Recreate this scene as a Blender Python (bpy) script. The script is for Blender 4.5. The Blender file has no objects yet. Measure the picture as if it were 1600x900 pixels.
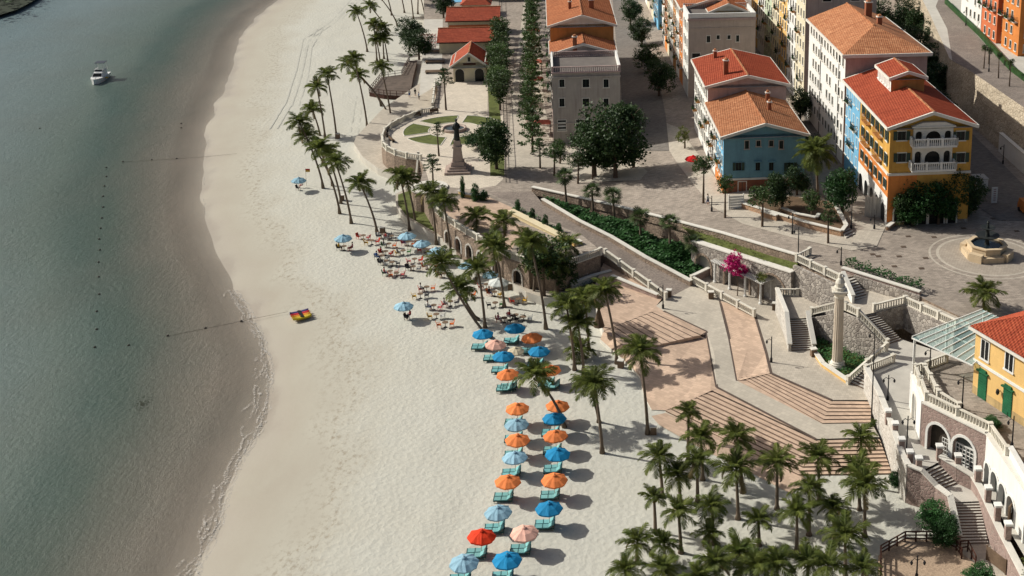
import bpy, bmesh, math, random
from math import sin, cos, pi, radians, sqrt, atan2, hypot
from mathutils import Vector, Matrix
from mathutils.geometry import delaunay_2d_cdt
random.seed(7)
SC = bpy.context.scene
COL = SC.collection
# ---------------------------------------------------------------- camera
PITCH = 13.9; CAMH = 75.0; FPX = 1941.0; CX = 1060.0; CY = 90.0
cam = bpy.data.cameras.new('camera'); camo = bpy.data.objects.new('camera', cam); COL.objects.link(camo)
camo.location = (0, 0, CAMH); camo.rotation_euler = (radians(90 - PITCH), 0, 0)
cam.sensor_width = 36; cam.lens = 36 * FPX / 1600
cam.shift_x = -(CX - 800) / 1600; cam.shift_y = (CY - 450) / 1600
cam.clip_start = 1; cam.clip_end = 12000
SC.camera = camo
# ---------------------------------------------------------------- light
SUN_EL = 36.5; SUN_AZ = 163.0           # azimuth (from +X, anticlockwise) of the direction towards the sun
sd = Vector((cos(radians(SUN_AZ)) * cos(radians(SUN_EL)), sin(radians(SUN_AZ)) * cos(radians(SUN_EL)), sin(radians(SUN_EL))))
sun = bpy.data.lights.new('sun', 'SUN'); sun.energy = 4.7; sun.angle = radians(0.5); sun.color = (1.0, 0.97, 0.89)
suno = bpy.data.objects.new('sun', sun); COL.objects.link(suno)
suno.rotation_euler = sd.to_track_quat('Z', 'Y').to_euler()
W = bpy.data.worlds.new('World'); SC.world = W; W.use_nodes = True
nt = W.node_tree; nt.nodes.clear()
sk = nt.nodes.new('ShaderNodeTexSky'); sk.sky_type = 'NISHITA'; sk.sun_disc = False
sk.sun_elevation = radians(SUN_EL); sk.sun_rotation = radians(90 - SUN_AZ)
sk.air_density = 1.0; sk.dust_density = 4.5; sk.ozone_density = 1.0
bgn = nt.nodes.new('ShaderNodeBackground'); bgn.inputs[1].default_value = 0.07
wo = nt.nodes.new('ShaderNodeOutputWorld')
nt.links.new(sk.outputs[0], bgn.inputs[0]); nt.links.new(bgn.outputs[0], wo.inputs[0])
SC.view_settings.view_transform = 'Standard'; SC.view_settings.look = 'None'
SC.view_settings.exposure = 0.0; SC.view_settings.gamma = 1.0
SC.cycles.max_bounces = 5; SC.cycles.diffuse_bounces = 2; SC.cycles.glossy_bounces = 2
SC.cycles.transparent_max_bounces = 6; SC.cycles.transmission_bounces = 2
SC.cycles.caustics_reflective = False; SC.cycles.caustics_refractive = False
# ---------------------------------------------------------------- photograph pixel -> place
PR = radians(PITCH); TH = radians(6.3)
def ray(px, py):
    a = (px - CX) / FPX; b = (CY - py) / FPX
    return a, cos(PR) + b * sin(PR), -sin(PR) + b * cos(PR)
def G(px, py, z=0.0):
    d = ray(px, py); t = (z - CAMH) / d[2]
    return Vector((d[0] * t, d[1] * t, z))
def zc(X):
    t = min(1, max(0, (X + 24) / 47)); return 4.5 + 4 * t * t * (3 - 2 * t)
def S(px, py):
    z = 6
    for i in range(25): z = zc(G(px, py, z)[0])
    return G(px, py, z)
def hz(Y, px, py):
    d = ray(px, py); return CAMH + Y / d[1] * d[2]
def toloc(o, p):
    dx, dy = p[0] - o[0], p[1] - o[1]
    return Vector((dx * cos(TH) + dy * sin(TH), -dx * sin(TH) + dy * cos(TH), p[2]))
# ---------------------------------------------------------------- object helpers
ORD = ['', 'first', 'second', 'third', 'fourth', 'fifth', 'sixth', 'seventh', 'eighth', 'ninth', 'tenth', 'eleventh', 'twelfth',
       'thirteenth', 'fourteenth', 'fifteenth', 'sixteenth', 'seventeenth', 'eighteenth', 'nineteenth', 'twentieth', 'twenty-first',
       'twenty-second', 'twenty-third', 'twenty-fourth', 'twenty-fifth', 'twenty-sixth', 'twenty-seventh', 'twenty-eighth',
       'twenty-ninth', 'thirtieth', 'thirty-first', 'thirty-second', 'thirty-third', 'thirty-fourth', 'thirty-fifth', 'thirty-sixth',
       'thirty-seventh', 'thirty-eighth', 'thirty-ninth', 'fortieth']
def tag(o, label=None, cat=None, group=None, kind=None):
    if label: o['label'] = label
    if cat: o['category'] = cat
    if group: o['group'] = group
    if kind: o['kind'] = kind
    return o
def thing(name, label, cat, loc=(0, 0, 0), rz=0, group=None):
    o = bpy.data.objects.new(name, None); COL.objects.link(o)
    o.empty_display_size = 0.3
    o.location = loc; o.rotation_euler = (0, 0, rz)
    return tag(o, label, cat, group)
def put(name, me, parent=None, loc=(0, 0, 0), rot=(0, 0, 0), sc=(1, 1, 1)):
    o = bpy.data.objects.new(name, me); COL.objects.link(o)
    o.parent = parent; o.location = loc; o.rotation_euler = rot; o.scale = sc
    return o
def copy_tree(o, parent=None):
    c = o.copy(); COL.objects.link(c); c.parent = parent
    for ch in list(o.children): copy_tree(ch, c)
    return c
class MB:
    def __init__(s): s.v = []; s.f = []; s.m = []; s.mats = []
    def mi(s, m):
        if m not in s.mats: s.mats.append(m)
        return s.mats.index(m)
    def face(s, pts, m):
        i = len(s.v); s.v += [tuple(p) for p in pts]; s.f.append(tuple(range(i, i + len(pts)))); s.m.append(s.mi(m))
    def hexa(s, b, t, m, skip=()):      # bottom 4 points (anticlockwise seen from above), top 4 points
        i = len(s.v); s.v += [tuple(p) for p in b] + [tuple(p) for p in t]; k = s.mi(m)
        F = [(3, 2, 1, 0), (4, 5, 6, 7), (0, 1, 5, 4), (1, 2, 6, 5), (2, 3, 7, 6), (3, 0, 4, 7)]
        for q, f in enumerate(F):
            if q in skip: continue
            s.f.append(tuple(i + a for a in f)); s.m.append(k)
    def box(s, x0, x1, y0, y1, z0, z1, m, skip=()):
        s.hexa([(x0, y0, z0), (x1, y0, z0), (x1, y1, z0), (x0, y1, z0)], [(x0, y0, z1), (x1, y0, z1), (x1, y1, z1), (x0, y1, z1)], m, skip)
    def bar(s, a, b, w, h, m):          # rectangular bar from a to b, width w sideways, height h upwards (a,b = bottom centre)
        a = Vector(a); b = Vector(b); d = b - a; n = Vector((-d.y, d.x, 0))
        if n.length < 1e-6: n = Vector((1, 0, 0))
        n = n.normalized() * w / 2
        if abs(d.x) + abs(d.y) < 1e-5:
            s.box(a.x - w / 2, a.x + w / 2, a.y - h / 2, a.y + h / 2, min(a.z, b.z), max(a.z, b.z), m); return
        u = Vector((0, 0, h))
        s.hexa([a - n, b - n, b + n, a + n], [a - n + u, b - n + u, b + n + u, a + n + u], m)
    def tube(s, pts, rads, m, n=8, cap=True):
        k = s.mi(m); i0 = len(s.v); pts = [Vector(p) for p in pts]
        for j, p in enumerate(pts):
            d = (pts[min(j + 1, len(pts) - 1)] - pts[max(j - 1, 0)]).normalized()
            u = d.cross(Vector((0, 1, 0)) if abs(d.y) < .9 else Vector((1, 0, 0))).normalized(); w = d.cross(u)
            for q in range(n):
                a = 2 * pi * q / n; s.v.append(tuple(p + (u * cos(a) + w * sin(a)) * rads[j]))
        for j in range(len(pts) - 1):
            for q in range(n):
                s.f.append((i0 + j * n + q, i0 + j * n + (q + 1) % n, i0 + (j + 1) * n + (q + 1) % n, i0 + (j + 1) * n + q)); s.m.append(k)
        if cap:
            s.f.append(tuple(i0 + q for q in range(n))[::-1]); s.m.append(k)
            e = i0 + (len(pts) - 1) * n; s.f.append(tuple(e + q for q in range(n))); s.m.append(k)
    def lathe(s, prof, m, n=12, c=(0, 0, 0), rot=0):     # prof [(r,z)...] bottom to top
        k = s.mi(m); i0 = len(s.v)
        for r, z in prof:
            for q in range(n):
                a = 2 * pi * q / n + rot; s.v.append((c[0] + r * cos(a), c[1] + r * sin(a), c[2] + z))
        for j in range(len(prof) - 1):
            for q in range(n):
                s.f.append((i0 + j * n + q, i0 + j * n + (q + 1) % n, i0 + (j + 1) * n + (q + 1) % n, i0 + (j + 1) * n + q)); s.m.append(k)
        s.f.append(tuple(i0 + q for q in range(n))[::-1]); s.m.append(k)
        e = i0 + (len(prof) - 1) * n; s.f.append(tuple(e + q for q in range(n))); s.m.append(k)
    def mesh(s, name, smooth=False):
        me = bpy.data.meshes.new(name); me.from_pydata(s.v, [], s.f)
        for m in s.mats: me.materials.append(m)
        me.polygons.foreach_set('material_index', s.m)
        if smooth: me.polygons.foreach_set('use_smooth', [True] * len(s.f))
        me.update(); return me
    def build(s, name, parent=None, loc=(0, 0, 0), rot=(0, 0, 0), smooth=False):
        return put(name, s.mesh(name, smooth), parent, loc, rot)
def struct(o): o['kind'] = 'structure'; return o
# ---------------------------------------------------------------- materials
def lin(c):
    return tuple(((x / 255) / 12.92 if x / 255 <= .04045 else ((x / 255 + .055) / 1.055) ** 2.4) for x in c)
def newmat(name):
    m = bpy.data.materials.new(name); m.use_nodes = True; n = m.node_tree; b = n.nodes['Principled BSDF']
    return m, n, b
def nd(n, t, **kw):
    x = n.nodes.new(t)
    for k, v in kw.items():
        if k.startswith('i_'):
            k2 = k[2:]; x.inputs[int(k2) if k2.isdigit() else k2.replace('_', ' ')].default_value = v
        else: setattr(x, k, v)
    return x
def L(n, a, b): n.links.new(a, b)
def mixc(n, fac, a, b, mode='MIX'):
    x = n.nodes.new('ShaderNodeMix'); x.data_type = 'RGBA'; x.blend_type = mode
    for i, v in ((0, fac), (6, a), (7, b)):
        if hasattr(v, 'is_output'): n.links.new(v, x.inputs[i])
        else: x.inputs[i].default_value = v if i == 0 else (*v[:3], 1)
    return x.outputs[2]
def ramp(n, src, stops):
    r = n.nodes.new('ShaderNodeValToRGB'); e = r.color_ramp.elements
    while len(e) < len(stops): e.new(.5)
    for i, (p, c) in enumerate(stops):
        e[i].position = p; e[i].color = (c, c, c, 1) if not hasattr(c, '__len__') else (*c, 1)
    n.links.new(src, r.inputs[0]); return r.outputs[0]
def pos(n, scale=None):
    g = n.nodes.new('ShaderNodeNewGeometry').outputs['Position']
    if scale is None: return g
    mp = n.nodes.new('ShaderNodeMapping'); mp.inputs['Scale'].default_value = scale; n.links.new(g, mp.inputs[0]); return mp.outputs[0]
def noise(n, vec, scale, detail=4, rough=.6):
    x = nd(n, 'ShaderNodeTexNoise'); x.inputs['Scale'].default_value = scale; x.inputs['Detail'].default_value = detail
    x.inputs['Roughness'].default_value = rough
    if vec: n.links.new(vec, x.inputs['Vector'])
    return x.outputs[0]
def bump(n, b, h, strength=.4, dist=.1):
    x = nd(n, 'ShaderNodeBump'); x.inputs['Strength'].default_value = strength; x.inputs['Distance'].default_value = dist
    n.links.new(h, x.inputs['Height']); n.links.new(x.outputs[0], b.inputs['Normal'])
def sc3(c, f): return tuple(min(1, x * f) for x in c)
def mat(name, c, rough=.85, var=.15, scale=.6, streak=0, fine=6, bmp=.25, spec=.25, metal=0, objvar=0, dirt=None):
    m, n, b = newmat(name); p = pos(n)
    a = noise(n, p, scale, 5)
    col = mixc(n, ramp(n, a, [(.3, 0), (.7, 1)]), sc3(c, 1 - var), sc3(c, 1 + var))
    f = noise(n, p, fine, 3)
    col = mixc(n, ramp(n, f, [(.35, 0), (.75, .35)]), col, sc3(c, 1 - var * 1.8))
    if streak:
        s = noise(n, pos(n, (1.2, 1.2, .12)), 1.6, 5, .65)
        col = mixc(n, ramp(n, s, [(.48, 0), (.75, streak)]), col, dirt or sc3(c, .45))
    if objvar:
        oi = nd(n, 'ShaderNodeObjectInfo'); h = nd(n, 'ShaderNodeHueSaturation'); mr = nd(n, 'ShaderNodeMapRange')
        mr.inputs[3].default_value = 1 - objvar; mr.inputs[4].default_value = 1 + objvar
        L(n, oi.outputs['Random'], mr.inputs[0]); L(n, mr.outputs[0], h.inputs['Value']); L(n, col, h.inputs['Color']); col = h.outputs[0]
    L(n, col, b.inputs['Base Color']); b.inputs['Roughness'].default_value = rough
    b.inputs['Specular IOR Level'].default_value = spec; b.inputs['Metallic'].default_value = metal
    if bmp: bump(n, b, f, bmp, .05)
    return m
def stonemat(name, c1, c2, mortar, scale=1.6, bmp=.7):
    m, n, b = newmat(name)
    p = pos(n)
    v = nd(n, 'ShaderNodeTexVoronoi'); v.inputs['Scale'].default_value = scale; L(n, p, v.inputs['Vector'])
    e = nd(n, 'ShaderNodeTexVoronoi', feature='DISTANCE_TO_EDGE'); e.inputs['Scale'].default_value = scale; L(n, p, e.inputs['Vector'])
    sx = nd(n, 'ShaderNodeSeparateColor'); L(n, v.outputs['Color'], sx.inputs[0])
    col = mixc(n, sx.outputs[0], c1, c2)
    col = mixc(n, ramp(n, noise(n, p, .25, 4), [(.4, 0), (.7, .45)]), col, sc3(c1, .6))
    col = mixc(n, ramp(n, e.outputs['Distance'], [(0, 1), (.09, 0)]), col, mortar)
    L(n, col, b.inputs['Base Color']); b.inputs['Roughness'].default_value = .9
    bump(n, b, ramp(n, e.outputs['Distance'], [(0, 0), (.15, 1)]), bmp, .08)
    return m
def tilemat(name, c1, c2, c3):
    m, n, b = newmat(name); p = pos(n)
    v = nd(n, 'ShaderNodeTexVoronoi'); v.inputs['Scale'].default_value = 1.0; L(n, pos(n, (2.6, 3.4, 2.6)), v.inputs['Vector'])
    sx = nd(n, 'ShaderNodeSeparateColor'); L(n, v.outputs['Color'], sx.inputs[0])
    col = mixc(n, sx.outputs[0], c1, c2)
    col = mixc(n, ramp(n, noise(n, p, .5, 5, .7), [(.35, 0), (.62, .7)]), col, c3)
    col = mixc(n, ramp(n, noise(n, pos(n, (.3, 1.5, .3)), 1.2, 4), [(.46, 0), (.72, .65)]), col, sc3(c1, .6))
    L(n, col, b.inputs['Base Color']); b.inputs['Roughness'].default_value = .8; b.inputs['Specular IOR Level'].default_value = .2
    w = nd(n, 'ShaderNodeTexWave', bands_direction='X'); w.inputs['Scale'].default_value = .9; w.inputs['Distortion'].default_value = .4
    L(n, p, w.inputs['Vector']); bump(n, b, w.outputs[0], .5, .06)
    return m
def leafmat(name, c, c2=None, tr=.25):
    m, n, b = newmat(name); p = pos(n)
    oi = nd(n, 'ShaderNodeObjectInfo')
    col = mixc(n, ramp(n, noise(n, p, .9, 3), [(.3, 0), (.7, 1)]), sc3(c, .7), c2 or sc3(c, 1.35))
    h = nd(n, 'ShaderNodeHueSaturation'); mr = nd(n, 'ShaderNodeMapRange'); mr.inputs[3].default_value = .7; mr.inputs[4].default_value = 1.3
    L(n, oi.outputs['Random'], mr.inputs[0]); L(n, mr.outputs[0], h.inputs['Value']); L(n, col, h.inputs['Color'])
    L(n, h.outputs[0], b.inputs['Base Color']); b.inputs['Roughness'].default_value = .55; b.inputs['Specular IOR Level'].default_value = .3
    t = nd(n, 'ShaderNodeBsdfTranslucent'); L(n, h.outputs[0], t.inputs[0]); mx = nd(n, 'ShaderNodeMixShader'); mx.inputs[0].default_value = tr
    L(n, b.outputs[0], mx.inputs[1]); L(n, t.outputs[0], mx.inputs[2]); L(n, mx.outputs[0], n.nodes['Material Output'].inputs[0])
    return m
def pavemat(name, c, mortar, sx, sy, var=.2, rot=TH, mort=.02, stain=.3):
    m, n, b = newmat(name); p = pos(n); mp = nd(n, 'ShaderNodeMapping'); mp.inputs['Rotation'].default_value = (0, 0, -rot); L(n, p, mp.inputs[0])
    br = nd(n, 'ShaderNodeTexBrick'); br.inputs['Scale'].default_value = 1; br.inputs['Brick Width'].default_value = sx
    br.inputs['Row Height'].default_value = sy; br.inputs['Mortar Size'].default_value = mort
    br.inputs['Color1'].default_value = (*sc3(c, 1 - var), 1); br.inputs['Color2'].default_value = (*sc3(c, 1 + var), 1)
    br.inputs['Mortar'].default_value = (*mortar, 1); L(n, mp.outputs[0], br.inputs['Vector'])
    col = br.outputs[0]
    col = mixc(n, ramp(n, noise(n, p, .12, 6, .65), [(.42, 0), (.62, stain)]), col, sc3(c, .62))
    col = mixc(n, ramp(n, noise(n, p, .35, 5, .7), [(.5, 0), (.7, stain)]), col, sc3(c, 1.3))
    L(n, col, b.inputs['Base Color']); b.inputs['Roughness'].default_value = .85; b.inputs['Specular IOR Level'].default_value = .2
    bump(n, b, noise(n, p, 4, 4), .25, .04)
    return m
WHITE = mat('white_plaster', (.74, .73, .69), var=.06, streak=.25, scale=.4, dirt=(.42, .39, .34))
TRIM = mat('white_trim', (.68, .65, .58), var=.08, streak=.2, dirt=(.4, .36, .3))
BALU = mat('balustrade_stone', (.66, .62, .53), var=.12, streak=.25, dirt=(.35, .3, .24))
GREYP = mat('weathered_grey_plaster', (.43, .385, .34), var=.12, streak=.55, scale=.5, dirt=(.2, .17, .15))
PINKP = mat('faded_pink_plaster', (.46, .34, .31), var=.12, streak=.4, dirt=(.22, .17, .16))
BEIGEP = mat('beige_plaster', (.48, .40, .34), var=.1, streak=.35, dirt=(.24, .2, .17))
OCHRE = mat('ochre_plaster', (.58, .33, .075), var=.14, streak=.45, dirt=(.33, .12, .03))
ORANGE = mat('orange_plaster', (.62, .22, .055), var=.14, streak=.4, dirt=(.36, .1, .03))
DORANGE = mat('burnt_orange_plaster', (.48, .22, .07), var=.15, streak=.4)
BLUEP = mat('blue_plaster', (.16, .315, .375), var=.14, streak=.45, dirt=(.10, .18, .22))
BLUEL = mat('sky_blue_plaster', (.17, .42, .62), var=.1, streak=.2)
RUST = mat('rust_plaster', (.27, .10, .055), var=.2, streak=.4)
YELP = mat('pale_yellow_plaster', (.72, .47, .18), var=.08, streak=.25, dirt=(.5, .28, .1))
CREAM = mat('cream_plaster', (.66, .6, .44), var=.08, streak=.25)
GREENP = mat('pale_green_plaster', (.5, .58, .42), var=.08, streak=.25)
CORAL = mat('coral_plaster', (.6, .17, .07), var=.1, streak=.2)
GLASS = mat('dark_window_glass', (.012, .014, .015), rough=.25, var=.3, bmp=0, spec=.22)
SHUT = mat('dark_green_shutter', (.035, .06, .045), rough=.6, var=.3, bmp=0)
DGREEN = mat('green_door_paint', (.02, .13, .06), rough=.5, var=.3, bmp=.1)
IRON = mat('black_iron', (.02, .02, .022), rough=.5, var=.2, bmp=0)
WOODD = mat('dark_red_wood', (.075, .03, .02), rough=.6, var=.35)
WOODB = mat('weathered_wood', (.17, .115, .075), rough=.8, var=.3)
TILE = tilemat('terracotta_tile', (.34, .10, .04), (.54, .21, .09), (.40, .15, .065))
TILER = tilemat('red_tile', (.29, .048, .022), (.44, .10, .045), (.36, .075, .035))
TILEP = tilemat('dusty_orange_tile', (.33, .115, .048), (.58, .28, .14), (.40, .165, .075))
BRICKM = mat('chimney_brick', (.28, .1, .05), var=.3, fine=9)
STONEG = stonemat('rough_grey_stone', (.50, .45, .39), (.19, .165, .145), (.22, .19, .165), 2.0, .6)
STONEB = stonemat('brown_block_stone', (.34, .255, .19), (.22, .16, .115), (.16, .12, .09), 2.1, .5)
STONEP = stonemat('pinkish_rubble_stone', (.4, .29, .25), (.28, .19, .165), (.3, .24, .2), 2.6, .4)
STONEW = stonemat('white_washed_stone', (.6, .57, .52), (.48, .45, .4), (.36, .32, .28), 1.8, .5)
STONET = stonemat('tan_hill_stone', (.55, .46, .34), (.44, .36, .26), (.30, .24, .17), 1.5, 1.0)
STREETM = pavemat('street_paving', (.33, .28, .232), (.21, .18, .15), .6, .3, .25, stain=.5)
WALKM = pavemat('pale_walk_paving', (.47, .42, .345), (.36, .31, .26), .5, .5, .1)
PLAZAM = pavemat('cream_plaza_paving', (.60, .53, .43), (.42, .36, .29), .6, .6, .07)
PINKM = pavemat('pink_terrace_paving', (.54, .395, .29), (.44, .31, .24), .8, .4, .14, rot=radians(-40))
PATHM = pavemat('grey_path_paving', (.50, .45, .37), (.4, .35, .29), .6, .6, .08, rot=radians(-40))
RAMPM = pavemat('cobbled_ramp_paving', (.27, .225, .19), (.17, .14, .12), .3, .15, .3, rot=radians(30), stain=.5)
PEBBLE = pavemat('pebbled_deck', (.45, .33, .23), (.33, .24, .17), .16, .12, .35)
CONC = mat('pale_concrete', (.52, .49, .43), var=.12, scale=.5, streak=0)
DARKST = mat('dark_basalt_border', (.11, .08, .065), var=.2)
SOIL = mat('planting_soil', (.13, .085, .05), var=.3)
GRASS = mat('lawn_turf', (.105, .125, .032), rough=.9, var=.35, scale=.8, fine=14, bmp=.8)
LEAF = leafmat('broad_leaf', (.04, .085, .022), (.07, .12, .028))
LEAFD = leafmat('dark_broad_leaf', (.026, .06, .018), (.045, .085, .022))
LEAFY = leafmat('yellow_green_leaf', (.12, .14, .025))
HEDGEM = leafmat('hedge_leaf', (.035, .10, .026))
FROND = leafmat('palm_frond', (.095, .145, .032), (.22, .25, .06), .42)
FRONDD = leafmat('dry_palm_frond', (.23, .17, .08), (.3, .24, .1))
FANL = leafmat('fan_palm_leaf', (.05, .09, .03), (.09, .13, .04))
BARK = mat('palm_bark', (.17, .13, .095), rough=.95, var=.25, fine=12, bmp=.6)
BARKT = mat('tree_bark', (.12, .085, .06), rough=.95, var=.3, fine=10, bmp=.6)
BOUG = leafmat('magenta_bracts', (.55, .01, .16), (.7, .03, .26), .3)
# ================================================================ sea and beach
WL = -0.6
SHORE = [(455, -40), (440, -4), (402, 25), (374, 60), (363, 110), (343, 150), (326, 200), (319, 250), (314, 310), (321, 350), (340, 395), (362, 430),
         (383, 480), (405, 515), (420, 550), (424, 600), (417, 640), (402, 678), (380, 715), (366, 760), (345, 808), (325, 858), (308, 905), (270, 1000), (200, 1200)]
SHW = [G(x, y, WL) for x, y in SHORE]
def shore_x(Y):
    if Y >= SHW[0].y: return SHW[0].x + (Y - SHW[0].y) * .25
    for a, b in zip(SHW, SHW[1:]):
        if b.y <= Y <= a.y:
            t = (Y - b.y) / (a.y - b.y); return b.x + (a.x - b.x) * t
    return SHW[-1].x - (SHW[-1].y - Y) * .4
def smoothx(Y):
    return sum(shore_x(Y + k * 2.0) for k in (-2, -1, 0, 1, 2)) / 5
import mathutils.noise as mn
def beach_h(x, Y, d=None):
    if d is None: d = x - smoothx(Y)
    if d < 0: return WL + max(-7, .055 * d)
    return WL + .6 * (1 - math.exp(-d / 6.0))
def axis(a, b, fine0, fine1, st, far):
    out = []; v = fine0
    while v <= fine1 + 1e-6: out.append(v); v += st
    s = st; v = fine0
    while v > a: s *= 1.35; v -= s; out.append(max(v, a))
    s = st; v = out[0:1][0] if 0 else fine1
    while v < b: s *= 1.35; v += s; out.append(min(v, b))
    return sorted(set(out))
def make_beach():
    ys = axis(-600, 4000, 60, 420, 1.5, 0)
    ds = axis(-1500, 1800, -14, 34, .8, 0)
    V = []; Wt = []; F = []
    for j, Y in enumerate(ys):
        sx = smoothx(min(max(Y, -200), 700)) if -200 < Y < 700 else smoothx(min(max(Y, -200), 700))
        for i, d in enumerate(ds):
            x = sx + d; nz = mn.noise(Vector((x * .12, Y * .12, 3))) if abs(d) < 60 else 0
            z = beach_h(x, Y, d + nz * 1.2)
            if d > 18: z += .1 * mn.noise(Vector((x * .3, Y * .3, 1)))
            V.append((x, Y, z)); Wt.append(d + nz * 3)
    nx = len(ds)
    for j in range(len(ys) - 1):
        for i in range(nx - 1):
            a = j * nx + i; F.append((a, a + 1, a + nx + 1, a + nx))
    me = bpy.data.meshes.new('beach'); me.from_pydata(V, [], F)
    at = me.attributes.new('shore', 'FLOAT', 'POINT'); at.data.foreach_set('value', Wt)
    me.polygons.foreach_set('use_smooth', [True] * len(F))
    m, n, b = newmat('sand'); p = pos(n)
    a = nd(n, 'ShaderNodeAttribute', attribute_name='shore').outputs['Fac']
    mr = nd(n, 'ShaderNodeMapRange'); mr.inputs[1].default_value = 0; mr.inputs[2].default_value = 40; L(n, a, mr.inputs[0])
    wob = noise(n, pos(n, (1, .35, 1)), .25, 5)
    ad = nd(n, 'ShaderNodeMath', operation='MULTIPLY_ADD'); L(n, wob, ad.inputs[0]); ad.inputs[1].default_value = .22; ad.inputs[2].default_value = -.11
    sm = nd(n, 'ShaderNodeMath', operation='ADD'); L(n, mr.outputs[0], sm.inputs[0]); L(n, ad.outputs[0], sm.inputs[1])
    base = ramp(n, sm.outputs[0], [(0, (.36, .31, .25)), (.03, (.40, .355, .29)), (.09, (.40, .36, .29)), (.22, (.46, .435, .36)), (.4, (.515, .505, .44)), (1, (.515, .505, .445))])
    col = mixc(n, ramp(n, noise(n, p, .08, 6, .6), [(.35, 0), (.7, .35)]), base, (.475, .45, .37))
    col = mixc(n, ramp(n, noise(n, p, 2.2, 4, .7), [(.5, 0), (.72, .3)]), col, (.42, .39, .32))
    # shell-and-pebble wrack line along the old high-water mark
    bm_ = nd(n, 'ShaderNodeMath', operation='SUBTRACT'); L(n, sm.outputs[0], bm_.inputs[0]); bm_.inputs[1].default_value = .25
    ab = nd(n, 'ShaderNodeMath', operation='ABSOLUTE'); L(n, bm_.outputs[0], ab.inputs[0])
    near = ramp(n, ab.outputs[0], [(0, 1), (.10, 0)])
    sp = ramp(n, noise(n, pos(n, (1.6, 1, 1)), 1.0, 8, .8), [(.50, 0), (.60, 1)])
    mu = nd(n, 'ShaderNodeMath', operation='MULTIPLY'); L(n, near, mu.inputs[0]); L(n, sp, mu.inputs[1])
    mu2 = nd(n, 'ShaderNodeMath', operation='MULTIPLY'); L(n, mu.outputs[0], mu2.inputs[0]); mu2.inputs[1].default_value = .75
    col = mixc(n, mu2.outputs[0], col, (.27, .225, .165))
    L(n, col, b.inputs['Base Color'])
    L(n, ramp(n, sm.outputs[0], [(0, .3), (.06, .7), (.15, .95)]), b.inputs['Roughness']); b.inputs['Specular IOR Level'].default_value = .25
    vv = nd(n, 'ShaderNodeTexVoronoi'); vv.inputs['Scale'].default_value = 1.6; L(n, p, vv.inputs['Vector'])
    hm = nd(n, 'ShaderNodeMath', operation='MULTIPLY_ADD'); L(n, vv.outputs['Distance'], hm.inputs[0]); hm.inputs[1].default_value = .7
    L(n, noise(n, p, 2.5, 5, .7), hm.inputs[2])
    rough_sand = ramp(n, sm.outputs[0], [(.2, .12), (.38, 1)])
    h2 = nd(n, 'ShaderNodeMath', operation='MULTIPLY'); L(n, hm.outputs[0], h2.inputs[0]); L(n, rough_sand, h2.inputs[1])
    bump(n, b, h2.outputs[0], .4, .2)
    me.materials.append(m); m2 = mat('dry_sand', (.47, .46, .40), var=.1, fine=3, bmp=.5); return struct(put('beach', me)), m2
beach, SAND = make_beach()
def make_water():
    ys = axis(-600, 4000, 60, 420, 2.5, 0); ds = axis(-1500, 3, -40, 1.2, 1.6, 0)
    V = []; D = []; F = []
    for Y in ys:
        sx = smoothx(min(max(Y, -200), 700))
        for d in ds: V.append((sx + d, Y, WL)); D.append(-d)
    nx = len(ds)
    for j in range(len(ys) - 1):
        for i in range(nx - 1):
            a = j * nx + i; F.append((a, a + 1, a + nx + 1, a + nx))
    me = bpy.data.meshes.new('sea'); me.from_pydata(V, [], F)
    me.attributes.new('offshore', 'FLOAT', 'POINT').data.foreach_set('value', D)
    me.polygons.foreach_set('use_smooth', [True] * len(F))
    m, n, b = newmat('sea_water'); p = pos(n)
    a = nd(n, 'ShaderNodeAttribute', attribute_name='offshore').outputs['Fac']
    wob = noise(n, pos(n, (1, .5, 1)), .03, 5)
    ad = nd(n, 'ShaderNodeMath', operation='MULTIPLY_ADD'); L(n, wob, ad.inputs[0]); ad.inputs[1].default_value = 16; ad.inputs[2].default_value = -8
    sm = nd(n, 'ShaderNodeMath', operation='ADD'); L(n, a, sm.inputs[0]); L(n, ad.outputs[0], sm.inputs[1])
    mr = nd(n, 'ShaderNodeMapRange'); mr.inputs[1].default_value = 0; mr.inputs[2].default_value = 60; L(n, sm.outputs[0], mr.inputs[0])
    col = ramp(n, mr.outputs[0], [(0, (.25, .21, .165)), (.08, (.175, .15, .115)), (.18, (.10, .10, .075)), (.28, (.045, .075, .056)), (.36, (.04, .078, .062)), (.46, (.085, .125, .105)), (.75, (.125, .175, .172)), (1, (.14, .20, .21))])  # far stops paler: grazing sky reflection put into the body colour
    # brightness patches of suspended silt
    col = mixc(n, ramp(n, noise(n, p, .05, 5), [(.45, 0), (.75, .3)]), col, (.10, .105, .085))
    L(n, col, b.inputs['Base Color']); b.inputs['Roughness'].default_value = .28; b.inputs['IOR'].default_value = 1.36
    b.inputs['Specular IOR Level'].default_value = .5
    n1 = noise(n, pos(n, (1, .5, 1)), 1.7, 8, .8); n2 = noise(n, pos(n, (.35, .25, 1)), .5, 3)
    hh = nd(n, 'ShaderNodeMath', operation='ADD'); L(n, n1, hh.inputs[0]); L(n, n2, hh.inputs[1])
    bump(n, b, hh.outputs[0], .65, .4)
    tr = nd(n, 'ShaderNodeBsdfTransparent'); mx = nd(n, 'ShaderNodeMixShader')
    mr2 = nd(n, 'ShaderNodeMapRange'); mr2.inputs[1].default_value = -.4; mr2.inputs[2].default_value = 7; mr2.inputs[3].default_value = .25; L(n, a, mr2.inputs[0])
    L(n, mr2.outputs[0], mx.inputs[0]); L(n, tr.outputs[0], mx.inputs[1]); L(n, b.outputs[0], mx.inputs[2]); L(n, mx.outputs[0], n.nodes['Material Output'].inputs[0])
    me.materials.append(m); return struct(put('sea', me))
make_water()
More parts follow.
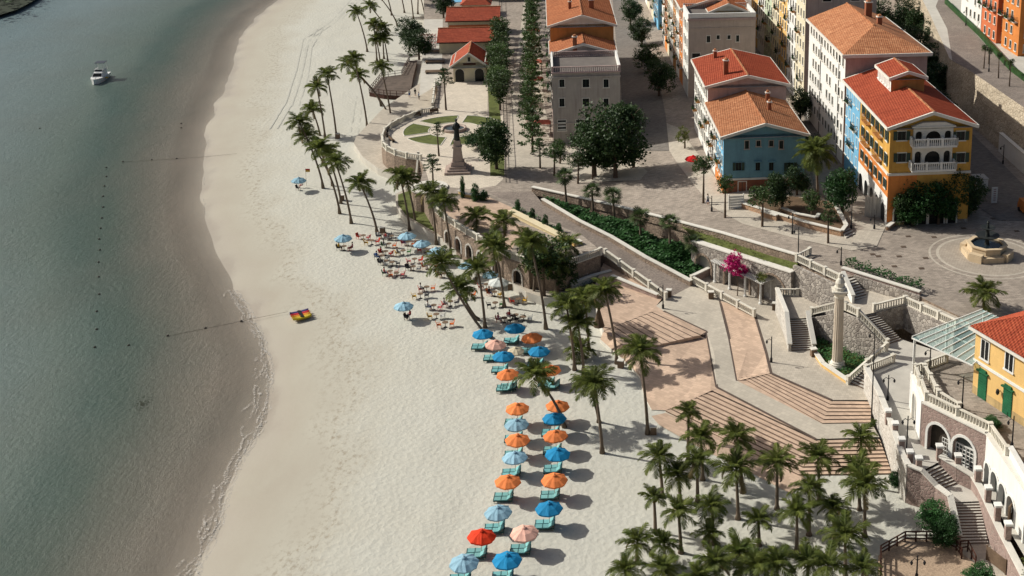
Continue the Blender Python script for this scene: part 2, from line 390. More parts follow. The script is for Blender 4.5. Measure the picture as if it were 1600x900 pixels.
# foam along the breaking edge: many small ragged patches just above the water
FOAMM = mat('sea_foam', (.60, .56, .50), var=.12, bmp=.3, fine=10)
_n = FOAMM.node_tree; _t = nd(_n, 'ShaderNodeBsdfTransparent'); _m = nd(_n, 'ShaderNodeMixShader')
L(_n, ramp(_n, noise(_n, pos(_n), 5.0, 6, .8), [(.47, 0), (.60, .8)]), _m.inputs[0]); L(_n, _t.outputs[0], _m.inputs[1]); L(_n, _n.nodes['Principled BSDF'].outputs[0], _m.inputs[2]); L(_n, _m.outputs[0], _n.nodes['Material Output'].inputs[0])
def make_foam():
    mb = MB(); r = random.Random(3)
    for st in range(13):
        ph = r.uniform(0, 50); off = [.5, -.2, -.9, .1, -1.5, .3, -.5, -2.2, .45, -1.2, -3.0, 0, -.7][st]; Y = 92.0; prev = None
        while Y < 335:
            low = Y < 166; mid = 195 < Y < 262
            lump = .5 + .5 * mn.noise(Vector((Y * .09, 1.3, 0))) + .25 * mn.noise(Vector((Y * .3, ph, 0)))
            on = mn.noise(Vector((Y * (.35 if low else .12), ph, 3))) > (-.12 if low and st < 8 else .12 if low else .0 if mid and st in (0, 5) else .35 if st == 0 else 9)
            d = off * (.25 + lump) + .8 * mn.noise(Vector((Y * .45, ph, 1))) * (1 if low else .25) + .07 * mn.noise(Vector((Y * 1.9, ph, 7)))
            p = Vector((smoothx(Y) + d, Y, WL + .05 + .004 * st)); w = (.16 if low else .09) * (.2 + 1.6 * abs(mn.noise(Vector((Y * 1.7, ph, 5)))) + (.4 if low else 0) * r.random())
            if on and prev is not None:
                q, w0 = prev; n = Vector((1, -(p.x - q.x) / max(.01, p.y - q.y), 0)).normalized()
                mb.face([q - n * w0, p - n * w, p + n * w, q + n * w0], FOAMM)
            prev = (p, w) if on else None
            Y += .3 if low else .7
    o = mb.build('sea_foam'); tag(o, kind='stuff', label='thin lacy white foam along the waterline of the beach', cat='foam')
make_foam()
# ================================================================ surfaces
def surf(name, poly, zf, m, step=6, parent=None):
    """horizontal-ish surface over a world polygon; zf(x,y) gives the height"""
    P = [Vector((p[0], p[1])) for p in poly]
    def inside(x, y):
        c = False; j = len(P) - 1
        for i in range(len(P)):
            if (P[i].y > y) != (P[j].y > y) and x < (P[j].x - P[i].x) * (y - P[i].y) / (P[j].y - P[i].y) + P[i].x: c = not c
            j = i
        return c
    pts = list(P); n0 = len(P)
    if step:
        x0 = min(p.x for p in P); x1 = max(p.x for p in P); y0 = min(p.y for p in P); y1 = max(p.y for p in P)
        x = x0 + step * .5
        while x < x1:
            y = y0 + step * .5
            while y < y1:
                if inside(x, y): pts.append(Vector((x, y)))
                y += step * 3
            x += step
    vs, es, fs, _, _, _ = delaunay_2d_cdt(pts, [(i, (i + 1) % n0) for i in range(n0)], [], 1, 1e-4)
    V = [(v.x, v.y, zf(v.x, v.y)) for v in vs]
    F = []
    for f in fs:
        cx = sum(vs[i].x for i in f) / len(f); cy = sum(vs[i].y for i in f) / len(f)
        if not inside(cx, cy): continue
        a = 0
        for k in range(len(f)):
            p, q = vs[f[k]], vs[f[(k + 1) % len(f)]]; a += p.x * q.y - q.x * p.y
        F.append(tuple(f) if a > 0 else tuple(f)[::-1])
    me = bpy.data.meshes.new(name); me.from_pydata(V, [], F); me.materials.append(m); me.update()
    return struct(put(name, me, parent))
def skirt(name, poly, zb, m, closed=True, parent=None, zt=None):
    mb = MB(); n = len(poly)
    for i in range(n if closed else n - 1):
        a, b = poly[i], poly[(i + 1) % n]
        if (Vector(a[:2]) - Vector(b[:2])).length < 1e-3: continue
        za = a[2] if zt is None else zt; zb2 = b[2] if zt is None else zt
        mb.face([(a[0], a[1], zb), (b[0], b[1], zb), (b[0], b[1], zb2), (a[0], a[1], za)], m)
    return mb.build(name, parent)
def plane_z(a, b, c):
    a, b, c = Vector(a), Vector(b), Vector(c); nrm = (b - a).cross(c - a)
    return lambda x, y: a.z - (nrm.x * (x - a.x) + nrm.y * (y - a.y)) / nrm.z
def idw(pts):
    def f(x, y):
        sw = sz = 0
        for p in pts:
            d = (p[0] - x) ** 2 + (p[1] - y) ** 2
            if d < 1e-4: return p[2]
            w = 1 / d ** 1.5; sw += w; sz += w * p[2]
        return sz / sw
    return f
CIRC = G(710, 203, 4.5); CR = 14.6
def circ_pts(a0, a1, n, r=CR, z=4.5):
    return [Vector((CIRC.x + r * cos(radians(a0 + (a1 - a0) * k / n)), CIRC.y + r * sin(radians(a0 + (a1 - a0) * k / n)), z)) for k in range(n + 1)]
CIRW = [G(x, y, 5.5) for x, y in [(674, 168), (657, 171), (630, 181), (609, 192), (599, 200), (595, 211), (596, 221), (602, 227.5), (615, 234), (633, 239), (655, 242)]]
for p in CIRW: p.z = 4.5
TRAIL = [G(x, y, 5.5) for x, y in [(678, 322), (695, 336), (728, 357), (763, 377), (794, 393), (830, 407), (868, 413), (938, 388)]]
for p in TRAIL: p.z = 4.5
RAMPL = [(762, 300, 4.5), (835, 340, 4.1), (910, 380, 3.7), (946, 400, 3.4), (990, 432, 2.7), (1040, 468, 2.1)]
RAMPR = [(832, 299, 4.5), (848, 318, 4.35), (905, 352, 3.9), (955, 377, 3.45), (1010, 410, 2.85), (1052, 432, 2.4), (1080, 447, 2.1)]
rl = [G(*p) for p in RAMPL]; rr = [G(*p) for p in RAMPR]
STREDGE = [S(x, y) for x, y in [(832, 299), (900, 314), (985, 334), (1062, 354), (1130, 372), (1200, 393), (1247, 407)]]
PLZ = [S(x, y) for x, y in [(1312, 440), (1322, 434), (1334, 431), (1438, 464), (1535, 512)]]
HT = [G(x, y, 8.5) for x, y in [(1480, 562), (1430, 580), (1436, 603), (1447, 627), (1484, 648), (1547, 676), (1560, 692), (1600, 752), (1680, 880)]]
for _i in (2, 4, 6): HT[_i] = (HT[_i - 1] + HT[_i + 1]) / 2
CITY = [S(660, -70), S(664, 60), S(672, 110), S(684, 140)] + CIRW + [S(662, 262), S(655, 292)] + TRAIL + \
       [Vector((rl[2].x, rl[2].y, 4.5)), Vector((rl[1].x, rl[1].y, 4.5)), rl[0]] + STREDGE + PLZ + HT + \
       [Vector((220, 60, 8.5)), Vector((600, 60, 8.5)), Vector((600, 1200, 8.5)), Vector((-140, 1200, 4.5))]
surf('street', CITY, lambda x, y: zc(x), STREETM, 7)
skirt_o = skirt('street_retaining_face', CITY[:-3] + [Vector((600, 60, 8.5))], -0.2, STONEB, closed=False)
tag(skirt_o, kind='structure')
# upper walk beside the beach
UW = [G(x, y, 1.3) for x, y in [(600, 168), (556, 214), (553, 224), (566, 244), (590, 262), (615, 272), (640, 284), (634, 295), (618, 303), (619, 320), (632, 338), (655, 352), (682, 368), (722, 392),
      (762, 415), (800, 440), (822, 456), (850, 465), (905, 462), (940, 470), (1000, 440), (1010, 380), (800, 260), (700, 100)]]
surf('upper_walk', UW, lambda x, y: 1.3, WALKM, 8)
sk2 = skirt('walk_kerb', UW[:20], -0.2, CONC, closed=False); struct(sk2)
lawnp = [G(x, y, 1.304) for x, y in [(622, 304), (622, 320), (634, 336), (656, 349), (684, 365), (700, 375), (700, 330), (668, 306), (645, 296)]]
surf('lower_lawn', lawnp, lambda x, y: 1.304, GRASS, 0)
wp = [G(x, y, 1.304) for x, y in [(716, 382), (760, 406), (800, 431), (830, 452), (880, 455), (925, 458), (940, 440), (900, 400), (800, 380)]]
surf('planting_bed', wp, lambda x, y: 1.304, SOIL, 0)
# ramp
surf('ramp_road', rl + rr[::-1], idw(rl + rr + [(a + b) / 2 for a, b in zip(rl, rr)]), RAMPM, 3)
# ---- promenade
def GP(l, z=None): return [G(*(p if z is None else (p[0], p[1], z))) for p in l]
pathL = [(1025, 478, 2.1), (1037, 486, 2.1), (1104, 518, 1.85), (1120, 605, 1.4), (1275, 686, 1.4), (1374, 683, 1.4)]
pathR = [(1362, 661, 1.4), (1285, 662, 1.4), (1152, 595, 1.4), (1140, 530, 1.85), (1125, 470, 2.1), (1090, 450, 2.1), (1080, 446, 2.1), (1040, 466, 2.1)]
pp = GP(pathL + pathR)
surf('concourse_path', pp, idw(pp), PATHM, 3)
struct(skirt('path_kerb', GP([(1025, 478, 2.1), (1037, 486, 2.1), (1104, 518, 1.85), (1120, 605, 1.4)]), -.1, DARKST, closed=False))
stripP = GP([(1125, 470, 2.1), (1140, 530, 1.85), (1152, 595, 1.4), (1160, 590, 1.43), (1205, 583, 2.1), (1197, 550, 2.1), (1178, 487, 2.1)])
surf('pink_strip', stripP, lambda x, y, f=idw(stripP): f(x, y) + .004, PINKM, 2)
upP = GP([(1178, 487), (1197, 550), (1205, 583), (1300, 625), (1366, 625), (1395, 590), (1400, 560), (1440, 540), (1330, 470), (1260, 420), (1190, 398), (1110, 375), (1060, 400), (1080, 446), (1090, 450), (1125, 470)], 2.1)
surf('upper_promenade', upP, lambda x, y: 2.1, WALKM, 0)
pinkU = GP([(930, 445), (932, 480), (943, 517), (1018, 487), (1037, 486), (1025, 478), (1035, 466), (990, 432), (945, 405)], 2.1)
pinkU = [G(930, 445, 2.1), G(932, 480, 1.9), G(943, 517, 1.5), G(962, 509, 1.65), G(981, 502, 1.8), G(1000, 494, 1.95)] + pinkU[3:]
surf('pink_terrace', pinkU, idw(pinkU), PINKM, 0)
struct(skirt('terrace_edge', [G(925, 440, 2.1), G(932, 480, 1.9), G(943, 517, 1.5)], -.2, TRIM, closed=False))
pinkL = GP([(943, 517, 1.4), (985, 548, 1.42), (1040, 536, 1.5), (1093, 524, 1.55), (1104, 523, 1.6), (1113, 565, 1.55), (1121, 607, 1.4), (1110, 611, 1.4), (1075, 627, .7), (1040, 641, .1), (1018, 640, .1), (1006, 618, .15), (1000, 588, .25), (972, 560, .35), (938, 530, .6)])
surf('lower_pink_terrace', pinkL, lambda x, y, f=idw(pinkL): f(x, y) - .003, PINKM, 3)
struct(skirt('lower_terrace_edge', (pinkL[9:] + pinkL[:1])[::-1], -.2, TRIM, closed=False))
apron = GP([(1040, 645), (1018, 650), (1030, 664), (1100, 703), (1180, 742), (1237, 772), (1262, 750), (1240, 730)], .06)
surf('pink_apron', apron, lambda x, y: .06, PINKM, 0)
BORD = DARKST
def border_line(name, pts, w=.35, m=BORD, dz=.008):
    mb = MB()
    for a, b in zip(pts, pts[1:]):
        d = (b - a); n = Vector((-d.y, d.x, 0)).normalized() * w / 2; u = Vector((0, 0, dz))
        mb.face([a - n + u, b - n + u, b + n + u, a + n + u], m)
    return struct(mb.build(name))
border_line('paving_border', GP([(1037, 486, 2.1), (1104, 518, 1.85), (1120, 605, 1.4), (1275, 686, 1.4)]))
border_line('paving_border', GP([(1125, 470, 2.1), (1140, 530, 1.85), (1152, 595, 1.4)]))
border_line('paving_border', GP([(1178, 487, 2.1), (1197, 550, 2.1), (1205, 583, 2.1), (1300, 625, 2.1)]))
RISER_SHADE = mat('shade_brown_riser', (.2, .14, .105), var=.25)  # shade on the step fronts painted as a dark brown face
for _nm, _pl in (('pink_filler', [(1018, 487, 2.09), (1037, 486, 2.09), (1104, 518, 1.84), (1104, 524, 1.6), (1095, 523, 2.08)]), ('path_filler', [(1120, 605, 1.39), (1275, 686, 1.39), (1110, 609, 1.38)]), ('strip_filler', [(1205, 583, 2.09), (1152, 595, 1.39), (1158, 590, 1.39)]), ('strip_filler', [(1152, 595, 1.39), (1285, 662, 1.39), (1158, 589, 1.39)])):
    _q = [G(*p) for p in _pl]; surf(_nm, _q, idw(_q), PINKM, 0)
def flight(name, top, bot, n, m, label=None, edge=DARKST, risem=None, zbase=None, cat=None):
    """steps between polyline top and polyline bot; each tread is its own part"""
    top = [Vector(p) for p in top]; bot = [Vector(p) for p in bot]
    z0 = top[0].z; z1 = bot[0].z; c = (top[0] + bot[0]) / 2
    root = thing(name, label, cat or 'steps', (c.x, c.y, z1)); me = 0
    for k in range(n):
        z = z0 - (z0 - z1) * (k + 1) / (n + 1)
        A = [t.lerp(b, k / n) for t, b in zip(top, bot)]; B = [t.lerp(b, (k + 1) / n) for t, b in zip(top, bot)]
        mb = MB(); off = Vector((c.x, c.y, z1))
        for i in range(len(A) - 1):
            q = [B[i], B[i + 1], A[i + 1], A[i]]
            t = [Vector((v.x, v.y, z)) - off for v in q]; bb = [Vector((v.x, v.y, z - .4)) - off for v in q]
            ar = (q[1] - q[0]).cross(q[2] - q[1]).z
            if ar < 0: t = t[::-1]; bb = bb[::-1]
            mb.hexa(bb, t, m)
            # nosing line of darker stone just inside the upper riser
            a, b2 = A[i], A[i + 1]; e = (B[i] - A[i]) * .09; e2 = (B[i + 1] - A[i + 1]) * .09
            f4 = [Vector((v.x, v.y, z + .006)) - off for v in (a, b2, b2 + e2, a + e)]
            ar = (f4[1] - f4[0]).cross(f4[2] - f4[1]).z
            mb.face(f4 if ar > 0 else f4[::-1], edge)
            o3 = (B[i] - A[i]).normalized() * .004; o3.z = 0; rz_ = (z0 - z1) / (n + 1)
            r4 = [Vector((B[i].x, B[i].y, z)) - off + o3, Vector((B[i + 1].x, B[i + 1].y, z)) - off + o3, Vector((B[i + 1].x, B[i + 1].y, z - rz_)) - off + o3, Vector((B[i].x, B[i].y, z - rz_)) - off + o3]
            mb.face(r4, RISER_SHADE)
        mb.build('step', root)
    return root
# steps 1: treads run along (75,36) px, descend towards the lower left
flight('terrace_steps', [G(1018, 487, 2.1), G(1095, 523, 2.1)], [G(943, 517, 1.42), G(985, 549, 1.42)], 9, PINKM,
       'shallow pink steps running diagonally off the upper pink terrace', zbase=0)
flight('terrace_steps', GP([(1110, 609), (1275, 686), (1374, 684)], 1.4), GP([(1040, 643), (1248, 743), (1394, 741)], .05), 9, PINKM,
       'long pink steps bending down from the grey path to the palm grove')
flight('terrace_steps', GP([(1205, 583), (1300, 625), (1360, 626)], 2.1), GP([(1158, 590), (1285, 662), (1362, 661)], 1.4), 6, PINKM,
       'pink steps bending between the upper promenade and the grey path')
# plaza paving, lawns, circle
plaza = [S(x, y) for x, y in [(692, 150), (684, 165)]] + [p + Vector((.2, 0, 0)) for p in CIRW] + [S(664, 262), S(672, 290), S(740, 296), S(775, 290), S(786, 280), S(786, 180), S(762, 176), S(762, 128), S(700, 128)]
surf('plaza', plaza, lambda x, y: zc(x) + .006, PLAZAM, 0)
tpoly = TRAIL + [Vector((rl[2].x - .6, rl[2].y, 0)), S(795, 322), S(760, 306), S(745, 300), S(730, 303), S(700, 322)]
surf('pink_upper_terrace', tpoly, lambda x, y: 4.508, PINKM, 0)
for k in range(6):
    a0 = 60 * k + 30 + 8; pts = []
    outer = [(9.6, a0 - 3 + 50 * t / 6) for t in range(7)]; inner = [(4.9, a0 + 44 - 44 * t / 6) for t in range(7)]
    pts = [Vector((CIRC.x + r * cos(radians(a)), CIRC.y + r * sin(radians(a)), 0)) for r, a in outer + inner]
    surf('lawn_bed', pts, lambda x, y: 4.53, GRASS, 0); 
    mb = MB()
    for a, b in zip(pts, pts[1:] + pts[:1]):
        mb.bar((a.x, a.y, 4.49), (b.x, b.y, 4.49), .12, .1, TRIM)
    struct(mb.build('lawn_edging'))
# side lawn strip along the hedge
surf('hedge_strip', [S(x, y) for x, y in [(763, 70), (772, 70), (788, 250), (788, 275), (766, 275), (764, 172), (762, 130)]], lambda x, y: zc(x) + .02, GRASS, 0)
# pale pavement beside the street (right) and round the buildings
surf('pavement', [S(x, y) for x, y in [(1010, 180), (1060, 258), (1085, 290), (1115, 325), (1160, 350), (1240, 372), (1330, 392), (1370, 385), (1385, 352), (1260, 300), (1180, 300), (1120, 280), (1060, 200)]],
     lambda x, y: zc(x) + .05, WALKM, 6)
surf('pavement', [S(x, y) for x, y in [(792, 262), (880, 262), (905, 285), (1000, 282), (1012, 268), (980, 245), (865, 228), (862, 215), (852, 170), (840, 60), (838, -40), (824, -40), (800, 150)]],
     lambda x, y: zc(x) + .05, WALKM, 6)
# rings of paler paving round the fountain
FN = S(1541, 400)
def ring(name, c, r0, r1, m, dz, n=48):
    mb = MB()
    for k in range(n):
        a, b = 2 * pi * k / n, 2 * pi * (k + 1) / n
        mb.face([(c.x + r * cos(t), c.y + r * sin(t), zc(c.x + r * cos(t)) + dz) for r, t in ((r0, a), (r1, a), (r1, b), (r0, b))], m)
    return struct(mb.build(name))
RINGM = pavemat('ring_paving', (.37, .32, .26), (.25, .21, .18), .4, .4, .1); ring('paving_ring', FN, .2, 6.3, RINGM, .010); ring('paving_ring', FN, 6.3, 6.7, WALKM, .014); ring('paving_ring', FN, 7.4, 7.7, WALKM, .010)
# green bank between ramp and street wall
bank = [rr[1] + Vector((.6, .4, .3)), rr[2] + Vector((.6, .4, .3)), rr[3] + Vector((.6, .4, .3)), rr[4] + Vector((.6, .4, .3)), rr[5] + Vector((.6, .4, .3)), G(1084, 440, 2.2),
        G(1112, 424, 2.2), G(1112, 405, 3.2), G(1060, 385, 4.4), G(985, 352, 4.4), G(900, 328, 4.5), G(848, 312, 4.5)]
surf('green_bank', bank, idw(bank), mat('dark_green_bank_soil', (.03, .045, .018), var=.3), 2)  # dark green soil under the bank shrubs
# ---- landings and court on the right
z1 = 4.5
surf('stair_landing', GP([(1228, 498), (1262, 497), (1270, 484), (1312, 470), (1330, 455), (1300, 440), (1215, 420), (1214, 455)], z1), lambda x, y: z1, WALKM, 0)
uw_ = [G(*p) for p in [(1312, 482, 7.1), (1340, 494, 7.1), (1368, 488, 7.1), (1414, 476, 7.6), (1494, 514, 8.45), (1545, 515, 8.45), (1440, 466, 8.1), (1390, 452, 7.4), (1350, 446, 7.1), (1322, 452, 7.1), (1310, 465, 7.1)]]
surf('upper_landing_walk', uw_, idw(uw_), WALKM, 0)
court = GP([(1384, 540, 4.5), (1408, 530, 4.5), (1500, 560, 4.5), (1520, 640, 4.3), (1640, 900, 3.4), (1607, 880, 3.4), (1560, 800, 3.4), (1530, 745, 3.4), (1498, 722, 3.5), (1467, 722, 3.5), (1442, 735, 3.5), (1418, 735, 3.5), (1408, 718, 3.6), (1385, 650, 4.1), (1374, 622, 4.3), (1353, 580, 4.5)])
surf('restaurant_court', court, idw(court), CONC, 3)
surf('stair_landing', GP([(1463, 768), (1495, 755), (1530, 772), (1532, 783), (1487, 785)], 2.2), lambda x, y: 2.2, CONC, 0)
low = GP([(1497, 850), (1545, 848), (1600, 905), (1700, 1050), (1500, 1100), (1480, 900), (1440, 870)], .12)
surf('lower_path', low, lambda x, y: .12, WALKM, 0)
deck = GP([(1372, 900), (1372, 868), (1412, 843), (1465, 843), (1496, 858), (1522, 880), (1535, 930), (1500, 1020), (1380, 1020)], .22)
surf('pebbled_deck', deck, lambda x, y: .22, PEBBLE, 0)
surf('green_bed', GP([(1272, 492), (1275, 553), (1326, 597), (1384, 548), (1400, 520), (1340, 480), (1300, 470)], 2.16), lambda x, y: 2.16, GRASS, 0)
# ---- hill terrace at upper right
ZU = 17.0
HILL = [G(x, y, ZU) for x, y in [(1700, 235), (1600, 168), (1512, 108), (1484, 92), (1470, 60), (1452, 20), (1436, -10), (1400, -80)]]
HILL2 = HILL + [Vector((200, 1200, ZU)), Vector((700, 1200, ZU)), Vector((700, 200, ZU))]
surf('hill_terrace', HILL2, lambda x, y: ZU, CONC, 0)
mbh = MB()
wb = [S(1700, 350), S(1600, 268), S(1500, 181), S(1478, 160)] + [Vector((p.x - 1, p.y, 8.5)) for p in HILL[4:]]
for (a, b), (c, d) in zip(zip(HILL, HILL[1:]), zip(wb, wb[1:])):
    N = 10; R = random.Random(4)
    seg = max(2, int((b - a).length / 2))
    for i in range(seg):
        for j in range(N):
            def pt(u, v):
                p = c.lerp(d, u).lerp(a.lerp(b, u), v); k = .35 if 0 < v < 1 else 0
                return p + Vector((mn.noise(p * .5), 0, mn.noise(p * .4 + Vector((9, 0, 0))))) * k
            u0, u1, v0, v1 = i / seg, (i + 1) / seg, j / N, (j + 1) / N
            mbh.face([pt(u1, v0), pt(u0, v0), pt(u0, v1), pt(u1, v1)], STONET)
tag(mbh.build('hill_retaining_wall'), 'tall tan rock retaining wall below the upper houses', 'wall')
surf('hill_road', [G(x, y, ZU) for x, y in [(1474, -20), (1462, 10), (1480, 45), (1488, 95), (1512, 108), (1600, 168), (1700, 235), (1700, 190), (1580, 112), (1480, 5), (1490, -20)]], lambda x, y: ZU + .006, RAMPM, 0)
mbk = MB()
hk = [G(x, y, ZU) for x, y in [(1478, 5), (1530, 55), (1580, 110), (1700, 200)]]
for a, b in zip(hk, hk[1:]): mbk.bar(a, b, .7, .9, HEDGEM)
tag(mbk.build('clipped_hedge'), 'low dark hedge edging the hill road', 'hedge')

lane_shade = pavemat('shade_darkened_paving', (.19, .17, .15), (.13, .115, .1), .6, .3, .2)  # street shade put into the colour, the paving itself is lighter
surf('lane_shade_sheet', [S(x, y) for x, y in [(975, 215), (1010, 236), (1046, 236), (1040, 180), (1028, 120), (1008, 60), (990, -30), (955, -30), (962, 60), (970, 130)]], lambda x, y: zc(x) + .055, lane_shade, 6)
surf('lane_shade_sheet', [S(x, y) for x, y in [(1275, 300), (1330, 335), (1320, 250), (1262, 120), (1256, 175), (1258, 240)]], lambda x, y: zc(x) + .055, lane_shade, 6)
surf('lane_shade_sheet', [S(x, y) for x, y in [(1519, 318), (1560, 345), (1640, 345), (1600, 290), (1470, 160), (1462, 165)]], lambda x, y: zc(x) + .055, lane_shade, 6)
# ================================================================ walls, balustrades
def seg_frame(a, b):
    a = Vector(a); b = Vector(b); d = b - a; l = hypot(d.x, d.y); return a, Vector((d.x / l, d.y / l, 0)), l
def wallrun(name, label, pts, h, th=.4, m=STONEB, cap=TRIM, cat='wall', down=.3, capw=.12):
    pts = [Vector(p) for p in pts]; c = pts[0].copy()
    root = thing(name, label, cat, c); mb = MB(); mc = MB()
    hs = h if isinstance(h, (list, tuple)) else [h] * len(pts)
    for i in range(len(pts) - 1):
        a, b = pts[i] - c, pts[i + 1] - c; d = (b - a); d.z = 0; n = Vector((-d.y, d.x, 0)).normalized() * th / 2; e = d.normalized() * .003
        h0, h1 = Vector((0, 0, hs[i])), Vector((0, 0, hs[i + 1])); dn = Vector((0, 0, -down))
        mb.hexa([a - n + dn + e, b - n + dn - e, b + n + dn - e, a + n + dn + e], [a - n + h0 + e, b - n + h1 - e, b + n + h1 - e, a + n + h0 + e], m)
        n2 = n * (1 + capw * 2 / th); u = Vector((0, 0, .14))
        mc.hexa([a - n2 + h0, b - n2 + h1, b + n2 + h1, a + n2 + h0], [a - n2 + h0 + u, b - n2 + h1 + u, b + n2 + h1 + u, a + n2 + h0 + u], cap)
    mb.build('masonry', root); mc.build('coping', root); return root
BAL_CACHE = {}
def balustrade(label, pts, h=1.0, m=BALU, step=3.2, group=None, base=.16, name='balustrade', bw=.11, gap=.34):
    """stone railing: plinth, handrail, posts (each a part) and the row of balusters"""
    pts = [Vector(p) for p in pts]; c = pts[0].copy(); root = thing(name, label, 'balustrade', c, 0, group)
    rail = MB(); pl = MB(); ba = MB(); posts = []
    for i in range(len(pts) - 1):
        a, b = pts[i] - c, pts[i + 1] - c; L_ = hypot((b - a).x, (b - a).y)
        if L_ < .2: continue
        rail.bar(a + Vector((0, 0, h - .14)), b + Vector((0, 0, h - .14)), .3, .14, m)
        pl.bar(a, b, .26, base, m)
        k = max(1, round(L_ / step))
        for j in range(k): posts.append(a.lerp(b, j / k))
        nb = int(L_ / gap)
        for j in range(nb):
            p = a.lerp(b, (j + .5) / nb)
            ba.hexa([p + Vector((sx * bw * .9, sy * bw * .9, base)) for sx, sy in ((-1, -1), (1, -1), (1, 1), (-1, 1))],
                    [p + Vector((sx * bw * .6, sy * bw * .6, h - .14)) for sx, sy in ((-1, -1), (1, -1), (1, 1), (-1, 1))], m, skip=(0, 1))
    posts.append(pts[-1] - c)
    rail.build('handrail', root); pl.build('plinth', root)
    o = ba.build('balusters', root); o['kind'] = 'stuff'
    key = (round(h, 2), m.name)
    if key not in BAL_CACHE:
        q = MB(); q.box(-.2, .2, -.2, .2, -.05, h, m); q.box(-.25, .25, -.25, .25, h, h + .1, m); BAL_CACHE[key] = q.mesh('post')
    for p in posts: put('post', BAL_CACHE[key], root, p, (0, 0, atan2((pts[1] - pts[0]).y, (pts[1] - pts[0]).x)))
    return root
def arch_wall(name, label, A, B, zb, zt, arches, m, depth=.6, back=None, ringm=None, cap=None, cat='wall', topslope=None):
    """wall from A to B (seen with A on the left), front plane pushed out by depth; arches = [(centre, halfwidth, springing height, fill)]"""
    A, u, l = seg_frame((A[0], A[1], zb), (B[0], B[1], zb)); out = Vector((u.y, -u.x, 0)); c = A
    root = thing(name, label, cat, c); mb = MB()
    zt2 = zt if topslope is None else topslope
    def top(s): return (zt + (zt2 - zt) * s / l) - zb
    def P(s, z, o=depth): v = u * s + out * o; return (v.x, v.y, z)
    s = 0
    for cs, hw, sp, fill in sorted(arches):
        a, b = cs - hw, cs + hw
        mb.face([P(s, 0), P(a, 0), P(a, top(a)), P(s, top(s))], m)
        N = 10; cur = [(cs + hw * cos(pi - pi * k / N), sp + hw * sin(pi - pi * k / N)) for k in range(N + 1)]
        mb.face([P(a, sp), P(a, sp), P(a, top(a))], m) if 0 else None
        for (s0, q0), (s1, q1) in zip(cur, cur[1:]):
            mb.face([P(s0, q0), P(s1, q1), P(s1, top(s1)), P(s0, top(s0))], m)
            mb.face([P(s1, q1), P(s0, q0), P(s0, q0, .05), P(s1, q1, .05)], m)
        mb.face([P(a, 0), P(a, 0, .05), P(a, sp, .05), P(a, sp)], m); mb.face([P(b, 0, .05), P(b, 0), P(b, sp), P(b, sp, .05)], m)
        fm = fill or back
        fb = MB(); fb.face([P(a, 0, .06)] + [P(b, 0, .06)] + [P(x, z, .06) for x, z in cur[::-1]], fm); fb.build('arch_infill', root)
        if ringm:
            rb = MB()
            full = [(a, 0)] + cur + [(b, 0)] if sp > .3 else cur
            for (s0, q0), (s1, q1) in zip(full, full[1:]):
                def off(s_, q_, e):
                    if q_ <= sp: return (s_ - e if s_ < cs else s_ + e, q_)
                    t = atan2(q_ - sp, s_ - cs); return (s_ + e * cos(t), q_ + e * sin(t))
                i0, i1 = off(s0, q0, .28), off(s1, q1, .28)
                rb.hexa([P(s0, q0, depth), P(s1, q1, depth), P(i1[0], i1[1], depth), P(i0[0], i0[1], depth)],
                        [P(s0, q0, depth + .1), P(s1, q1, depth + .1), P(i1[0], i1[1], depth + .1), P(i0[0], i0[1], depth + .1)], ringm)
            rb.build('arch_surround', root)
        s = b
    mb.face([P(s, 0), P(l, 0), P(l, top(l)), P(s, top(s))], m)
    mb.face([P(0, 0, 0), P(0, 0), P(0, top(0)), P(0, top(0), 0)], m); mb.face([P(l, 0), P(l, 0, 0), P(l, top(l), 0), P(l, top(l))], m)
    mb.face([P(0, top(0)), P(l, top(l)), P(l, top(l), 0), P(0, top(0), 0)], m)
    mb.build('masonry', root)
    if cap:
        cb = MB(); cb.bar(Vector(P(0, top(0), depth / 2)), Vector(P(l, top(l), depth / 2)), depth + .2, .15, cap); cb.build('coping', root)
    return root
# circle plaza wall railing
balustrade('curved white balustrade round the circular plaza above its stone wall', [p + Vector((.25, 0, 0)) for p in CIRW], 1.05)
# plaza stair down to the walk
flight('plaza_steps', GP([(655, 247), (670, 248)], 4.5), GP([(652, 284), (668, 286)], 1.3), 14, CONC, 'narrow dark steps down from the circular plaza to the lower walk')
balustrade('white rail left of the narrow plaza steps', GP([(654, 246, 4.5), (650, 286, 1.3)]))
balustrade('white rail right of the narrow plaza steps', GP([(672, 250, 4.5), (671, 286, 1.5)]))
# terrace rail and arched wall
balustrade('long white balustrade along the pink terrace above the arches', [p + Vector((.1, .1, 0)) for p in TRAIL[:7]], 1.05, step=4)
balustrade('short tan balustrade at the east end of the pink terrace above the dark alcove', [p for p in TRAIL[6:]], 1.05, step=6)
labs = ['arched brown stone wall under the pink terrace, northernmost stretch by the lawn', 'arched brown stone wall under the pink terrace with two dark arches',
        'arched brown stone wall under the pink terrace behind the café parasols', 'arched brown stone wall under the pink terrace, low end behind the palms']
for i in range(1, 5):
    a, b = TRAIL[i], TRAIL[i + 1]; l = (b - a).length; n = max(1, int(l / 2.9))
    arch_wall('arched_retaining_wall', labs[i - 1], a, b, 1.3, 4.5, [((k + .5) * l / n, .85, 1.3, None) for k in range(n)], STONEB, .5, mat('dark_void%d' % i, (.02, .017, .014), bmp=0), STONEW)
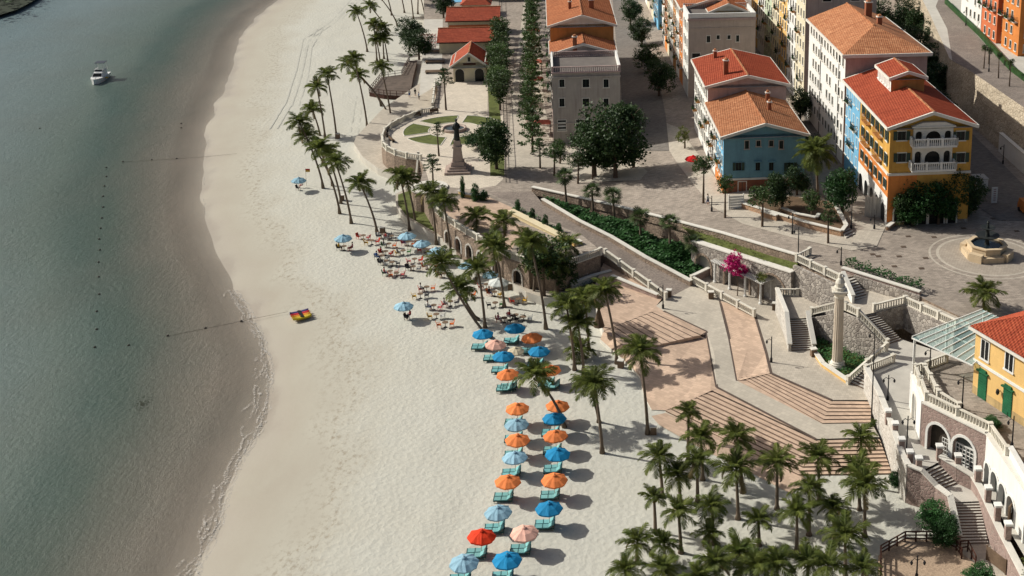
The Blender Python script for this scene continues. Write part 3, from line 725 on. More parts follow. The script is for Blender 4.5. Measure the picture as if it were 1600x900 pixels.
# low path wall in the alcove, ramp balustrade
wallrun('low_wall', 'low pale wall sloping along the ramp foot above the pink terrace', GP([(956, 440, 2.1), (1028, 466, 2.1)]), [.9, .5], .35, STONEP)
wallrun('low_wall', 'curved low wall inside the dark alcove below the terrace', GP([(893, 452, 1.3), (925, 440, 1.3), (955, 432, 1.3)]), .9, .3, CONC)
arp = [rl[2], rl[3], rl[4], rl[5]]
sk3 = skirt('ramp_side_wall', [rl[i] for i in range(2, 6)], .5, STONEB, closed=False); tag(sk3, 'brown stone face under the left edge of the ramp road', 'wall')
balustrade('white balustrade stepping down the left side of the ramp road', [rl[3], rl[4], rl[5]], 1.05)
# right stone parapet of the ramp, built as stepped lengths
names = ['uppermost', 'second', 'third', 'fourth', 'lowest']
for i, (a, b) in enumerate(zip(rr[1:], rr[2:])):
    wallrun('ramp_parapet', '%s length of the pale capped stone parapet along the green bank' % names[i], [a, b], [.75, .75], .4, STONEB, TRIM)
# street parapet
wallrun('street_parapet', 'long white-capped stone parapet between the street and the green bank', STREDGE, .75, .4, STONEB, TRIM, down=.5)
# planter ledge wall with arches over the pergola
LED = [S(1087, 372), S(1165, 396), S(1243, 417)]
for p in LED: p.z = 7.0
ledz = [6.6, 7.2, 7.6]
for p, z in zip(LED, ledz): p.z = z
poly = [LED[0], LED[1], LED[2], STREDGE[6], STREDGE[5], STREDGE[4], STREDGE[3]]
surf('ledge_planter', poly, idw([Vector((p.x, p.y, z)) for p, z in zip(poly, ledz + [8.0, 7.6, 7.2, 6.9])]), GRASS, 0)
wbase = [G(1100, 415, 3.0), G(1245, 470, 3.0)]
la, lb = LED[0], LED[2]
l = (Vector(lb[:2]) - Vector(la[:2])).length
STONEFILL = STONEW
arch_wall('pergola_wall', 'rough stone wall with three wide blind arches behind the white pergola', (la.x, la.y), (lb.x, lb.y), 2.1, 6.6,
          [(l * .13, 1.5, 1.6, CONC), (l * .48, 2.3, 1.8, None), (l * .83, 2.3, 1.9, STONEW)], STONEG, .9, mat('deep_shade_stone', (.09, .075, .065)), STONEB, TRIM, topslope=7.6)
# grey rubble wall from the pergola to the column, with balustrade
RW = [LED[2], G(1312, 440, 8.5)]
bw = RW[0].copy(); bw.z = 0
for nm, lab, pts, zt in (('rubble_wall', 'tall grey rubble wall below the balustrade left of the column', [S(1243, 415), S(1312, 444)], 8.4),):
    arch_wall(nm, lab, pts[0], pts[1], 2.1, zt, [], STONEG, .5)
balustrade('white balustrade on the grey rubble wall left of the column', [S(1245, 408), S(1312, 440)], 1.05)
balustrade('short white balustrade turning in at the street corner', [S(1245, 408), S(1265, 398)], 1.0)
arch_wall('rubble_wall', 'grey rubble wall above the left stair landing behind the column', S(1312, 444), S(1322, 438), 2.1, 8.4, [], STONEG, .2)
# walls and rails around the stairs
WS = STONEW
flight('stone_stairs', GP([(1231, 498), (1259, 497)], 4.5), GP([(1236, 548), (1269, 547)], 2.1), 14, CONC, 'straight stone stairs left of the tall column', edge=DARKST)
wallrun('stair_wall', 'pale stone wall on the left of the straight stairs', GP([(1214, 462, 4.5), (1229, 500, 4.5), (1234, 549, 2.1)]), [1, 1, .9], .35, WS, TRIM, down=2.6)
wallrun('stair_wall', 'pale stone wall on the right of the straight stairs', GP([(1262, 498, 4.5), (1272, 549, 2.1)]), [1, .9], .35, WS, TRIM, down=2.4)
balustrade('short white balustrade across the pergola end of the stair landing', GP([(1214, 462), (1246, 462)], 4.5))
balustrade('white balustrade rising behind the column from the left landing', GP([(1268, 492, 4.5), (1310, 482, 6.9), (1322, 484, 7.1)]))
arch_wall('rubble_wall', 'grey rubble wall behind the column above the green bed', G(1268, 497, 4.5), G(1318, 487, 7.1), 2.1, 4.6, [], STONEG, .25, topslope=7.0)
arch_wall('rubble_wall', 'short grey rubble wall under the top landing just right of the column', G(1318, 487, 7.1), G(1342, 497, 7.1), 2.1, 7.08, [], STONEG, .25)
arch_wall('rubble_wall', 'grey rubble wall right of the column sloping down to the landing', G(1342, 497, 7.1), G(1387, 545, 4.5), 2.1, 7.08, [], STONEG, .25, topslope=4.5)
flight('stone_stairs', GP([(1341, 493), (1368, 487)], 7.1), GP([(1386, 539), (1408, 531)], 4.5), 14, CONC, 'dark-risered stairs climbing behind the column between rubble walls')
balustrade('white balustrade down the left side of the middle stairs', GP([(1322, 484, 7.1), (1341, 494, 7.1), (1386, 542, 4.5)]))
flight('stone_stairs', GP([(1320, 436), (1334, 431)], 8.5), GP([(1336, 470), (1356, 465)], 7.1), 8, CONC, 'short upper stairs from the street beside the stone planter')
wallrun('planter_wall', 'rubble planter wall edging the street above the stairs', GP([(1316, 424, 8.5), (1438, 462, 8.5)]), .5, .4, STONEP)
wallrun('stair_cheek', 'white cheek wall left of the short upper stairs', GP([(1317, 436, 8.5), (1333, 474, 7.1)]), [1, 1], .3, WHITE)
arch_wall('rubble_wall', 'tall rubble wall below the zigzag balustrade', G(1368, 487, 7.1), G(1414, 475, 7.6), 4.4, 7.1, [], STONEG, .3, topslope=7.6)
arch_wall('rubble_wall', 'rubble wall under the street planter beside the short upper stairs', S(1335, 431), S(1438, 464), 7.0, 8.7, [], STONEG, .25)
arch_wall('rubble_wall', 'tall rubble wall running down to the glass canopy', G(1414, 475, 7.6), G(1494, 512, 8.5), 4.4, 7.6, [], STONEG, .3, topslope=8.5)
balustrade('white zigzag balustrade above the tall rubble wall', GP([(1366, 487, 7.1), (1414, 475, 7.6), (1494, 512, 8.5)]), 1.05)
flight('stone_stairs', GP([(1378, 551), (1394, 562)], 4.5), GP([(1326, 598), (1354, 610)], 2.1), 12, CONC, 'lower stairs between balustrades up to the white landing')
balustrade('white balustrade up the left of the lower stairs', GP([(1325, 600, 2.1), (1384, 548, 4.5)]))
balustrade('short white balustrade on the landing beside the lower stairs', GP([(1353, 583, 4.5), (1395, 566, 4.5)]))
wallrun('bed_kerb', 'tan kerb wall round the green bed below the column', GP([(1274, 556, 2.1), (1286, 573, 2.1), (1325, 600, 2.1)]), .45, .35, YELP)
# court boundary wall
cw = GP([(1353, 583, 4.5), (1374, 624, 4.3), (1385, 652, 4.1), (1410, 722, 3.6), (1419, 738, 3.5)])
wallrun('court_wall', 'tall pale stone wall bounding the white court above the beach steps', cw, [.8] * 5, .4, WS, TRIM, down=4.6)
sw = GP([(1419, 738, 3.5), (1440, 748, 3.2), (1463, 772, 2.2), (1484, 788, 2.2), (1498, 850, .2)])
wallrun('curving_stair_wall', 'pinkish rubble wall curving down the left of the court stairs', sw, [.8, .9, .9, .9, .9], .4, STONEP, TRIM, down=3.4)
flight('court_stairs', GP([(1442, 736), (1467, 723)], 3.5), GP([(1466, 767), (1494, 756)], 2.2), 7, CONC, 'upper flight of stairs from the white court with dark risers')
flight('court_stairs', GP([(1487, 784), (1530, 783)], 2.2), GP([(1500, 850), (1544, 849)], .15), 14, CONC, 'long lower flight of stairs down to the pebbled deck')
sw2 = GP([(1468, 722, 3.5), (1496, 740, 3.2), (1520, 755, 2.8), (1532, 775, 2.6), (1562, 840, 2.2), (1602, 918, 1.6)])
wallrun('curving_stair_wall', 'long pale sloping wall along the right of the court stairs', sw2, [.7, .8, .8, .8, .8, .8], .45, STONEP, TRIM, down=3)
pill = MB(); pill.box(-.28, .28, -.28, .28, 0, 1.5, STONEP)
pm = pill.mesh('shaft'); pc = MB(); pc.box(-.36, .36, -.36, .36, 1.5, 1.72, WHITE); pcm = pc.mesh('cap')
for k, (x, y, z, w) in enumerate([(1387, 662, 4.0, 'highest in the row by the pale court wall'), (1398, 682, 3.9, 'second down the row by the pale court wall'), (1408, 707, 3.7, 'beside the court lamp on the wall'),
                                  (1421, 727, 3.5, 'at the lower end of the court wall'), (1435, 737, 3.5, 'left of the upper court stairs'), (1467, 718, 3.5, 'right of the upper court stairs'),
                                  (1496, 733, 3.4, 'in front of the glazed arch'), (1527, 754, 3.4, 'past the glazed arch'), (1543, 784, 3.3, 'first along the arcade strip'),
                                  (1558, 812, 3.2, 'second along the arcade strip'), (1574, 841, 3.1, 'third along the arcade strip')]):
    t = thing('gate_pillar', 'stone pillar with white cap ' + w, 'pillar', G(x, y, z), 0, 'capped pillars round the court'); put('shaft', pm, t); put('cap', pcm, t)
# restaurant wall below the house terrace, with arches
H0, H1, H2, H3 = HT[1], HT[3], HT[5], HT[7]
def doorfill(nm): return mat(nm, (.05, .055, .05), rough=.15, bmp=0)
GL2 = mat('arch_glass', (.07, .085, .08), rough=.12, bmp=0, spec=.5)
arch_wall('court_arch_wall', 'white wall with a tall narrow arch at the corner of the court', HT[1], HT[3], 3.9, 8.5, [((HT[3] - HT[1]).length * .45, .8, 2.6, WHITE)], WHITE, .5, None, TRIM)
l2 = (H2 - H1).length
arch_wall('court_arch_wall', 'pinkish rubble wall with two white-framed arches facing the court', H1, H2, 3.4, 8.5,
          [(l2 * .28, 1.35, 2.2, mat('open_interior', (.05, .04, .03))), (l2 * .68, 1.35, 2.2, GL2)], STONEP, .6, None, WHITE, cap=TRIM)
# glazing bars in the right arch
uu = (H2 - H1).normalized(); outv = Vector((uu.y, -uu.x, 0)); gb = MB(); c0 = Vector((H1.x, H1.y, 3.4))
for cs, hw in ((l2 * .68, 1.35),):
    def PP(s, z): v = uu * s + outv * .12; return Vector((v.x, v.y, z))
    for k in range(7):
        s = cs - hw + 2 * hw * k / 6; gb.bar(PP(s, 0), PP(s, 2.3), .07 if k not in (0, 3, 6) else .16, .07, WHITE)
        w = .05 if k not in (0, 3, 6) else .1
        p = PP(s, 0); gb.box(p.x - w / 2, p.x + w / 2, p.y - w / 2, p.y + w / 2, 0, 2.3, WHITE)
    for j in range(6): gb.bar(PP(cs - hw, j * .45), PP(cs + hw, j * .45), .07, .07 if j else .2, WHITE)
    gb.bar(PP(cs - hw, 2.25), PP(cs + hw, 2.25), .12, .14, WHITE)
t = thing('glazed_door', 'white gridded glass doors filling the right-hand court arch', 'door', c0); gb.build('glazing_bars', t)
gb = MB(); cs = l2 * .28 + .5
for k in range(4):
    p = PP(cs + .9 * k / 3 - .1, 0) + outv * .3; gb.box(p.x - .03, p.x + .03, p.y - .03, p.y + .03, 0, 2.3, WHITE)
for j in range(6): gb.bar(PP(cs - .1, j * .45) + outv * .3, PP(cs + .8, j * .45) + outv * .3, .06, .06, WHITE)
t = thing('glazed_door', 'open glass door leaf in the left-hand court arch', 'door', c0); gb.build('glazing_bars', t)
l3 = (H3 - H2).length
arch_wall('arcade_facade', 'white facade with tall arches running along the bottom right edge', H2, H3, 3.2, 8.5,
          [(l3 * .14, .6, 2.0, GL2), (l3 * .36, .85, 1.9, GL2), (l3 * .60, .85, 1.9, GL2), (l3 * .84, .85, 1.9, GL2)], WHITE, .5, None, WHITE, cap=TRIM)
arch_wall('arcade_facade', 'continuation of the white arched facade beyond the frame edge', H3, HT[8], 3.2, 8.5, [(3, .85, 1.9, GL2), (8, .85, 1.9, GL2)], WHITE, .5, None, WHITE, cap=TRIM)
balustrade('white balustrade along the terrace above the two court arches', [p + Vector((0, 0, 0)) for p in (HT[2], HT[3], HT[4], HT[5], HT[6])], 1.05)
balustrade('white balustrade under the glass canopy', GP([(1478, 566, 8.5), (1430, 584, 8.5), (1437, 603, 8.5)]), 1.05)
balustrade('inner curved white balustrade on the house terrace', GP([(1444, 583), (1453, 598), (1462, 617), (1466, 624), (1498, 644)], 8.5), 1.05)
wallrun('terrace_parapet', 'solid white parapet on the terrace above the arcade facade', [HT[6] + Vector((.3, 0, 0)), HT[7], HT[8]], 1.0, .3, WHITE, WHITE)
# turret at the foot of the plaza
TC = G(672, 322, 1.3)
t = thing('round_bastion', 'small round stone bastion below the circular plaza stairs', 'bastion', TC)
mb = MB(); mb.lathe([(3.0, 0), (2.9, 3.2)], STONEB, 20); mb.build('masonry', t)
mb = MB(); mb.lathe([(3.1, 3.2), (3.1, 3.45)], TRIM, 20); mb.build('coping', t)
# ================================================================ buildings
WCACHE = {}
def win_mesh(w, h, style, frame=TRIM):
    k = (round(w, 1), round(h, 1), style, frame.name)
    if k in WCACHE: return WCACHE[k]
    w, h = k[0], k[1]; f = MB(); g = MB(); s = MB(); t = .13
    x = w / 2; z = h / 2
    for (a, b, c, d) in ((-x - t, -x, -z, z), (x, x + t, -z, z), (-x - t, x + t, z, z + t), (-x - t - .08, x + t + .08, -z - t - .03, -z)):
        f.box(a, b, -.07 if c > -z - .01 else -.16, .02, c, d, frame)
    if style in ('shut', 'hood'):
        pass
    if style == 'hood': f.box(-x - .25, x + .25, -.34, .02, z + t, z + t + .12, frame)
    g.box(-x, x, -.03, .02, -z, z, GLASS); g.box(-.04, .04, -.06, -.03, -z, z, frame if style == 'lite' else SHUT)
    s2 = MB()
    for sg, s_ in ((-1, s), (1, s2)):
        s_.box(sg * (x + .04) - (0 if sg > 0 else x * .95), sg * (x + .04) + (x * .95 if sg > 0 else 0), -.13, -.08, -z, z, SHUT)
    WCACHE[k] = (f.mesh('window_frame'), g.mesh('pane'), (s.mesh('shutter'), s2.mesh('shutter')) if style == 'shut' else None); return WCACHE[k]
class Bld:
    def __init__(s, name, label, o, w, d, h, mf, ml=None, mr=None, rz=None, cat='building', group=None):
        s.o = Vector(o); s.rz = TH if rz is None else rz; s.w = w; s.d = d; s.h = h
        s.root = thing(name, label, cat, s.o, s.rz, group)
        mb = MB(); ml = ml or mf; mr = mr or mf
        mb.face([(0, 0, -3), (w, 0, -3), (w, 0, h), (0, 0, h)], mf); mb.face([(0, d, -3), (0, 0, -3), (0, 0, h), (0, d, h)], ml)
        mb.face([(w, 0, -3), (w, d, -3), (w, d, h), (w, 0, h)], mr); mb.face([(w, d, -3), (0, d, -3), (0, d, h), (w, d, h)], mf)
        mb.face([(0, 0, h), (w, 0, h), (w, d, h), (0, d, h)], CONC); mb.build('wall', s.root)
    def frame(s):
        return Vector((cos(s.rz), sin(s.rz), 0)), Vector((-sin(s.rz), cos(s.rz), 0))
    def xz(s, px, py):      # pixel on the front face -> local x, z
        r = Vector(ray(px, py)); n = s.frame()[1]; c = Vector((0, 0, CAMH)); t = (s.o - c).dot(n) / r.dot(n); p = c + r * t - s.o
        return p.dot(s.frame()[0]), p.z
    def yz(s, px, py):
        r = Vector(ray(px, py)); n = s.frame()[0]; c = Vector((0, 0, CAMH)); t = (s.o - c).dot(n) / r.dot(n); p = c + r * t - s.o
        return p.dot(s.frame()[1]), p.z
    def win(s, face, u, z, w, h, style='plain', frame=TRIM):
        f, g, sh = win_mesh(w, h, style, frame)
        loc, rot = {'F': ((u, -.004, z), 0), 'L': ((-.004, u, z), -pi / 2), 'R': ((s.w + .004, u, z), pi / 2)}[face]
        o = put('window', f, s.root, loc, (0, 0, rot)); put('pane', g, o)
        for q in sh or (): put('shutter', q, o)
        return o
    def pwin(s, px, py, wp, hp, style='plain', frame=TRIM):
        x, z = s.xz(px, py); x2 = s.xz(px + wp, py)[0]; z2 = s.xz(px, py + hp)[1]
        return s.win('F', x, z, x2 - x, z - z2, style, frame)
    def grid(s, face, us, zs, w, h, style='plain', skip=0, frame=TRIM):
        R = random.Random(int(s.o.x * 7))
        for z in zs:
            for u in us:
                if R.random() < skip: continue
                s.win(face, u, z, w, h, style, frame)
    def band(s, face, u0, u1, z0, z1, m, dz=.02, name='facade_band'):
        mb = MB()
        if face == 'F': mb.box(u0, u1, -dz, .0, z0, z1, m)
        elif face == 'L': mb.box(-dz, 0, u0, u1, z0, z1, m)
        else: mb.box(s.w, s.w + dz, u0, u1, z0, z1, m)
        return mb.build(name, s.root)
    def gable(s, z, rise, ov=.5, m=TILE, y0=0, y1=None, x0=0, x1=None, hip=False, gm=None, trim=TRIM, name='roof', rb=True):
        """ridge along depth"""
        x1 = s.w if x1 is None else x1; y1 = s.d if y1 is None else y1; xm = (x0 + x1) / 2
        mb = MB(); a0, a1, b0, b1 = x0 - ov, x1 + ov, y0 - ov, y1 + (ov if not hip else 0)
        ze = z - rise * ov / ((x1 - x0) / 2) * .8; rl_ = .32; n = max(4, int((b1 - b0) / rl_)); th = .2
        hy = (b0 + rise * 2.3) if hip else b0
        for sgn, xe in ((-1, a0), (1, a1)):
            if hip:
                mb.face([(xe, b0, ze), (xe, b1, ze), (xm, b1, z + rise), (xm, hy + 3, z + rise)] if sgn > 0 else [(xm, hy + 3, z + rise), (xm, b1, z + rise), (xe, b1, ze), (xe, b0, ze)], m)
                continue
            k = mb.mi(m); i0 = len(mb.v)
            for i in range(n * 2 + 1):
                y = b0 + (b1 - b0) * i / (2 * n); dz = .07 * (i % 2)
                mb.v += [(xe, y, ze + dz), (xm, y, z + rise + dz)]
            for i in range(n * 2):
                q = (i0 + 2 * i, i0 + 2 * i + 1, i0 + 2 * i + 3, i0 + 2 * i + 2); mb.f.append(q if sgn < 0 else q[::-1]); mb.m.append(k)
        if hip: mb.face([(a0, b0, ze), (a1, b0, ze), (xm, hy + 3, z + rise)], m)
        mb.build(name, s.root)
        t = MB()      # fascia and eaves
        for xe in (a0, a1):
            t.box(xe - .12, xe + .12, b0 - .05, b1 + .05, ze - .38, ze + .04, trim)
        if not hip:
            for yy in (b0, b1):
                for xa, za, xb, zb in ((a0, ze, xm, z + rise), (xm, z + rise, a1, ze)):
                    t.hexa([(xa, yy - .15, za - .42), (xb, yy - .15, zb - .42), (xb, yy + .15, zb - .42), (xa, yy + .15, za - .42)],
                           [(xa, yy - .15, za + .06), (xb, yy - .15, zb + .06), (xb, yy + .15, zb + .06), (xa, yy + .15, za + .06)], trim)
        else: t.box(a0, a1, b0 - .12, b0 + .12, ze - .5, ze + .04, trim)
        # soffit
        t.face([(a0, b1, ze - .3), (a1, b1, ze - .3), (a1, b0, ze - .3), (a0, b0, ze - .3)], trim)
        t.build('cornice', s.root)
        if rb:
            r_ = MB(); r_.box(xm - .14, xm + .14, hy + (3 if hip else 0), b1, z + rise - .02, z + rise + .14, TILEP); r_.build('ridge_cap', s.root)
        if not hip:
            gm_ = gm or (s.root.children[0].data.materials[0])
            for yy in (y0, y1):
                g = MB(); g.face([(x0, yy, z - .45), (x1, yy, z - .45), (x1, yy, z), (xm, yy, z + rise - .3), (x0, yy, z)] if yy == y0 else [(x1, yy, z - .45), (x0, yy, z - .45), (x0, yy, z), (xm, yy, z + rise - .3), (x1, yy, z)], gm_)
                g.build('gable', s.root)
    def block(s, x0, x1, y0, y1, z0, z1, mf, ml=None, name='upper_storey'):
        mb = MB(); ml = ml or mf
        mb.face([(x0, y0, z0), (x1, y0, z0), (x1, y0, z1), (x0, y0, z1)], mf); mb.face([(x0, y1, z0), (x0, y0, z0), (x0, y0, z1), (x0, y1, z1)], ml)
        mb.face([(x1, y0, z0), (x1, y1, z0), (x1, y1, z1), (x1, y0, z1)], mf); mb.face([(x1, y1, z0), (x0, y1, z0), (x0, y1, z1), (x1, y1, z1)], mf)
        mb.face([(x0, y0, z1), (x1, y0, z1), (x1, y1, z1), (x0, y1, z1)], CONC); return mb.build(name, s.root)
    def chimney(s, x, y, z, h=1.8, w=.7):
        b = MB(); b.box(x - w / 2, x + w / 2, y - w / 2, y + w / 2, z - .8, z + h, BRICKM); o = b.build('chimney', s.root)
        c = MB(); c.box(x - w / 2 - .12, x + w / 2 + .12, y - w / 2 - .12, y + w / 2 + .12, z + h, z + h + .15, TRIM)
        c.lathe([(w * .5, z + h + .15), (w * .42, z + h + .45), (.1, z + h + .55)], TILEP, 8, (x, y, 0)); c.build('chimney_cap', o)
    def rail(s, pts, z, h=1.0, m=BALU, gap=.38):
        r = MB(); b = MB()
        for (xa, ya), (xb, yb) in zip(pts, pts[1:]):
            A, B = Vector((xa, ya, z)), Vector((xb, yb, z)); r.bar(A + Vector((0, 0, h - .14)), B + Vector((0, 0, h - .14)), .26, .14, m); r.bar(A, B, .22, .14, m)
            for p in (A, B): r.box(p.x - .17, p.x + .17, p.y - .17, p.y + .17, z, z + h + .06, m)
            n = int((B - A).length / gap)
            for k in range(n):
                p = A.lerp(B, (k + .5) / n); b.box(p.x - .07, p.x + .07, p.y - .07, p.y + .07, z + .14, z + h - .14, m, skip=(0, 1))
        o = r.build('roof_balustrade', s.root); q = b.build('balusters', o); q['kind'] = 'stuff'
    def balcony(s, face, u, z, w=1.9, d=.8, m=IRON, slab=TRIM, plants=False):
        b = MB(); g = MB(); h = .95
        b.box(-w / 2, w / 2, -d, 0, -.14, 0, slab)
        for x in [-w / 2 + .04 + (w - .08) * k / 10 for k in range(11)]: g.box(x - .02, x + .02, -d + .02, -d + .06, 0, h, m)
        for sx in (-1, 1):
            for k in range(4): y = -d + .04 + d * k / 4; g.box(sx * (w / 2 - .05) - .02, sx * (w / 2 - .05) + .02, y - .02, y + .02, 0, h, m)
            g.box(sx * (w / 2 - .05) - .03, sx * (w / 2 - .05) + .03, -d, 0, h, h + .05, m)
        g.box(-w / 2, w / 2, -d, -d + .07, h, h + .05, m)
        loc, rot = {'F': ((u, 0, z), 0), 'L': ((0, u, z), -pi / 2), 'R': ((s.w, u, z), pi / 2)}[face]
        o = b.build('balcony', s.root, loc, (0, 0, rot)); g.build('balcony_railing', o)
        if plants:
            q = MB(); R = random.Random(int(u * 10 + z))
            for k in range(40):
                x, y_, zz = R.uniform(-w / 2, w / 2), -d + R.uniform(-.15, .25), R.uniform(-.1, .5); a = R.uniform(0, 6)
                q.face([(x, y_, zz), (x + .22 * cos(a), y_ + .22 * sin(a), zz + .1), (x + .1, y_ + .05, zz + .25)], HEDGEM)
            q.build('balcony_plants', o)
# ---- grey house
g0 = S(865, 226)
B = Bld('townhouse', 'weathered grey house end with balustraded roof terrace beside the palm street', g0, 12.4, 14.0, 13.6, GREYP, PINKP)
for y in (130, 160):
    for x in (878, 915.5, 947): B.pwin(x, y, 8 if x != 915.5 else 10.5, 12)
x0, z0 = B.xz(878, 196); B.win('F', x0, z0, 1.5, 2.0); x1, z1_ = B.xz(913, 195); B.win('F', x1, z1_, 3.0, 2.0, 'lite'); B.win('F', B.xz(947, 196)[0], z0, 1.2, 2.0)
m_aw = mat('white_slat', (.6, .6, .56)); ab = MB()
for k in range(3): ab.box(x0 - .7, x0 + .7, -.2, -.16, z0 - .9 + k * .65, z0 - .6 + k * .65, m_aw)
ab.build('striped_blind', B.root)
B.band('F', -.1, 12.5, 12.6, 12.9, GREYP, .22, 'cornice'); B.band('F', 0, 12.4, 3.9, 4.15, GREYP, .16, 'string_course'); B.band('F', -.15, 12.55, 13.5, 13.75, PINKP, .3, 'cornice')
B.rail([(.1, .15), (12.3, .15)], 13.6, 1.1, PINKP); B.rail([(.1, 12), (12.3, 12)], 13.6, 1.1, PINKP); 
for _x in (-.1, 12.15):
    mb = MB(); mb.box(_x, _x + .35, .3, 12, 13.6, 14.7, WHITE); mb.build('parapet', B.root)
mb = MB(); mb.box(.26, 12.14, .32, 11.9, 13.61, 13.64, mat('shade_dark_deck', (.16, .14, .125))); mb.build('roof_deck', B.root)  # shade on the roof terrace floor put into the deck colour
B.gable(14.0, 1.9, .3, TILE, 13.4, 24, gm=GREYP); B.block(0, 12.4, 13.3, 24, 13.0, 14.0, PINKP)
B.chimney(4.6, 13.6, 15.2, 1.9, .8)
B.grid('L', [1.6, 4.2, 6.8, 9.4, 12], [11.2, 7.6], 1.0, 1.7, 'shut')
for k, u in enumerate([2, 6, 10]): B.balcony('L', u, 6.6 if k % 2 else 10.2, plants=True)
B2 = Bld('townhouse', 'orange-topped house block with two red tile roofs behind the grey house', B.root.matrix_basis @ Vector((0, 22.6, 0)), 12.6, 42, 17.6, DORANGE, PINKP, WHITE)
B2.gable(17.6, 2.0, .6, TILE); B2.chimney(4.2, 9, 18.9, 1.5, .6); B2.chimney(8.6, 9.5, 18.6, 2.0, 1.0)
B2.grid('L', [2 + 3 * k for k in range(13)], [15.5, 12.2, 8.8, 5.4], .9, 1.6, 'shut')
for i, m in enumerate([PINKP, CREAM, RUST, WHITE, PINKP, DORANGE]): B2.band('L', i * 7, i * 7 + 7, -1, 17.2, m)
for k in range(12): B2.balcony('L', 2 + 3 * (k % 12), [4.4, 7.8, 11.2][k % 3], plants=True)
# market awnings along the promenade
# ---- blue house and the red roof above
b0 = S(1130, 303)
B = Bld('townhouse', 'blue house with rust-red ground floor and orange tiled gable roof', b0, 12.9, 18.6, 9.6, BLUEP, WHITE, BLUEP)
B.gable(9.6, 1.9, .55, TILEP, gm=BLUEP)
for x, w, h, s_ in ((1167, 8, 15, 'plain'), (1185, 7, 10, 'plain'), (1205, 7, 10, 'plain'), (1220.5, 8, 15, 'plain')): B.pwin(x, 224 if h == 10 else 226, w * .8, h * .85, s_, GREYP)
for x, w, h, s_ in ((1154, 13, 14, 'shut'), (1184, 10, 14, 'hood'), (1205, 10, 14, 'hood'), (1235, 13, 14, 'shut')): B.pwin(x, 260, w * .72, h * .85, s_, BLUEP)
B.band('F', 0, 12.9, -1, B.xz(1190, 280)[1], RUST, .05); B.band('F', -.05, 12.95, B.xz(1190, 280)[1], B.xz(1190, 277)[1], TRIM, .1, 'string_course')
B.win('F', 3.0, 1.1, 1.2, 1.6)
B.chimney(8.8, 9, 11.0, 1.1, .55); B.chimney(9.6, 15, 10.8, 1.2, .6)
B.band('L', 0, 9, 2.5, 9.2, BLUEL); B.band('L', 9, 18.6, 0, 9.2, WHITE); B.band('L', 0, 9, -1, 2.5, ORANGE, .04)
B.grid('L', [1.3 + 2.2 * k for k in range(8)], [7.9, 5.2, 2.8], .9, 1.5, 'plain')
for k, (u, z) in enumerate([(3.5, 4.2), (8, 6.8), (12.3, 4.2), (16.5, 6.8), (12, 1.9)]): B.balcony('L', u, z, slab=DORANGE, plants=True)
B = Bld('townhouse', 'pinkish house with bright red gable roof behind the blue house', b0 + B.frame()[1] * 18.75, 13.5, 18.2, 12.6, PINKP, WHITE, PINKP)
B.gable(12.6, 1.7, .55, TILER, gm=PINKP); B.chimney(3.6, 3.6, 13.6, 2.3, .8); B.chimney(3.4, 15.5, 13.5, 1.2, .6)
B.grid('L', [1.3 + 2.2 * k for k in range(8)], [10.9, 8, 5.2, 2.4], .9, 1.6, 'plain')
for k, (u, z) in enumerate([(4, 4.2), (10, 7), (14.3, 4.2)]): B.balcony('L', u, z, slab=DORANGE, plants=True)
# ---- beige house and its coloured row
fr = B.frame()
o3 = b0 + fr[0] * 1.3 + fr[1] * 58; o3.z = zc(o3.x)
B = Bld('townhouse', 'beige house end with flat balustraded roof and four small windows', o3, 13.6, 9.5, 16.4, BEIGEP, WHITE, BEIGEP)
for x, y, w, h in ((1107, 61, 6.5, 12), (1122, 58, 6, 8), (1139, 58, 6, 8), (1152.5, 60, 6, 12)): B.pwin(x, y, w * .8, h * .8)
B.band('F', -.15, 13.75, 15.9, 16.3, PINKP, .3, 'cornice'); B.band('F', 0, 13.6, 14.2, 14.4, BEIGEP, .14, 'string_course')
for q in ((0, 13.6, -.05, .3), (0, .35, .3, 9.2), (13.25, 13.6, .3, 9.2)):
    mb = MB(); mb.box(*q, 16.4, 17.3, WHITE); mb.build('parapet', B.root)
mb = MB(); mb.box(.36, 13.24, .32, 9.1, 16.41, 16.44, bpy.data.materials['shade_dark_deck']); mb.build('roof_deck', B.root); B.rail([(.2, 9.3), (13.4, 9.3)], 16.4, 1.1, PINKP)
B.grid('L', [1.6, 4.2, 6.8], [14.4, 11, 7.6, 4.2], .95, 1.7)
B.win('F', 1.6, 8.6, 1.6, 1.2)
B = Bld('townhouse', 'long row house with orange and white facades behind the beige house', o3 + fr[1] * 9.65, 13.6, 44, 16.6, BEIGEP, WHITE, CREAM)
B.gable(16.6, 2.0, .5, TILE); B.chimney(4.5, 5, 17.8, 1.6); B.chimney(7.5, 3.5, 18.2, 1.5, .6)
for i, m in enumerate([ORANGE, WHITE, DORANGE, WHITE, CREAM, ORANGE, WHITE]): B.band('L', i * 6.3, i * 6.3 + 6.3, -1, 16.2, m)
for i, m in enumerate([CREAM, ORANGE, WHITE, YELP, WHITE]): B.band('R', i * 9, i * 9 + 9, -1, 16.2, m)
B.grid('L', [1.5 + 2.4 * k for k in range(17)], [14.6, 11.2, 7.8, 4.4], .9, 1.7, 'plain'); B.grid('R', [1.5 + 2.8 * k for k in range(15)], [14.6, 11.2], .9, 1.7)
for k in range(16): B.balcony('L', 2 + 2.6 * k, [3.4, 6.8, 10.2][(k * 2) % 3], slab=DORANGE if k % 2 else TRIM, plants=True)
o4 = S(1033, 78)
B = Bld('townhouse', 'pale blue and cream row house at the top of the shaded street', o4 + Vector((-1, 22, 0)), 10, 40, 15, BLUEL, BLUEL, BEIGEP)
for i, m in enumerate([BLUEL, BLUEL, CREAM, BEIGEP, CREAM, WHITE]): B.band('L', i * 6.6, i * 6.6 + 6.6, -1, 14.6, m)
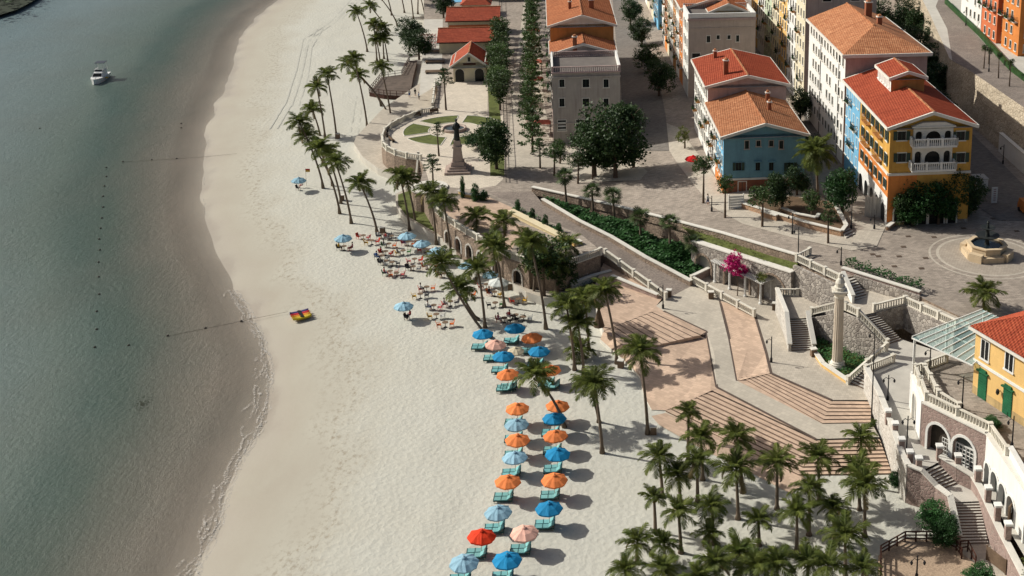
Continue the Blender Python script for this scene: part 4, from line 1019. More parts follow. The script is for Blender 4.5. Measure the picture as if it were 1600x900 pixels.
B.gable(15, 2, .5, TILE); B.grid('L', [1.5 + 2.4 * k for k in range(15)], [13, 10, 7, 4], .9, 1.7)
for k in range(10): B.balcony('L', 2 + 3.6 * k, [3, 6, 9][k % 3], plants=True)
# ---- tall row between (cream / yellow) with grey end
o5 = S(1255, 172)
B = Bld('apartment_house', 'tall cream and yellow apartment row with a blank grey end wall', o5, 13.5, 60, 23, GREYP, CREAM, WHITE)
for i, m in enumerate([CREAM, WHITE, YELP, CREAM, GREENP, WHITE, YELP]): B.band('L', i * 8.5, i * 8.5 + 8.5, -1, 22.8, m)
B.gable(23, 2.2, .5, TILE)
B.grid('L', [1.3 + 2.5 * k for k in range(23)], [21.3, 18.3, 15.3, 12.3, 9.3, 6.3, 3.2], .85, 1.5)
for k in range(26): B.balcony('L', 3 + 2.2 * k, [5.2, 8.2, 11.2, 14.2, 17.2][(k * 3) % 5], slab=DORANGE if k % 2 else TRIM, plants=True)
B.win('F', 9.4, 21.6, 1.6, 1.2); B.win('F', 4.0, 21.6, 1.6, 1.2)
o6 = o5 + fr[0] * -15 + fr[1] * 22
B = Bld('apartment_house', 'green and cream balconied house half hidden behind the beige house', o6, 7.5, 40, 15, YELP, GREENP, CREAM)
for i, m in enumerate([CREAM, GREENP, WHITE, DORANGE, CREAM]): B.band('L', i * 8, i * 8 + 8, -1, 14.6, m)
B.gable(15, 1.6, .4, TILE); B.grid('L', [1.5 + 2.6 * k for k in range(14)], [13.2, 10.2, 7.2, 4.2], .85, 1.6)
for k in range(10): B.balcony('L', 2 + 3.4 * k, [3.2, 6.2, 9.2][k % 3], plants=True)
# ---- yellow house and the tall white house behind it
y0_ = S(1385, 352)
B = Bld('townhouse', 'ochre yellow house with loggias, white arcade and red roof on the fountain square', y0_, 12.0, 25.6, 15.0, OCHRE, OCHRE, OCHRE)
B.gable(15.0, 2.0, .6, TILER, gm=OCHRE)
YB = B
zcor = B.xz(1389, 273)[1]; zor = 4.2
B.band('F', 0, 4.2, 0, zcor - .15, ORANGE, .03); B.band('F', -.06, 12.06, zcor - .15, zcor + .2, TRIM, .2, 'string_course')
B.band('L', 0, 16.6, zcor - .15, zcor + .2, TRIM, .2, 'string_course'); B.band('L', 0, 16.6, zor, zcor - .15, ORANGE, .03); B.band('L', 0, 16.6, -3, zor, WHITE, .06)
B.band('L', 16.7, 25.6, -3, 14.6, BLUEL, .05); B.band('F', 0, 12, -3, .5, STONEG, .12, 'plinth')
for x in (1409, 1501):
    for y in (212, 246): B.pwin(x, y, 13, 14, 'shut')
# loggias
def loggia(B, zb, zt, pediment=False):
    xa, xb = B.xz(1426, 220)[0], B.xz(1487, 220)[0]; W_ = xb - xa; o = thing('loggia', None, None)
    o = MB(); D = .5; h = zt - zb
    bays = [(W_ * .13, W_ * .085), (W_ * .5, W_ * .2), (W_ * .87, W_ * .085)]
    dk = MB(); s = 0
    for c, hw in bays:
        a, b = c - hw, c + hw; sp = h - .75 - hw
        o.box(xa + s, xa + a, -D, 0, zb, zt, TRIM)
        N = 8; cur = [(xa + c + hw * cos(pi - pi * k / N), zb + sp + hw * sin(pi - pi * k / N)) for k in range(N + 1)]
        for (p, q), (r, t) in zip(cur, cur[1:]):
            o.hexa([(p, -D, q), (r, -D, t), (r, 0, t), (p, 0, q)], [(p, -D, zt), (r, -D, zt), (r, 0, zt), (p, 0, zt)], TRIM)
        dk.face([(xa + a, -.03, zb), (xa + b, -.03, zb)] + [(p, -.03, q) for p, q in cur[::-1]], GLASS); s = b
    o.box(xa + s, xb, -D, 0, zb, zt, TRIM)
    if pediment:
        xm = (xa + xb) / 2; o.hexa([(xa - .2, -D - .15, zt), (xb + .2, -D - .15, zt), (xb + .2, 0, zt), (xa - .2, 0, zt)], [(xa + 1.2, -D - .15, zt + .55), (xb - 1.2, -D - .15, zt + .55), (xb - 1.2, 0, zt + .55), (xa + 1.2, 0, zt + .55)], TRIM)
        o.box(xa - .3, xb + .3, -D - .25, 0, zt - .18, zt, TRIM)
    lo = o.build('loggia', B.root); dk.build('loggia_opening', lo)
    # balcony in front
    b = MB(); bb = MB(); D2 = 1.5; b.box(xa - .35, xb + .35, -D2, 0, zb - .3, zb, WHITE)
    pts = [(xa - .3, -.1), (xa - .3, -D2 + .1), (xb + .3, -D2 + .1), (xb + .3, -.1)]
    for (p, q), (r, t) in zip(pts, pts[1:]):
        A_, B_ = Vector((p, q, zb)), Vector((r, t, zb)); b.bar(A_ + Vector((0, 0, .9)), B_ + Vector((0, 0, .9)), .22, .16, WHITE)
        n = max(1, int((B_ - A_).length / .3)); k3 = max(1, round((B_ - A_).length / 2.2))
        for k in range(n): v = A_.lerp(B_, (k + .5) / n); bb.box(v.x - .06, v.x + .06, v.y - .06, v.y + .06, zb, zb + .9, WHITE, skip=(0, 1))
        for k in range(k3 + 1): v = A_.lerp(B_, k / k3); b.box(v.x - .16, v.x + .16, v.y - .16, v.y + .16, zb, zb + 1.12, WHITE)
    o2 = b.build('balcony', B.root); q = bb.build('balusters', o2); q['kind'] = 'stuff'
zA = B.xz(1457, 222)[1]; zB = B.xz(1457, 259)[1]; zT = B.xz(1457, 192)[1]
loggia(B, zA - .1, zT - .3, True); loggia(B, zB - .1, zA - .42)
for x, w in ((2.3, 1.3), (5.2, .6), (7.3, 1.1), (9.6, .6)):
    a = MB(); zt = 2.0 if w > 1 else 2.6; N = 10
    cur = [(x + w * cos(pi - pi * k / N), zt + w * sin(pi - pi * k / N)) for k in range(N + 1)]
    a.face([(x - w, -.13, 0), (x + w, -.13, 0)] + [(p, -.13, q) for p, q in cur[::-1]], GLASS)
    o = a.build('arched_opening', B.root); r_ = MB()
    for (p, q), (r, t) in zip([(x - w, 0)] + cur, cur + [(x + w, 0)]):
        def e(p, q): 
            d = Vector((p - x, max(0, q - zt))); d = d.normalized() if d.length else d; return p + d.x * .2, q + d.y * .2
        i0, i1 = e(p, q), e(r, t); r_.hexa([(p, -.14, q), (r, -.14, t), (i1[0], -.14, i1[1]), (i0[0], -.14, i0[1])], [(p, -.26, q), (r, -.26, t), (i1[0], -.26, i1[1]), (i0[0], -.26, i0[1])], TRIM)
    r_.build('arch_surround', o)
for u in (2, 5.2, 8.4, 11.6, 14.8):
    a = MB(); w = .95; zt = 1.8; N = 8
    cur = [(u + w * cos(pi * k / N), zt + w * sin(pi * k / N)) for k in range(N + 1)]
    a.face([(-.08, u + w, 0), (-.08, u - w, 0)] + [(-.08, p, q) for p, q in cur[::-1]], GLASS); a.build('arched_opening', B.root)
B.grid('L', [1.5, 4.1, 6.7, 9.3, 11.9, 14.5], [13.1, 9.6], .95, 1.6, 'shut'); B.grid('L', [1.5, 4.1, 6.7, 9.3, 11.9, 14.5], [5.9], .9, 1.4, 'shut')
for u, z in ((5.4, 8.4), (5.4, 11.9), (12, 8.4), (12, 11.9)): B.balcony('L', u, z, 3.2, .7, slab=DORANGE, m=DORANGE)
B.grid('L', [18, 20.4, 22.8, 24.8], [13.1, 9.9, 6.7, 3.5], .9, 1.6)
for u, z in ((19, 8.5), (23, 11.8), (21, 5.2)): B.balcony('L', u, z, 2.4, .7, plants=True)
# belvedere on the roof
dm = Bld('belvedere', None, (0, 0, 0), 5.2, 7.5, 3.0, DORANGE, WHITE, DORANGE, rz=0); 
for k in ('label', 'category'): 
    if k in dm.root: del dm.root[k]
dm.gable(3.0, .9, .35, TILER, gm=DORANGE); dm.grid('L', [1.2, 2.6, 4, 5.4, 6.8], [1.7], .6, 1.2, frame=WHITE)
pd = toloc(y0_, G(1401, 148, 24.6)); dm.root.location = (3.6, 13.0, 15.6); dm.root.parent = B.root
for c in list(dm.root.children):                     # keep the tree three levels deep
    for cc in list(c.children):
        pass
flat = [c for c in dm.root.children if c.name.startswith('window')]
for c in flat:
    for cc in list(c.children): bpy.data.objects.remove(cc)
    c.data = (lambda me: me)(c.data)
o7 = y0_ + B.frame()[1] * 27.0
B = Bld('apartment_house', 'tall white apartment house with hipped orange roof behind the ochre house', o7, 13.6, 27.5, 19.0, PINKP, WHITE, PINKP)
B.gable(19.0, 2.6, .6, TILEP, hip=True); B.chimney(8.6, 19, 21.0, 2.4, 1.1); B.chimney(9.0, 13.0, 20.6, 1.4, .8)
B.grid('L', [1.4 + 2.2 * k for k in range(12)], [17.2, 14.4, 11.6, 8.8, 6.0, 3.2], .75, 1.35, skip=.12)
for u in (4, 17.5):
    mb = MB(); mb.box(-.12, -.02, u, u + .1, 0, 18.6, IRON); mb.build('drainpipe', B.root)
# ---- houses on the hill terrace
def hill(px, py, w, d, h, m, lab, wn):
    o = G(px, py, ZU); b = Bld('hill_house', lab, o, w, d, h, m, m, m); b.gable(h, 1.8, .5, TILE)
    b.grid('L', [1.4 + 2.6 * k for k in range(int(d / 2.7))], [h - 2 - 3 * k for k in range(int(h / 3.1))], .8, 1.5, wn, skip=.15)
    b.grid('F', [1.5 + 2.8 * k for k in range(int(w / 2.9))], [h - 2 - 3 * k for k in range(int(h / 3.1))], .8, 1.5, wn)
    for k in range(3): b.balcony('L', 2 + 3.5 * k, h - 6, plants=True)
hill(1590, 88, 12, 9, 12.5, ORANGE, 'orange hill house at the right edge of the photo', 'plain')
hill(1556, 68, 12, 9, 12.5, CORAL, 'coral red hill house between the white and orange ones', 'plain')
hill(1532, 44, 12, 13, 13, WHITE, 'white hill house with iron balconies left of the coral one', 'plain')
hill(1500, -20, 14, 12, 13, WHITE, 'white hill house at the top edge of the photo', 'plain')
# ---- beach restaurants
k0 = S(709, 128)
B = Bld('restaurant', 'small cream restaurant with two dark arches under a red gable roof', k0, 7.0, 9.5, 4.3, CREAM, CREAM, CREAM)
B.gable(4.0, 2.7, .8, TILER, gm=CREAM)
for x in (1.35, 5.6):
    a = MB(); w = .95; zt = 2.0; N = 8; cur = [(x + w * cos(pi - pi * k / N), zt + w * sin(pi - pi * k / N)) for k in range(N + 1)]
    a.face([(x - w, -.03, 0), (x + w, -.03, 0)] + [(p, -.03, q) for p, q in cur[::-1]], GLASS); a.build('arched_opening', B.root)
    r_ = MB()
    for (p, q), (r, t) in zip(cur, cur[1:]):
        i0 = (x + (p - x) * 1.15, zt + (q - zt) * 1.15); i1 = (x + (r - x) * 1.15, zt + (t - zt) * 1.15)
        r_.hexa([(p, -.02, q), (r, -.02, t), (i1[0], -.02, i1[1]), (i0[0], -.02, i0[1])], [(p, -.15, q), (r, -.15, t), (i1[0], -.15, i1[1]), (i0[0], -.15, i0[1])], TRIM)
    r_.build('arch_surround', B.root)
B.win('F', 3.5, 5.0, .6, 1.0); mb = MB(); mb.box(2.2, 4.9, -.18, -.02, 3.75, 4.15, WOODD); mb.build('sign_board', B.root)
B = Bld('pavilion', 'long low pavilion with a red tiled roof behind the arched restaurant', S(690, 84) + Vector((-.5, 0, 0)), 12.6, 5, 2.9, CREAM)
def monoroof(B, z0, z1, y0, y1, m):
    mb = MB(); n = int((B.w + 1) / .25); k = mb.mi(m); i0 = 0
    for i in range(2 * n + 1):
        x = -.5 + (B.w + 1) * i / (2 * n); dz = .1 * (i % 2); mb.v += [(x, y0, z0 + dz), (x, y1, z1 + dz)]
    for i in range(2 * n): mb.f.append((2 * i, 2 * i + 2, 2 * i + 3, 2 * i + 1)); mb.m.append(k)
    mb.build('roof', B.root)
    t = MB(); t.box(-.55, B.w + .55, y0 - .06, y0 + .06, z0 - .25, z0 + .02, WOODD); t.box(-.55, B.w + .55, y1 - .15, y1 + .15, z1 - .1, z1 + .18, TILEP); t.face([(B.w + .5, y0, z0 - .1), (-.5, y0, z0 - .1), (-.5, y1, z1 - .15), (B.w + .5, y1, z1 - .15)], WOODD); t.build('roof_edge', B.root)
monoroof(B, 2.9, 5.0, -.9, 5.5, TILER)
B = Bld('pavilion', 'second red-roofed pavilion with a pink band behind the first', S(697, 58) + Vector((0, 3, 0)), 12.8, 6, 3.6, CREAM)
B.band('F', .3, 12.5, .8, 2.4, CORAL, .05); monoroof(B, 3.6, 5.8, -.9, 6, TILER)
B = Bld('pavilion', 'small square pavilion with a pyramid roof at the top edge', S(722, 26), 7.5, 7, 3.2, CREAM)
mb = MB()
for q in range(4):
    c = [(-.5, -.5), (8, -.5), (8, 7.5), (-.5, 7.5)]; mb.face([(*c[q], 3.2), (*c[(q + 1) % 4], 3.2), (3.75, 3.5, 6.2)], TILER)
mb.build('roof', B.root)
t = thing('blue_canopy', 'flat blue canopy on slim posts at the top edge by the pavilions', 'canopy', S(706, 22), TH)
mb = MB(); mb.box(0, 8.5, 0, 5, 3.2, 3.35, BLUEL); mb.build('canopy_sheet', t)
pmesh = MB(); pmesh.box(-.08, .08, -.08, .08, 0, 3.2, WHITE); pmesh = pmesh.mesh('post')
for x in (.3, 2.9, 5.6, 8.2):
    for y in (.3, 4.7): put('post', pmesh, t, (x, y, 0))
B = Bld('pavilion', 'far red-roofed pavilion at the top edge right of the pyramid roof', S(752, 10) + Vector((0, 8, 0)), 12, 8, 3.6, CREAM); monoroof(B, 3.6, 6, -.9, 6, TILER)
# ---- yellow house on the terrace, right
c0 = G(1519, 613, 8.5); c1 = G(1602, 668, 8.5); d = c1 - c0; rz = atan2(d.y, d.x)
B = Bld('corner_house', 'pale yellow two-storey house with red tiled roof and green doors', c0, 16.5, 12, 7.4, YELP, YELP, YELP, rz=rz)
def roofh(B, z, rise, ov, m):
    mb = MB(); w, d_ = B.w, B.d; cs = [(-ov, -ov), (w + ov, -ov), (w + ov, d_ + ov), (-ov, d_ + ov)]; r0, r1 = (d_ / 2, d_ / 2), (w - d_ / 2, d_ / 2)
    def strip(p, q, a, b):      # eave p->q, ridge a->b, corrugated
        p, q, a, b = [Vector(v) for v in (p, q, a, b)]; n = int((q - p).length / .16); k = mb.mi(m); i0 = len(mb.v)
        for i in range(n + 1):
            t = i / n; dz = Vector((0, 0, .09 * (i % 2))); mb.v += [tuple(p.lerp(q, t) + dz), tuple(clampr(p, q, a, b, t) + dz)]
        for i in range(n): mb.f.append((i0 + 2 * i, i0 + 2 * i + 2, i0 + 2 * i + 3, i0 + 2 * i + 1)); mb.m.append(k)
    def clampr(p, q, a, b, t):  # straight up the slope until the hip line
        e = p.lerp(q, t); L_ = (q - p).length; s = t * L_; run = d_ / 2 + ov
        f = min(1, s / run, (L_ - s) / run); dirn = Vector((-(q - p).y, (q - p).x, 0)).normalized()
        return e + dirn * run * f + Vector((0, 0, rise * f))
    for i in range(4):
        p, q = cs[i], cs[(i + 1) % 4]; strip((*p, z), (*q, z), (*r0, z), (*r1, z))
    mb.build('roof', B.root)
    t = MB()
    for i in range(4):
        p, q = cs[i], cs[(i + 1) % 4]; t.bar((*p, z - .3), (*q, z - .3), .25, .28, TRIM)
    t.face([(*c_, z - .05) for c_ in cs[::-1]], TRIM); t.build('cornice', B.root)
roofh(B, 7.6, 3.2, .5, TILER)
for px, py in ((1539.5, 547), (1577.5, 564), (1616, 582)):
    x, z = B.xz(px, py); B.win('F', x, z, 1.15, 2.1, 'lite', WHITE)
for px, py in ((1535, 607), (1574, 634), (1613, 660)):
    x, z = B.xz(px, py); mb = MB(); mb.box(x - .65, x + .65, -.08, 0, .05, 3.0, DGREEN)
    for k in range(9): mb.box(x - .6, x + .6, -.11, -.08, .2 + k * .3, .3 + k * .3, DGREEN)
    mb.box(x - .85, x + .85, -.3, 0, 3.0, 3.15, DGREEN); mb.box(x - .5, x + .5, -.16, 0, 3.15, 3.4, DGREEN); mb.build('door', B.root)
B.band('F', -.05, 16.5, 3.7, 4.0, WHITE, .12, 'string_course'); B.band('F', 0, 16.5, -3, .9, mat('peeling_tan_plaster', (.5, .36, .17), var=.25, streak=.6), .015, 'plinth')
for x in (4.2, 8.6):
    mb = MB(); mb.bar((x, -.35, 2.2), (x, 0, 2.2), .06, .06, IRON); mb.lathe([(.1, 1.9), (.2, 2.1), (.15, 2.45), (.03, 2.55)], IRON, 8, (x, -.4, 0)); mb.build('wall_lantern', B.root)
# glass canopy
GC = mat('canopy_glass', (.55, .7, .68), rough=.08, bmp=0)
gm, gn, gbn = newmat('canopy_glass_clear'); gbn.inputs['Base Color'].default_value = (.42, .6, .58, 1); gbn.inputs['Roughness'].default_value = .1
tr = nd(gn, 'ShaderNodeBsdfTransparent'); tr.inputs[0].default_value = (.8, .92, .9, 1); mx = nd(gn, 'ShaderNodeMixShader'); mx.inputs[0].default_value = .34
L(gn, tr.outputs[0], mx.inputs[1]); L(gn, gbn.outputs[0], mx.inputs[2]); L(gn, mx.outputs[0], gn.nodes['Material Output'].inputs[0])
q = [G(1425, 528, 11.6), G(1521, 571, 11.9), G(1548, 500, 13.6), G(1533, 480, 13.8)]
q = [G(1425, 527, 12.2), G(1520, 570, 12.2), G(1595, 512, 13.8), G(1535, 484, 13.8)]
t = thing('glass_canopy', 'sloping glass canopy with white ribs beside the pale yellow house', 'canopy', (q[0].x, q[0].y, 8.5)); o = Vector((q[0].x, q[0].y, 8.5))
nb = 8
for i in range(nb):
    a, b = q[0].lerp(q[1], i / nb), q[0].lerp(q[1], (i + 1) / nb); c, d = q[3].lerp(q[2], (i + 1) / nb), q[3].lerp(q[2], i / nb)
    for j in range(3):
        mb = MB(); mb.face([a.lerp(d, j / 3) - o, b.lerp(c, j / 3) - o, b.lerp(c, (j + 1) / 3) - o, a.lerp(d, (j + 1) / 3) - o], gm); mb.build('glass_pane', t)
for i in range(nb + 1):
    a, d = q[0].lerp(q[1], i / nb), q[3].lerp(q[2], i / nb); mb = MB(); mb.bar(a - o + Vector((0, 0, .03)), d - o + Vector((0, 0, .03)), .08, .1, WHITE); mb.build('rib', t)
for j in range(4):
    a, b = q[0].lerp(q[3], j / 3), q[1].lerp(q[2], j / 3); mb = MB(); mb.bar(a - o - Vector((0, 0, .16)), b - o - Vector((0, 0, .16)), .14, .14, WHITE); mb.build('purlin', t)
for p in (q[0].lerp(q[1], .05), q[3].lerp(q[2], .05), q[0].lerp(q[3], .5)):
    zb = 4.4 if p.x < q[0].lerp(q[1], .3).x and p.z < 12.6 else 8.5
    mb = MB(); mb.box(p.x - o.x - .12, p.x - o.x + .12, p.y - o.y - .12, p.y - o.y + .12, zb - o.z, p.z - o.z - .1, WHITE); mb.build('column', t)
# ================================================================ vegetation
def at(px, py, Y):
    d = ray(px, py); t = Y / d[1]; return Vector((d[0] * t, Y, CAMH + d[2] * t))
RV = random.Random(11)
def frond_mesh(name, ln, droop, m, nl=30, lw=.05, seed=0, leaf=.95):
    mb = MB(); r = random.Random(seed); pts = []; ang = radians(12); p = Vector((0, 0, 0)); n = 9
    for i in range(n + 1):
        pts.append(p.copy()); p = p + Vector((cos(ang), 0, sin(ang))) * (ln / n); ang -= droop / n * (.5 + 1.2 * i / n)
    for a, b in zip(pts, pts[1:]): mb.bar(a, b, .05, .04, m)
    for k in range(nl):
        t = .1 + .9 * (k + .5) / nl; f = t * n; i = min(n - 1, int(f)); c = pts[i].lerp(pts[i + 1], f - i)
        d = (pts[i + 1] - pts[i]).normalized(); l = leaf * (sin(pi * min(1, t * .85 + .15)) ** .6) * r.uniform(.8, 1.15)
        for s in (-1, 1):
            up = d.cross(Vector((0, 1, 0)))
            dr = (Vector((0, s, 0)) * .75 + d * .75 - Vector((0, 0, 1)) * r.uniform(-.05, .55)).normalized()
            w = d * lw; mid = c + dr * l * .5; tip = c + dr * l + Vector((0, 0, -.12 * l))
            mb.face([c - w * .6, c + w * .6, mid + w, tip, mid - w], m)
    return mb.mesh('frond')
FR = [frond_mesh('f', 2.85, radians(d), FROND, seed=i) for i, d in enumerate((70, 95, 120, 60, 105))]
FRY = [frond_mesh('f', 2.5, radians(d), FROND, seed=9 + i) for i, d in enumerate((55, 85))]
FRD = [frond_mesh('f', 2.6, radians(120), FRONDD, seed=20, leaf=.6)]
def fan_mesh():
    mb = MB(); mb.bar((0, 0, 0), (1.0, 0, .1), .05, .04, FANL); n = 15
    for k in range(n):
        a = radians(-105 + 210 * k / (n - 1)); l = 1.05 * (1 - .15 * abs(a) / 2); c = Vector((1.0, 0, .1))
        d = Vector((cos(a), sin(a), -.25 - .1 * (k % 2))); s = Vector((-sin(a), cos(a), 0)) * .075
        mb.face([c, c + d * l * .6 + s, c + d * l, c + d * l * .6 - s], FANL)
    return mb.mesh('frond')
FANM = fan_mesh()
nut = MB()
for k in range(7): a = k * .9; nut.lathe([(.02, -.12), (.12, 0), (.1, .1), (.02, .14)], mat('coconut%d' % k, (.2, .16, .04)) if k == 0 else nut.mats[0], 6, (.28 * cos(a), .28 * sin(a), -.2 - .08 * (k % 2)))
NUTS = nut.mesh('coconuts')
def palm(label, base, top, n=23, sc=1.0, group=None, kind='coconut', bend=.12, sweep=0):
    base = Vector(base); top = Vector(top); d = top - base; r = RV
    t = thing('palm_tree', label, 'palm tree', base, 0, group)
    b = MB(); N = 9; pts = []; side = Vector((d.x, d.y, 0))
    for i in range(N + 1):
        u = i / N; q = Vector((d.x * (u ** (1 + bend * 4)), d.y * u, d.z * u)) if bend >= 0 else Vector((d.x * (u ** .75), d.y * u, d.z * u))
        pts.append(q)
    r0 = .2 if kind == 'coconut' else .22
    b.tube(pts, [r0 * 1.7 if i == 0 else r0 * (1 - .4 * i / N) for i in range(N + 1)], BARK, 8)
    tr = b.build('trunk', t, smooth=True); c = d
    ga = 2.39996; ph = r.uniform(0, 6)
    for k in range(n):
        yaw = ph + ga * k + r.uniform(-.15, .15); u = k / (n - 1)
        pitch = radians(78 - (96 if kind == 'coconut' else 108) * u + r.uniform(-10, 10))
        if kind == 'coconut': me = r.choice(FR if u > .25 else FRY)
        elif kind == 'fan': me = FANM
        else: me = r.choice(FR)
        if kind == 'coconut' and u > .93 and r.random() < .5: me = FRD[0]
        s = sc * r.uniform(.86, 1.1) * (1 if u > .2 else .8)
        put('frond', me, t, c, (r.uniform(-.25, .25), -pitch, yaw), (s, s, s))
    if kind == 'coconut' and r.random() < .6: put('coconuts', NUTS, t, c + Vector((0, 0, -.05)))
    return t
def palmpx(label, b, c, z=0.0, n=23, sc=1.0, group=None, kind='coconut', bend=.12, dy=0):
    B_ = G(b[0], b[1], z); T_ = at(c[0], c[1] , B_.y + dy); return palm(label, B_, T_, n, sc, group, kind, bend)
def palmset(lst, group, phrase, z=0.0, **kw):
    for i, (b, c, *rest) in enumerate(sorted(lst, key=lambda e: (e[0][0], e[0][1]))):
        k = dict(kw)
        if rest and rest[0]: k['sc'] = rest[0] * kw.get('sc', 1)
        palmpx(phrase % ORD[i + 1], b, c, z, group=group, **k)
palmset([((574, 81), (557, 19)), ((621, 41), (590, -8)), ((604, 50), (578, 10)), ((589, 95), (584, 38)), ((600, 92), (597, 44)), ((526, 216), (511, 117)), ((508, 215), (495, 137)),
         ((574, 201), (553, 92)), ((596, 166), (543, 100)), ((611, 186), (595, 105)), ((606, 180), (560, 118)), ((594, 97), (588, 62)), ((606, 96), (600, 60))],
        'palms along the far beach edge', 'coconut palm on the far beach edge, %s from the left at its foot')
palmset([((632, 20), (622, -22)), ((646, 30), (640, -18)), ((653, 22), (655, -25)), ((665, 34), (655, -12)), ((675, 25), (668, -20)), ((612, 24), (600, -20))],
        'palms at the top edge', 'tall palm whose trunk leaves the top of the photo, %s from left')
palmset([((505, 294), (468, 192)), ((520, 290), (478, 214)), ((531, 334), (499, 232)), ((549, 349), (525, 256)), ((533, 318), (512, 240)), ((589, 363), (563, 288)), ((500, 212), (488, 172)), ((640, 360), (625, 276)), ((650, 356), (636, 284)),
         ((682, 382), (673, 300)), ((705, 402), (693, 316))], 'palms below the circular plaza', 'leaning coconut palm on the sand below the circular plaza, %s from left', sc=1.05)
palmset([((745, 400), (745, 340)), ((789, 432), (787, 348)), ((758, 512), (747, 422)), ((788, 480), (773, 388)), ((853, 514), (829, 382)), ((898, 578), (885, 478)), ((920, 546), (914, 470)), ((964, 568), (945, 455)),
         ((912, 580), (903, 508)), ((884, 450), (884, 385)), ((915, 560), (906, 548), .9), ((812, 449), (822, 374)), ((834, 468), (838, 408), .9), ((868, 474), (868, 412), .9), ((776, 446), (770, 380), .9)], 'palms on the sand before the pink terrace', 'tall coconut palm on the sand before the pink terrace, %s from left')
palmpx('strongly leaning palm reaching left over the café chairs, longer of the two', (768, 512 + 16), (690, 412), 0, bend=-.1)
palmpx('strongly leaning palm reaching left over the café chairs, shorter of the two', (748, 500), (718, 452), 0, bend=-.1)
palmset([((1012, 678), (1000, 552)), ((941, 708), (929, 602)), ((936, 660), (918, 600), .8), ((882, 668), (838, 588))], 'palms beside the parasol rows', 'lone coconut palm between the parasol rows and the pink steps, %s from left', sc=1.05)
palmset([((1035, 776), (1030, 716)), ((1063, 785), (1060, 744), .85), ((1090, 784), (1089, 722), .9), ((1098, 750), (1095, 684)), ((1075, 722), (1076, 645), .75), ((1160, 770), (1152, 686), 1.05), ((1153, 811), (1150, 735), 1.15),
         ((1214, 796), (1214, 724)), ((1280, 785), (1278, 716)), ((1346, 760), (1345, 685)), ((1343, 797), (1340, 738)), ((1351, 838), (1350, 760), 1.1)], 'palms along the pink steps',
        'coconut palm at the foot of the pink steps, %s from the left', sc=.9, n=20)
palmset([((1024, 832), (1022, 778), .8), ((1064, 864), (1060, 800)), ((1115, 850), (1112, 792)), ((1186, 852), (1185, 814), .9), ((1108, 872), (1108, 834), .85), ((995, 880), (996, 848)), ((1038, 890), (1038, 852)), ((1264, 836), (1265, 765), 1.1),
         ((1245, 860), (1245, 800)), ((1156, 905), (1155, 866), 1.1), ((1303, 850), (1302, 795)), ((1321, 903), (1320, 838), 1.2)], 'palms in the sandy grove',
        'young coconut palm in the sandy grove, %s from the left', sc=.79, n=19)
palmset([((978, 925), (978, 893)), ((1036, 925), (1037, 890)), ((1118, 930), (1118, 880), 1.1), ((1185, 930), (1183, 885), 1.1), ((1215, 940), (1214, 882), 1.1), ((1262, 930), (1262, 880), 1.1), ((1292, 945), (1293, 885), 1.1), ((1345, 950), (1348, 890)), ((1095, 950), (1092, 905))],
        'palms at the bottom edge', 'bushy coconut palm along the bottom edge of the photo, %s from left', sc=.78, n=19)
for i, (b, c, z) in enumerate([((885, 320), (882, 276), 4.2), ((927, 337), (925, 298), 4.0), ((960, 348), (958, 306), 3.9), ((1001, 374), (1000, 340), 3.7), ((1047, 394), (1046, 348), 3.6), ((1083, 410), (1083, 380), 3.2)]):
    palmpx('fan palm growing from the green bank, %s from the left' % ORD[i + 1], b, c, z, 26, .95, 'fan palms in the green bank', 'fan', .02)
palmpx('stocky date palm beside the glass canopy on the square', (1537, 484), (1537, 458), 8.5, 24, 1.0, None, 'date', 0)
B_ = S(1278, 312); palm('dark drooping date palm between the blue and white houses', B_, at(1275, 238, B_.y), 30, 1.35, None, 'date', 0)
# ---- broadleaf crowns
def crown_mesh(kind, seed, m, leaf=.3, n=110):
    r = random.Random(seed); mb = MB()
    def leafq(c, s):
        d = Vector((r.uniform(-1, 1), r.uniform(-1, 1), r.uniform(-.35, .6))).normalized(); e = d.cross(Vector((r.uniform(-1, 1), r.uniform(-1, 1), r.uniform(.3, 1)))).normalized() * s * .42
        a = d * s; mb.face([c, c + a * .5 + e, c + a, c + a * .5 - e], m)
    cl = []
    if kind == 'tier':
        for t in range(4):
            z = -.75 + 1.5 * t / 3; R_ = (1, .9, .68, .4)[t]
            for k in range(int(n / 4)): a = r.uniform(0, 6.28); q = R_ * sqrt(r.random()); cl.append((Vector((q * cos(a), q * sin(a), z + r.uniform(-.06, .06) - q * .05)), .13))
    else:
        lob = [(Vector((r.uniform(-.5, .5), r.uniform(-.5, .5), r.uniform(-.35, .5))), r.uniform(.38, .62)) for _ in range(7)]
        for k in range(n):
            c, R_ = r.choice(lob); v = Vector((r.gauss(0, 1), r.gauss(0, 1), r.gauss(0, 1))).normalized() * R_ * r.uniform(.8, 1.2)
            p = c + v
            if p.z < -.75: p.z = -.75 + r.random() * .2
            cl.append((p, .16))
    for c, s in cl:
        for _ in range(15): leafq(c + Vector((r.gauss(0, s * .5), r.gauss(0, s * .5), r.gauss(0, s * .35))), leaf * r.uniform(.6, 1.2) * .3)
    return mb.mesh('crown')
CR_ = {('tier', 0): [crown_mesh('tier', i, LEAF, .45, 90) for i in range(4)], ('round', 0): [crown_mesh('round', 20 + i, LEAF, .42, 150) for i in range(3)],
       ('round', 1): [crown_mesh('round', 30 + i, LEAFD, .32, 460) for i in range(3)], ('round', 2): [crown_mesh('round', 40, LEAFY, .42, 110)], ('round', 3): [crown_mesh('round', 50 + i, HEDGEM, .34, 420) for i in range(2)],
       ('bloom', 0): [crown_mesh('round', 60, BOUG, .5, 120)]}
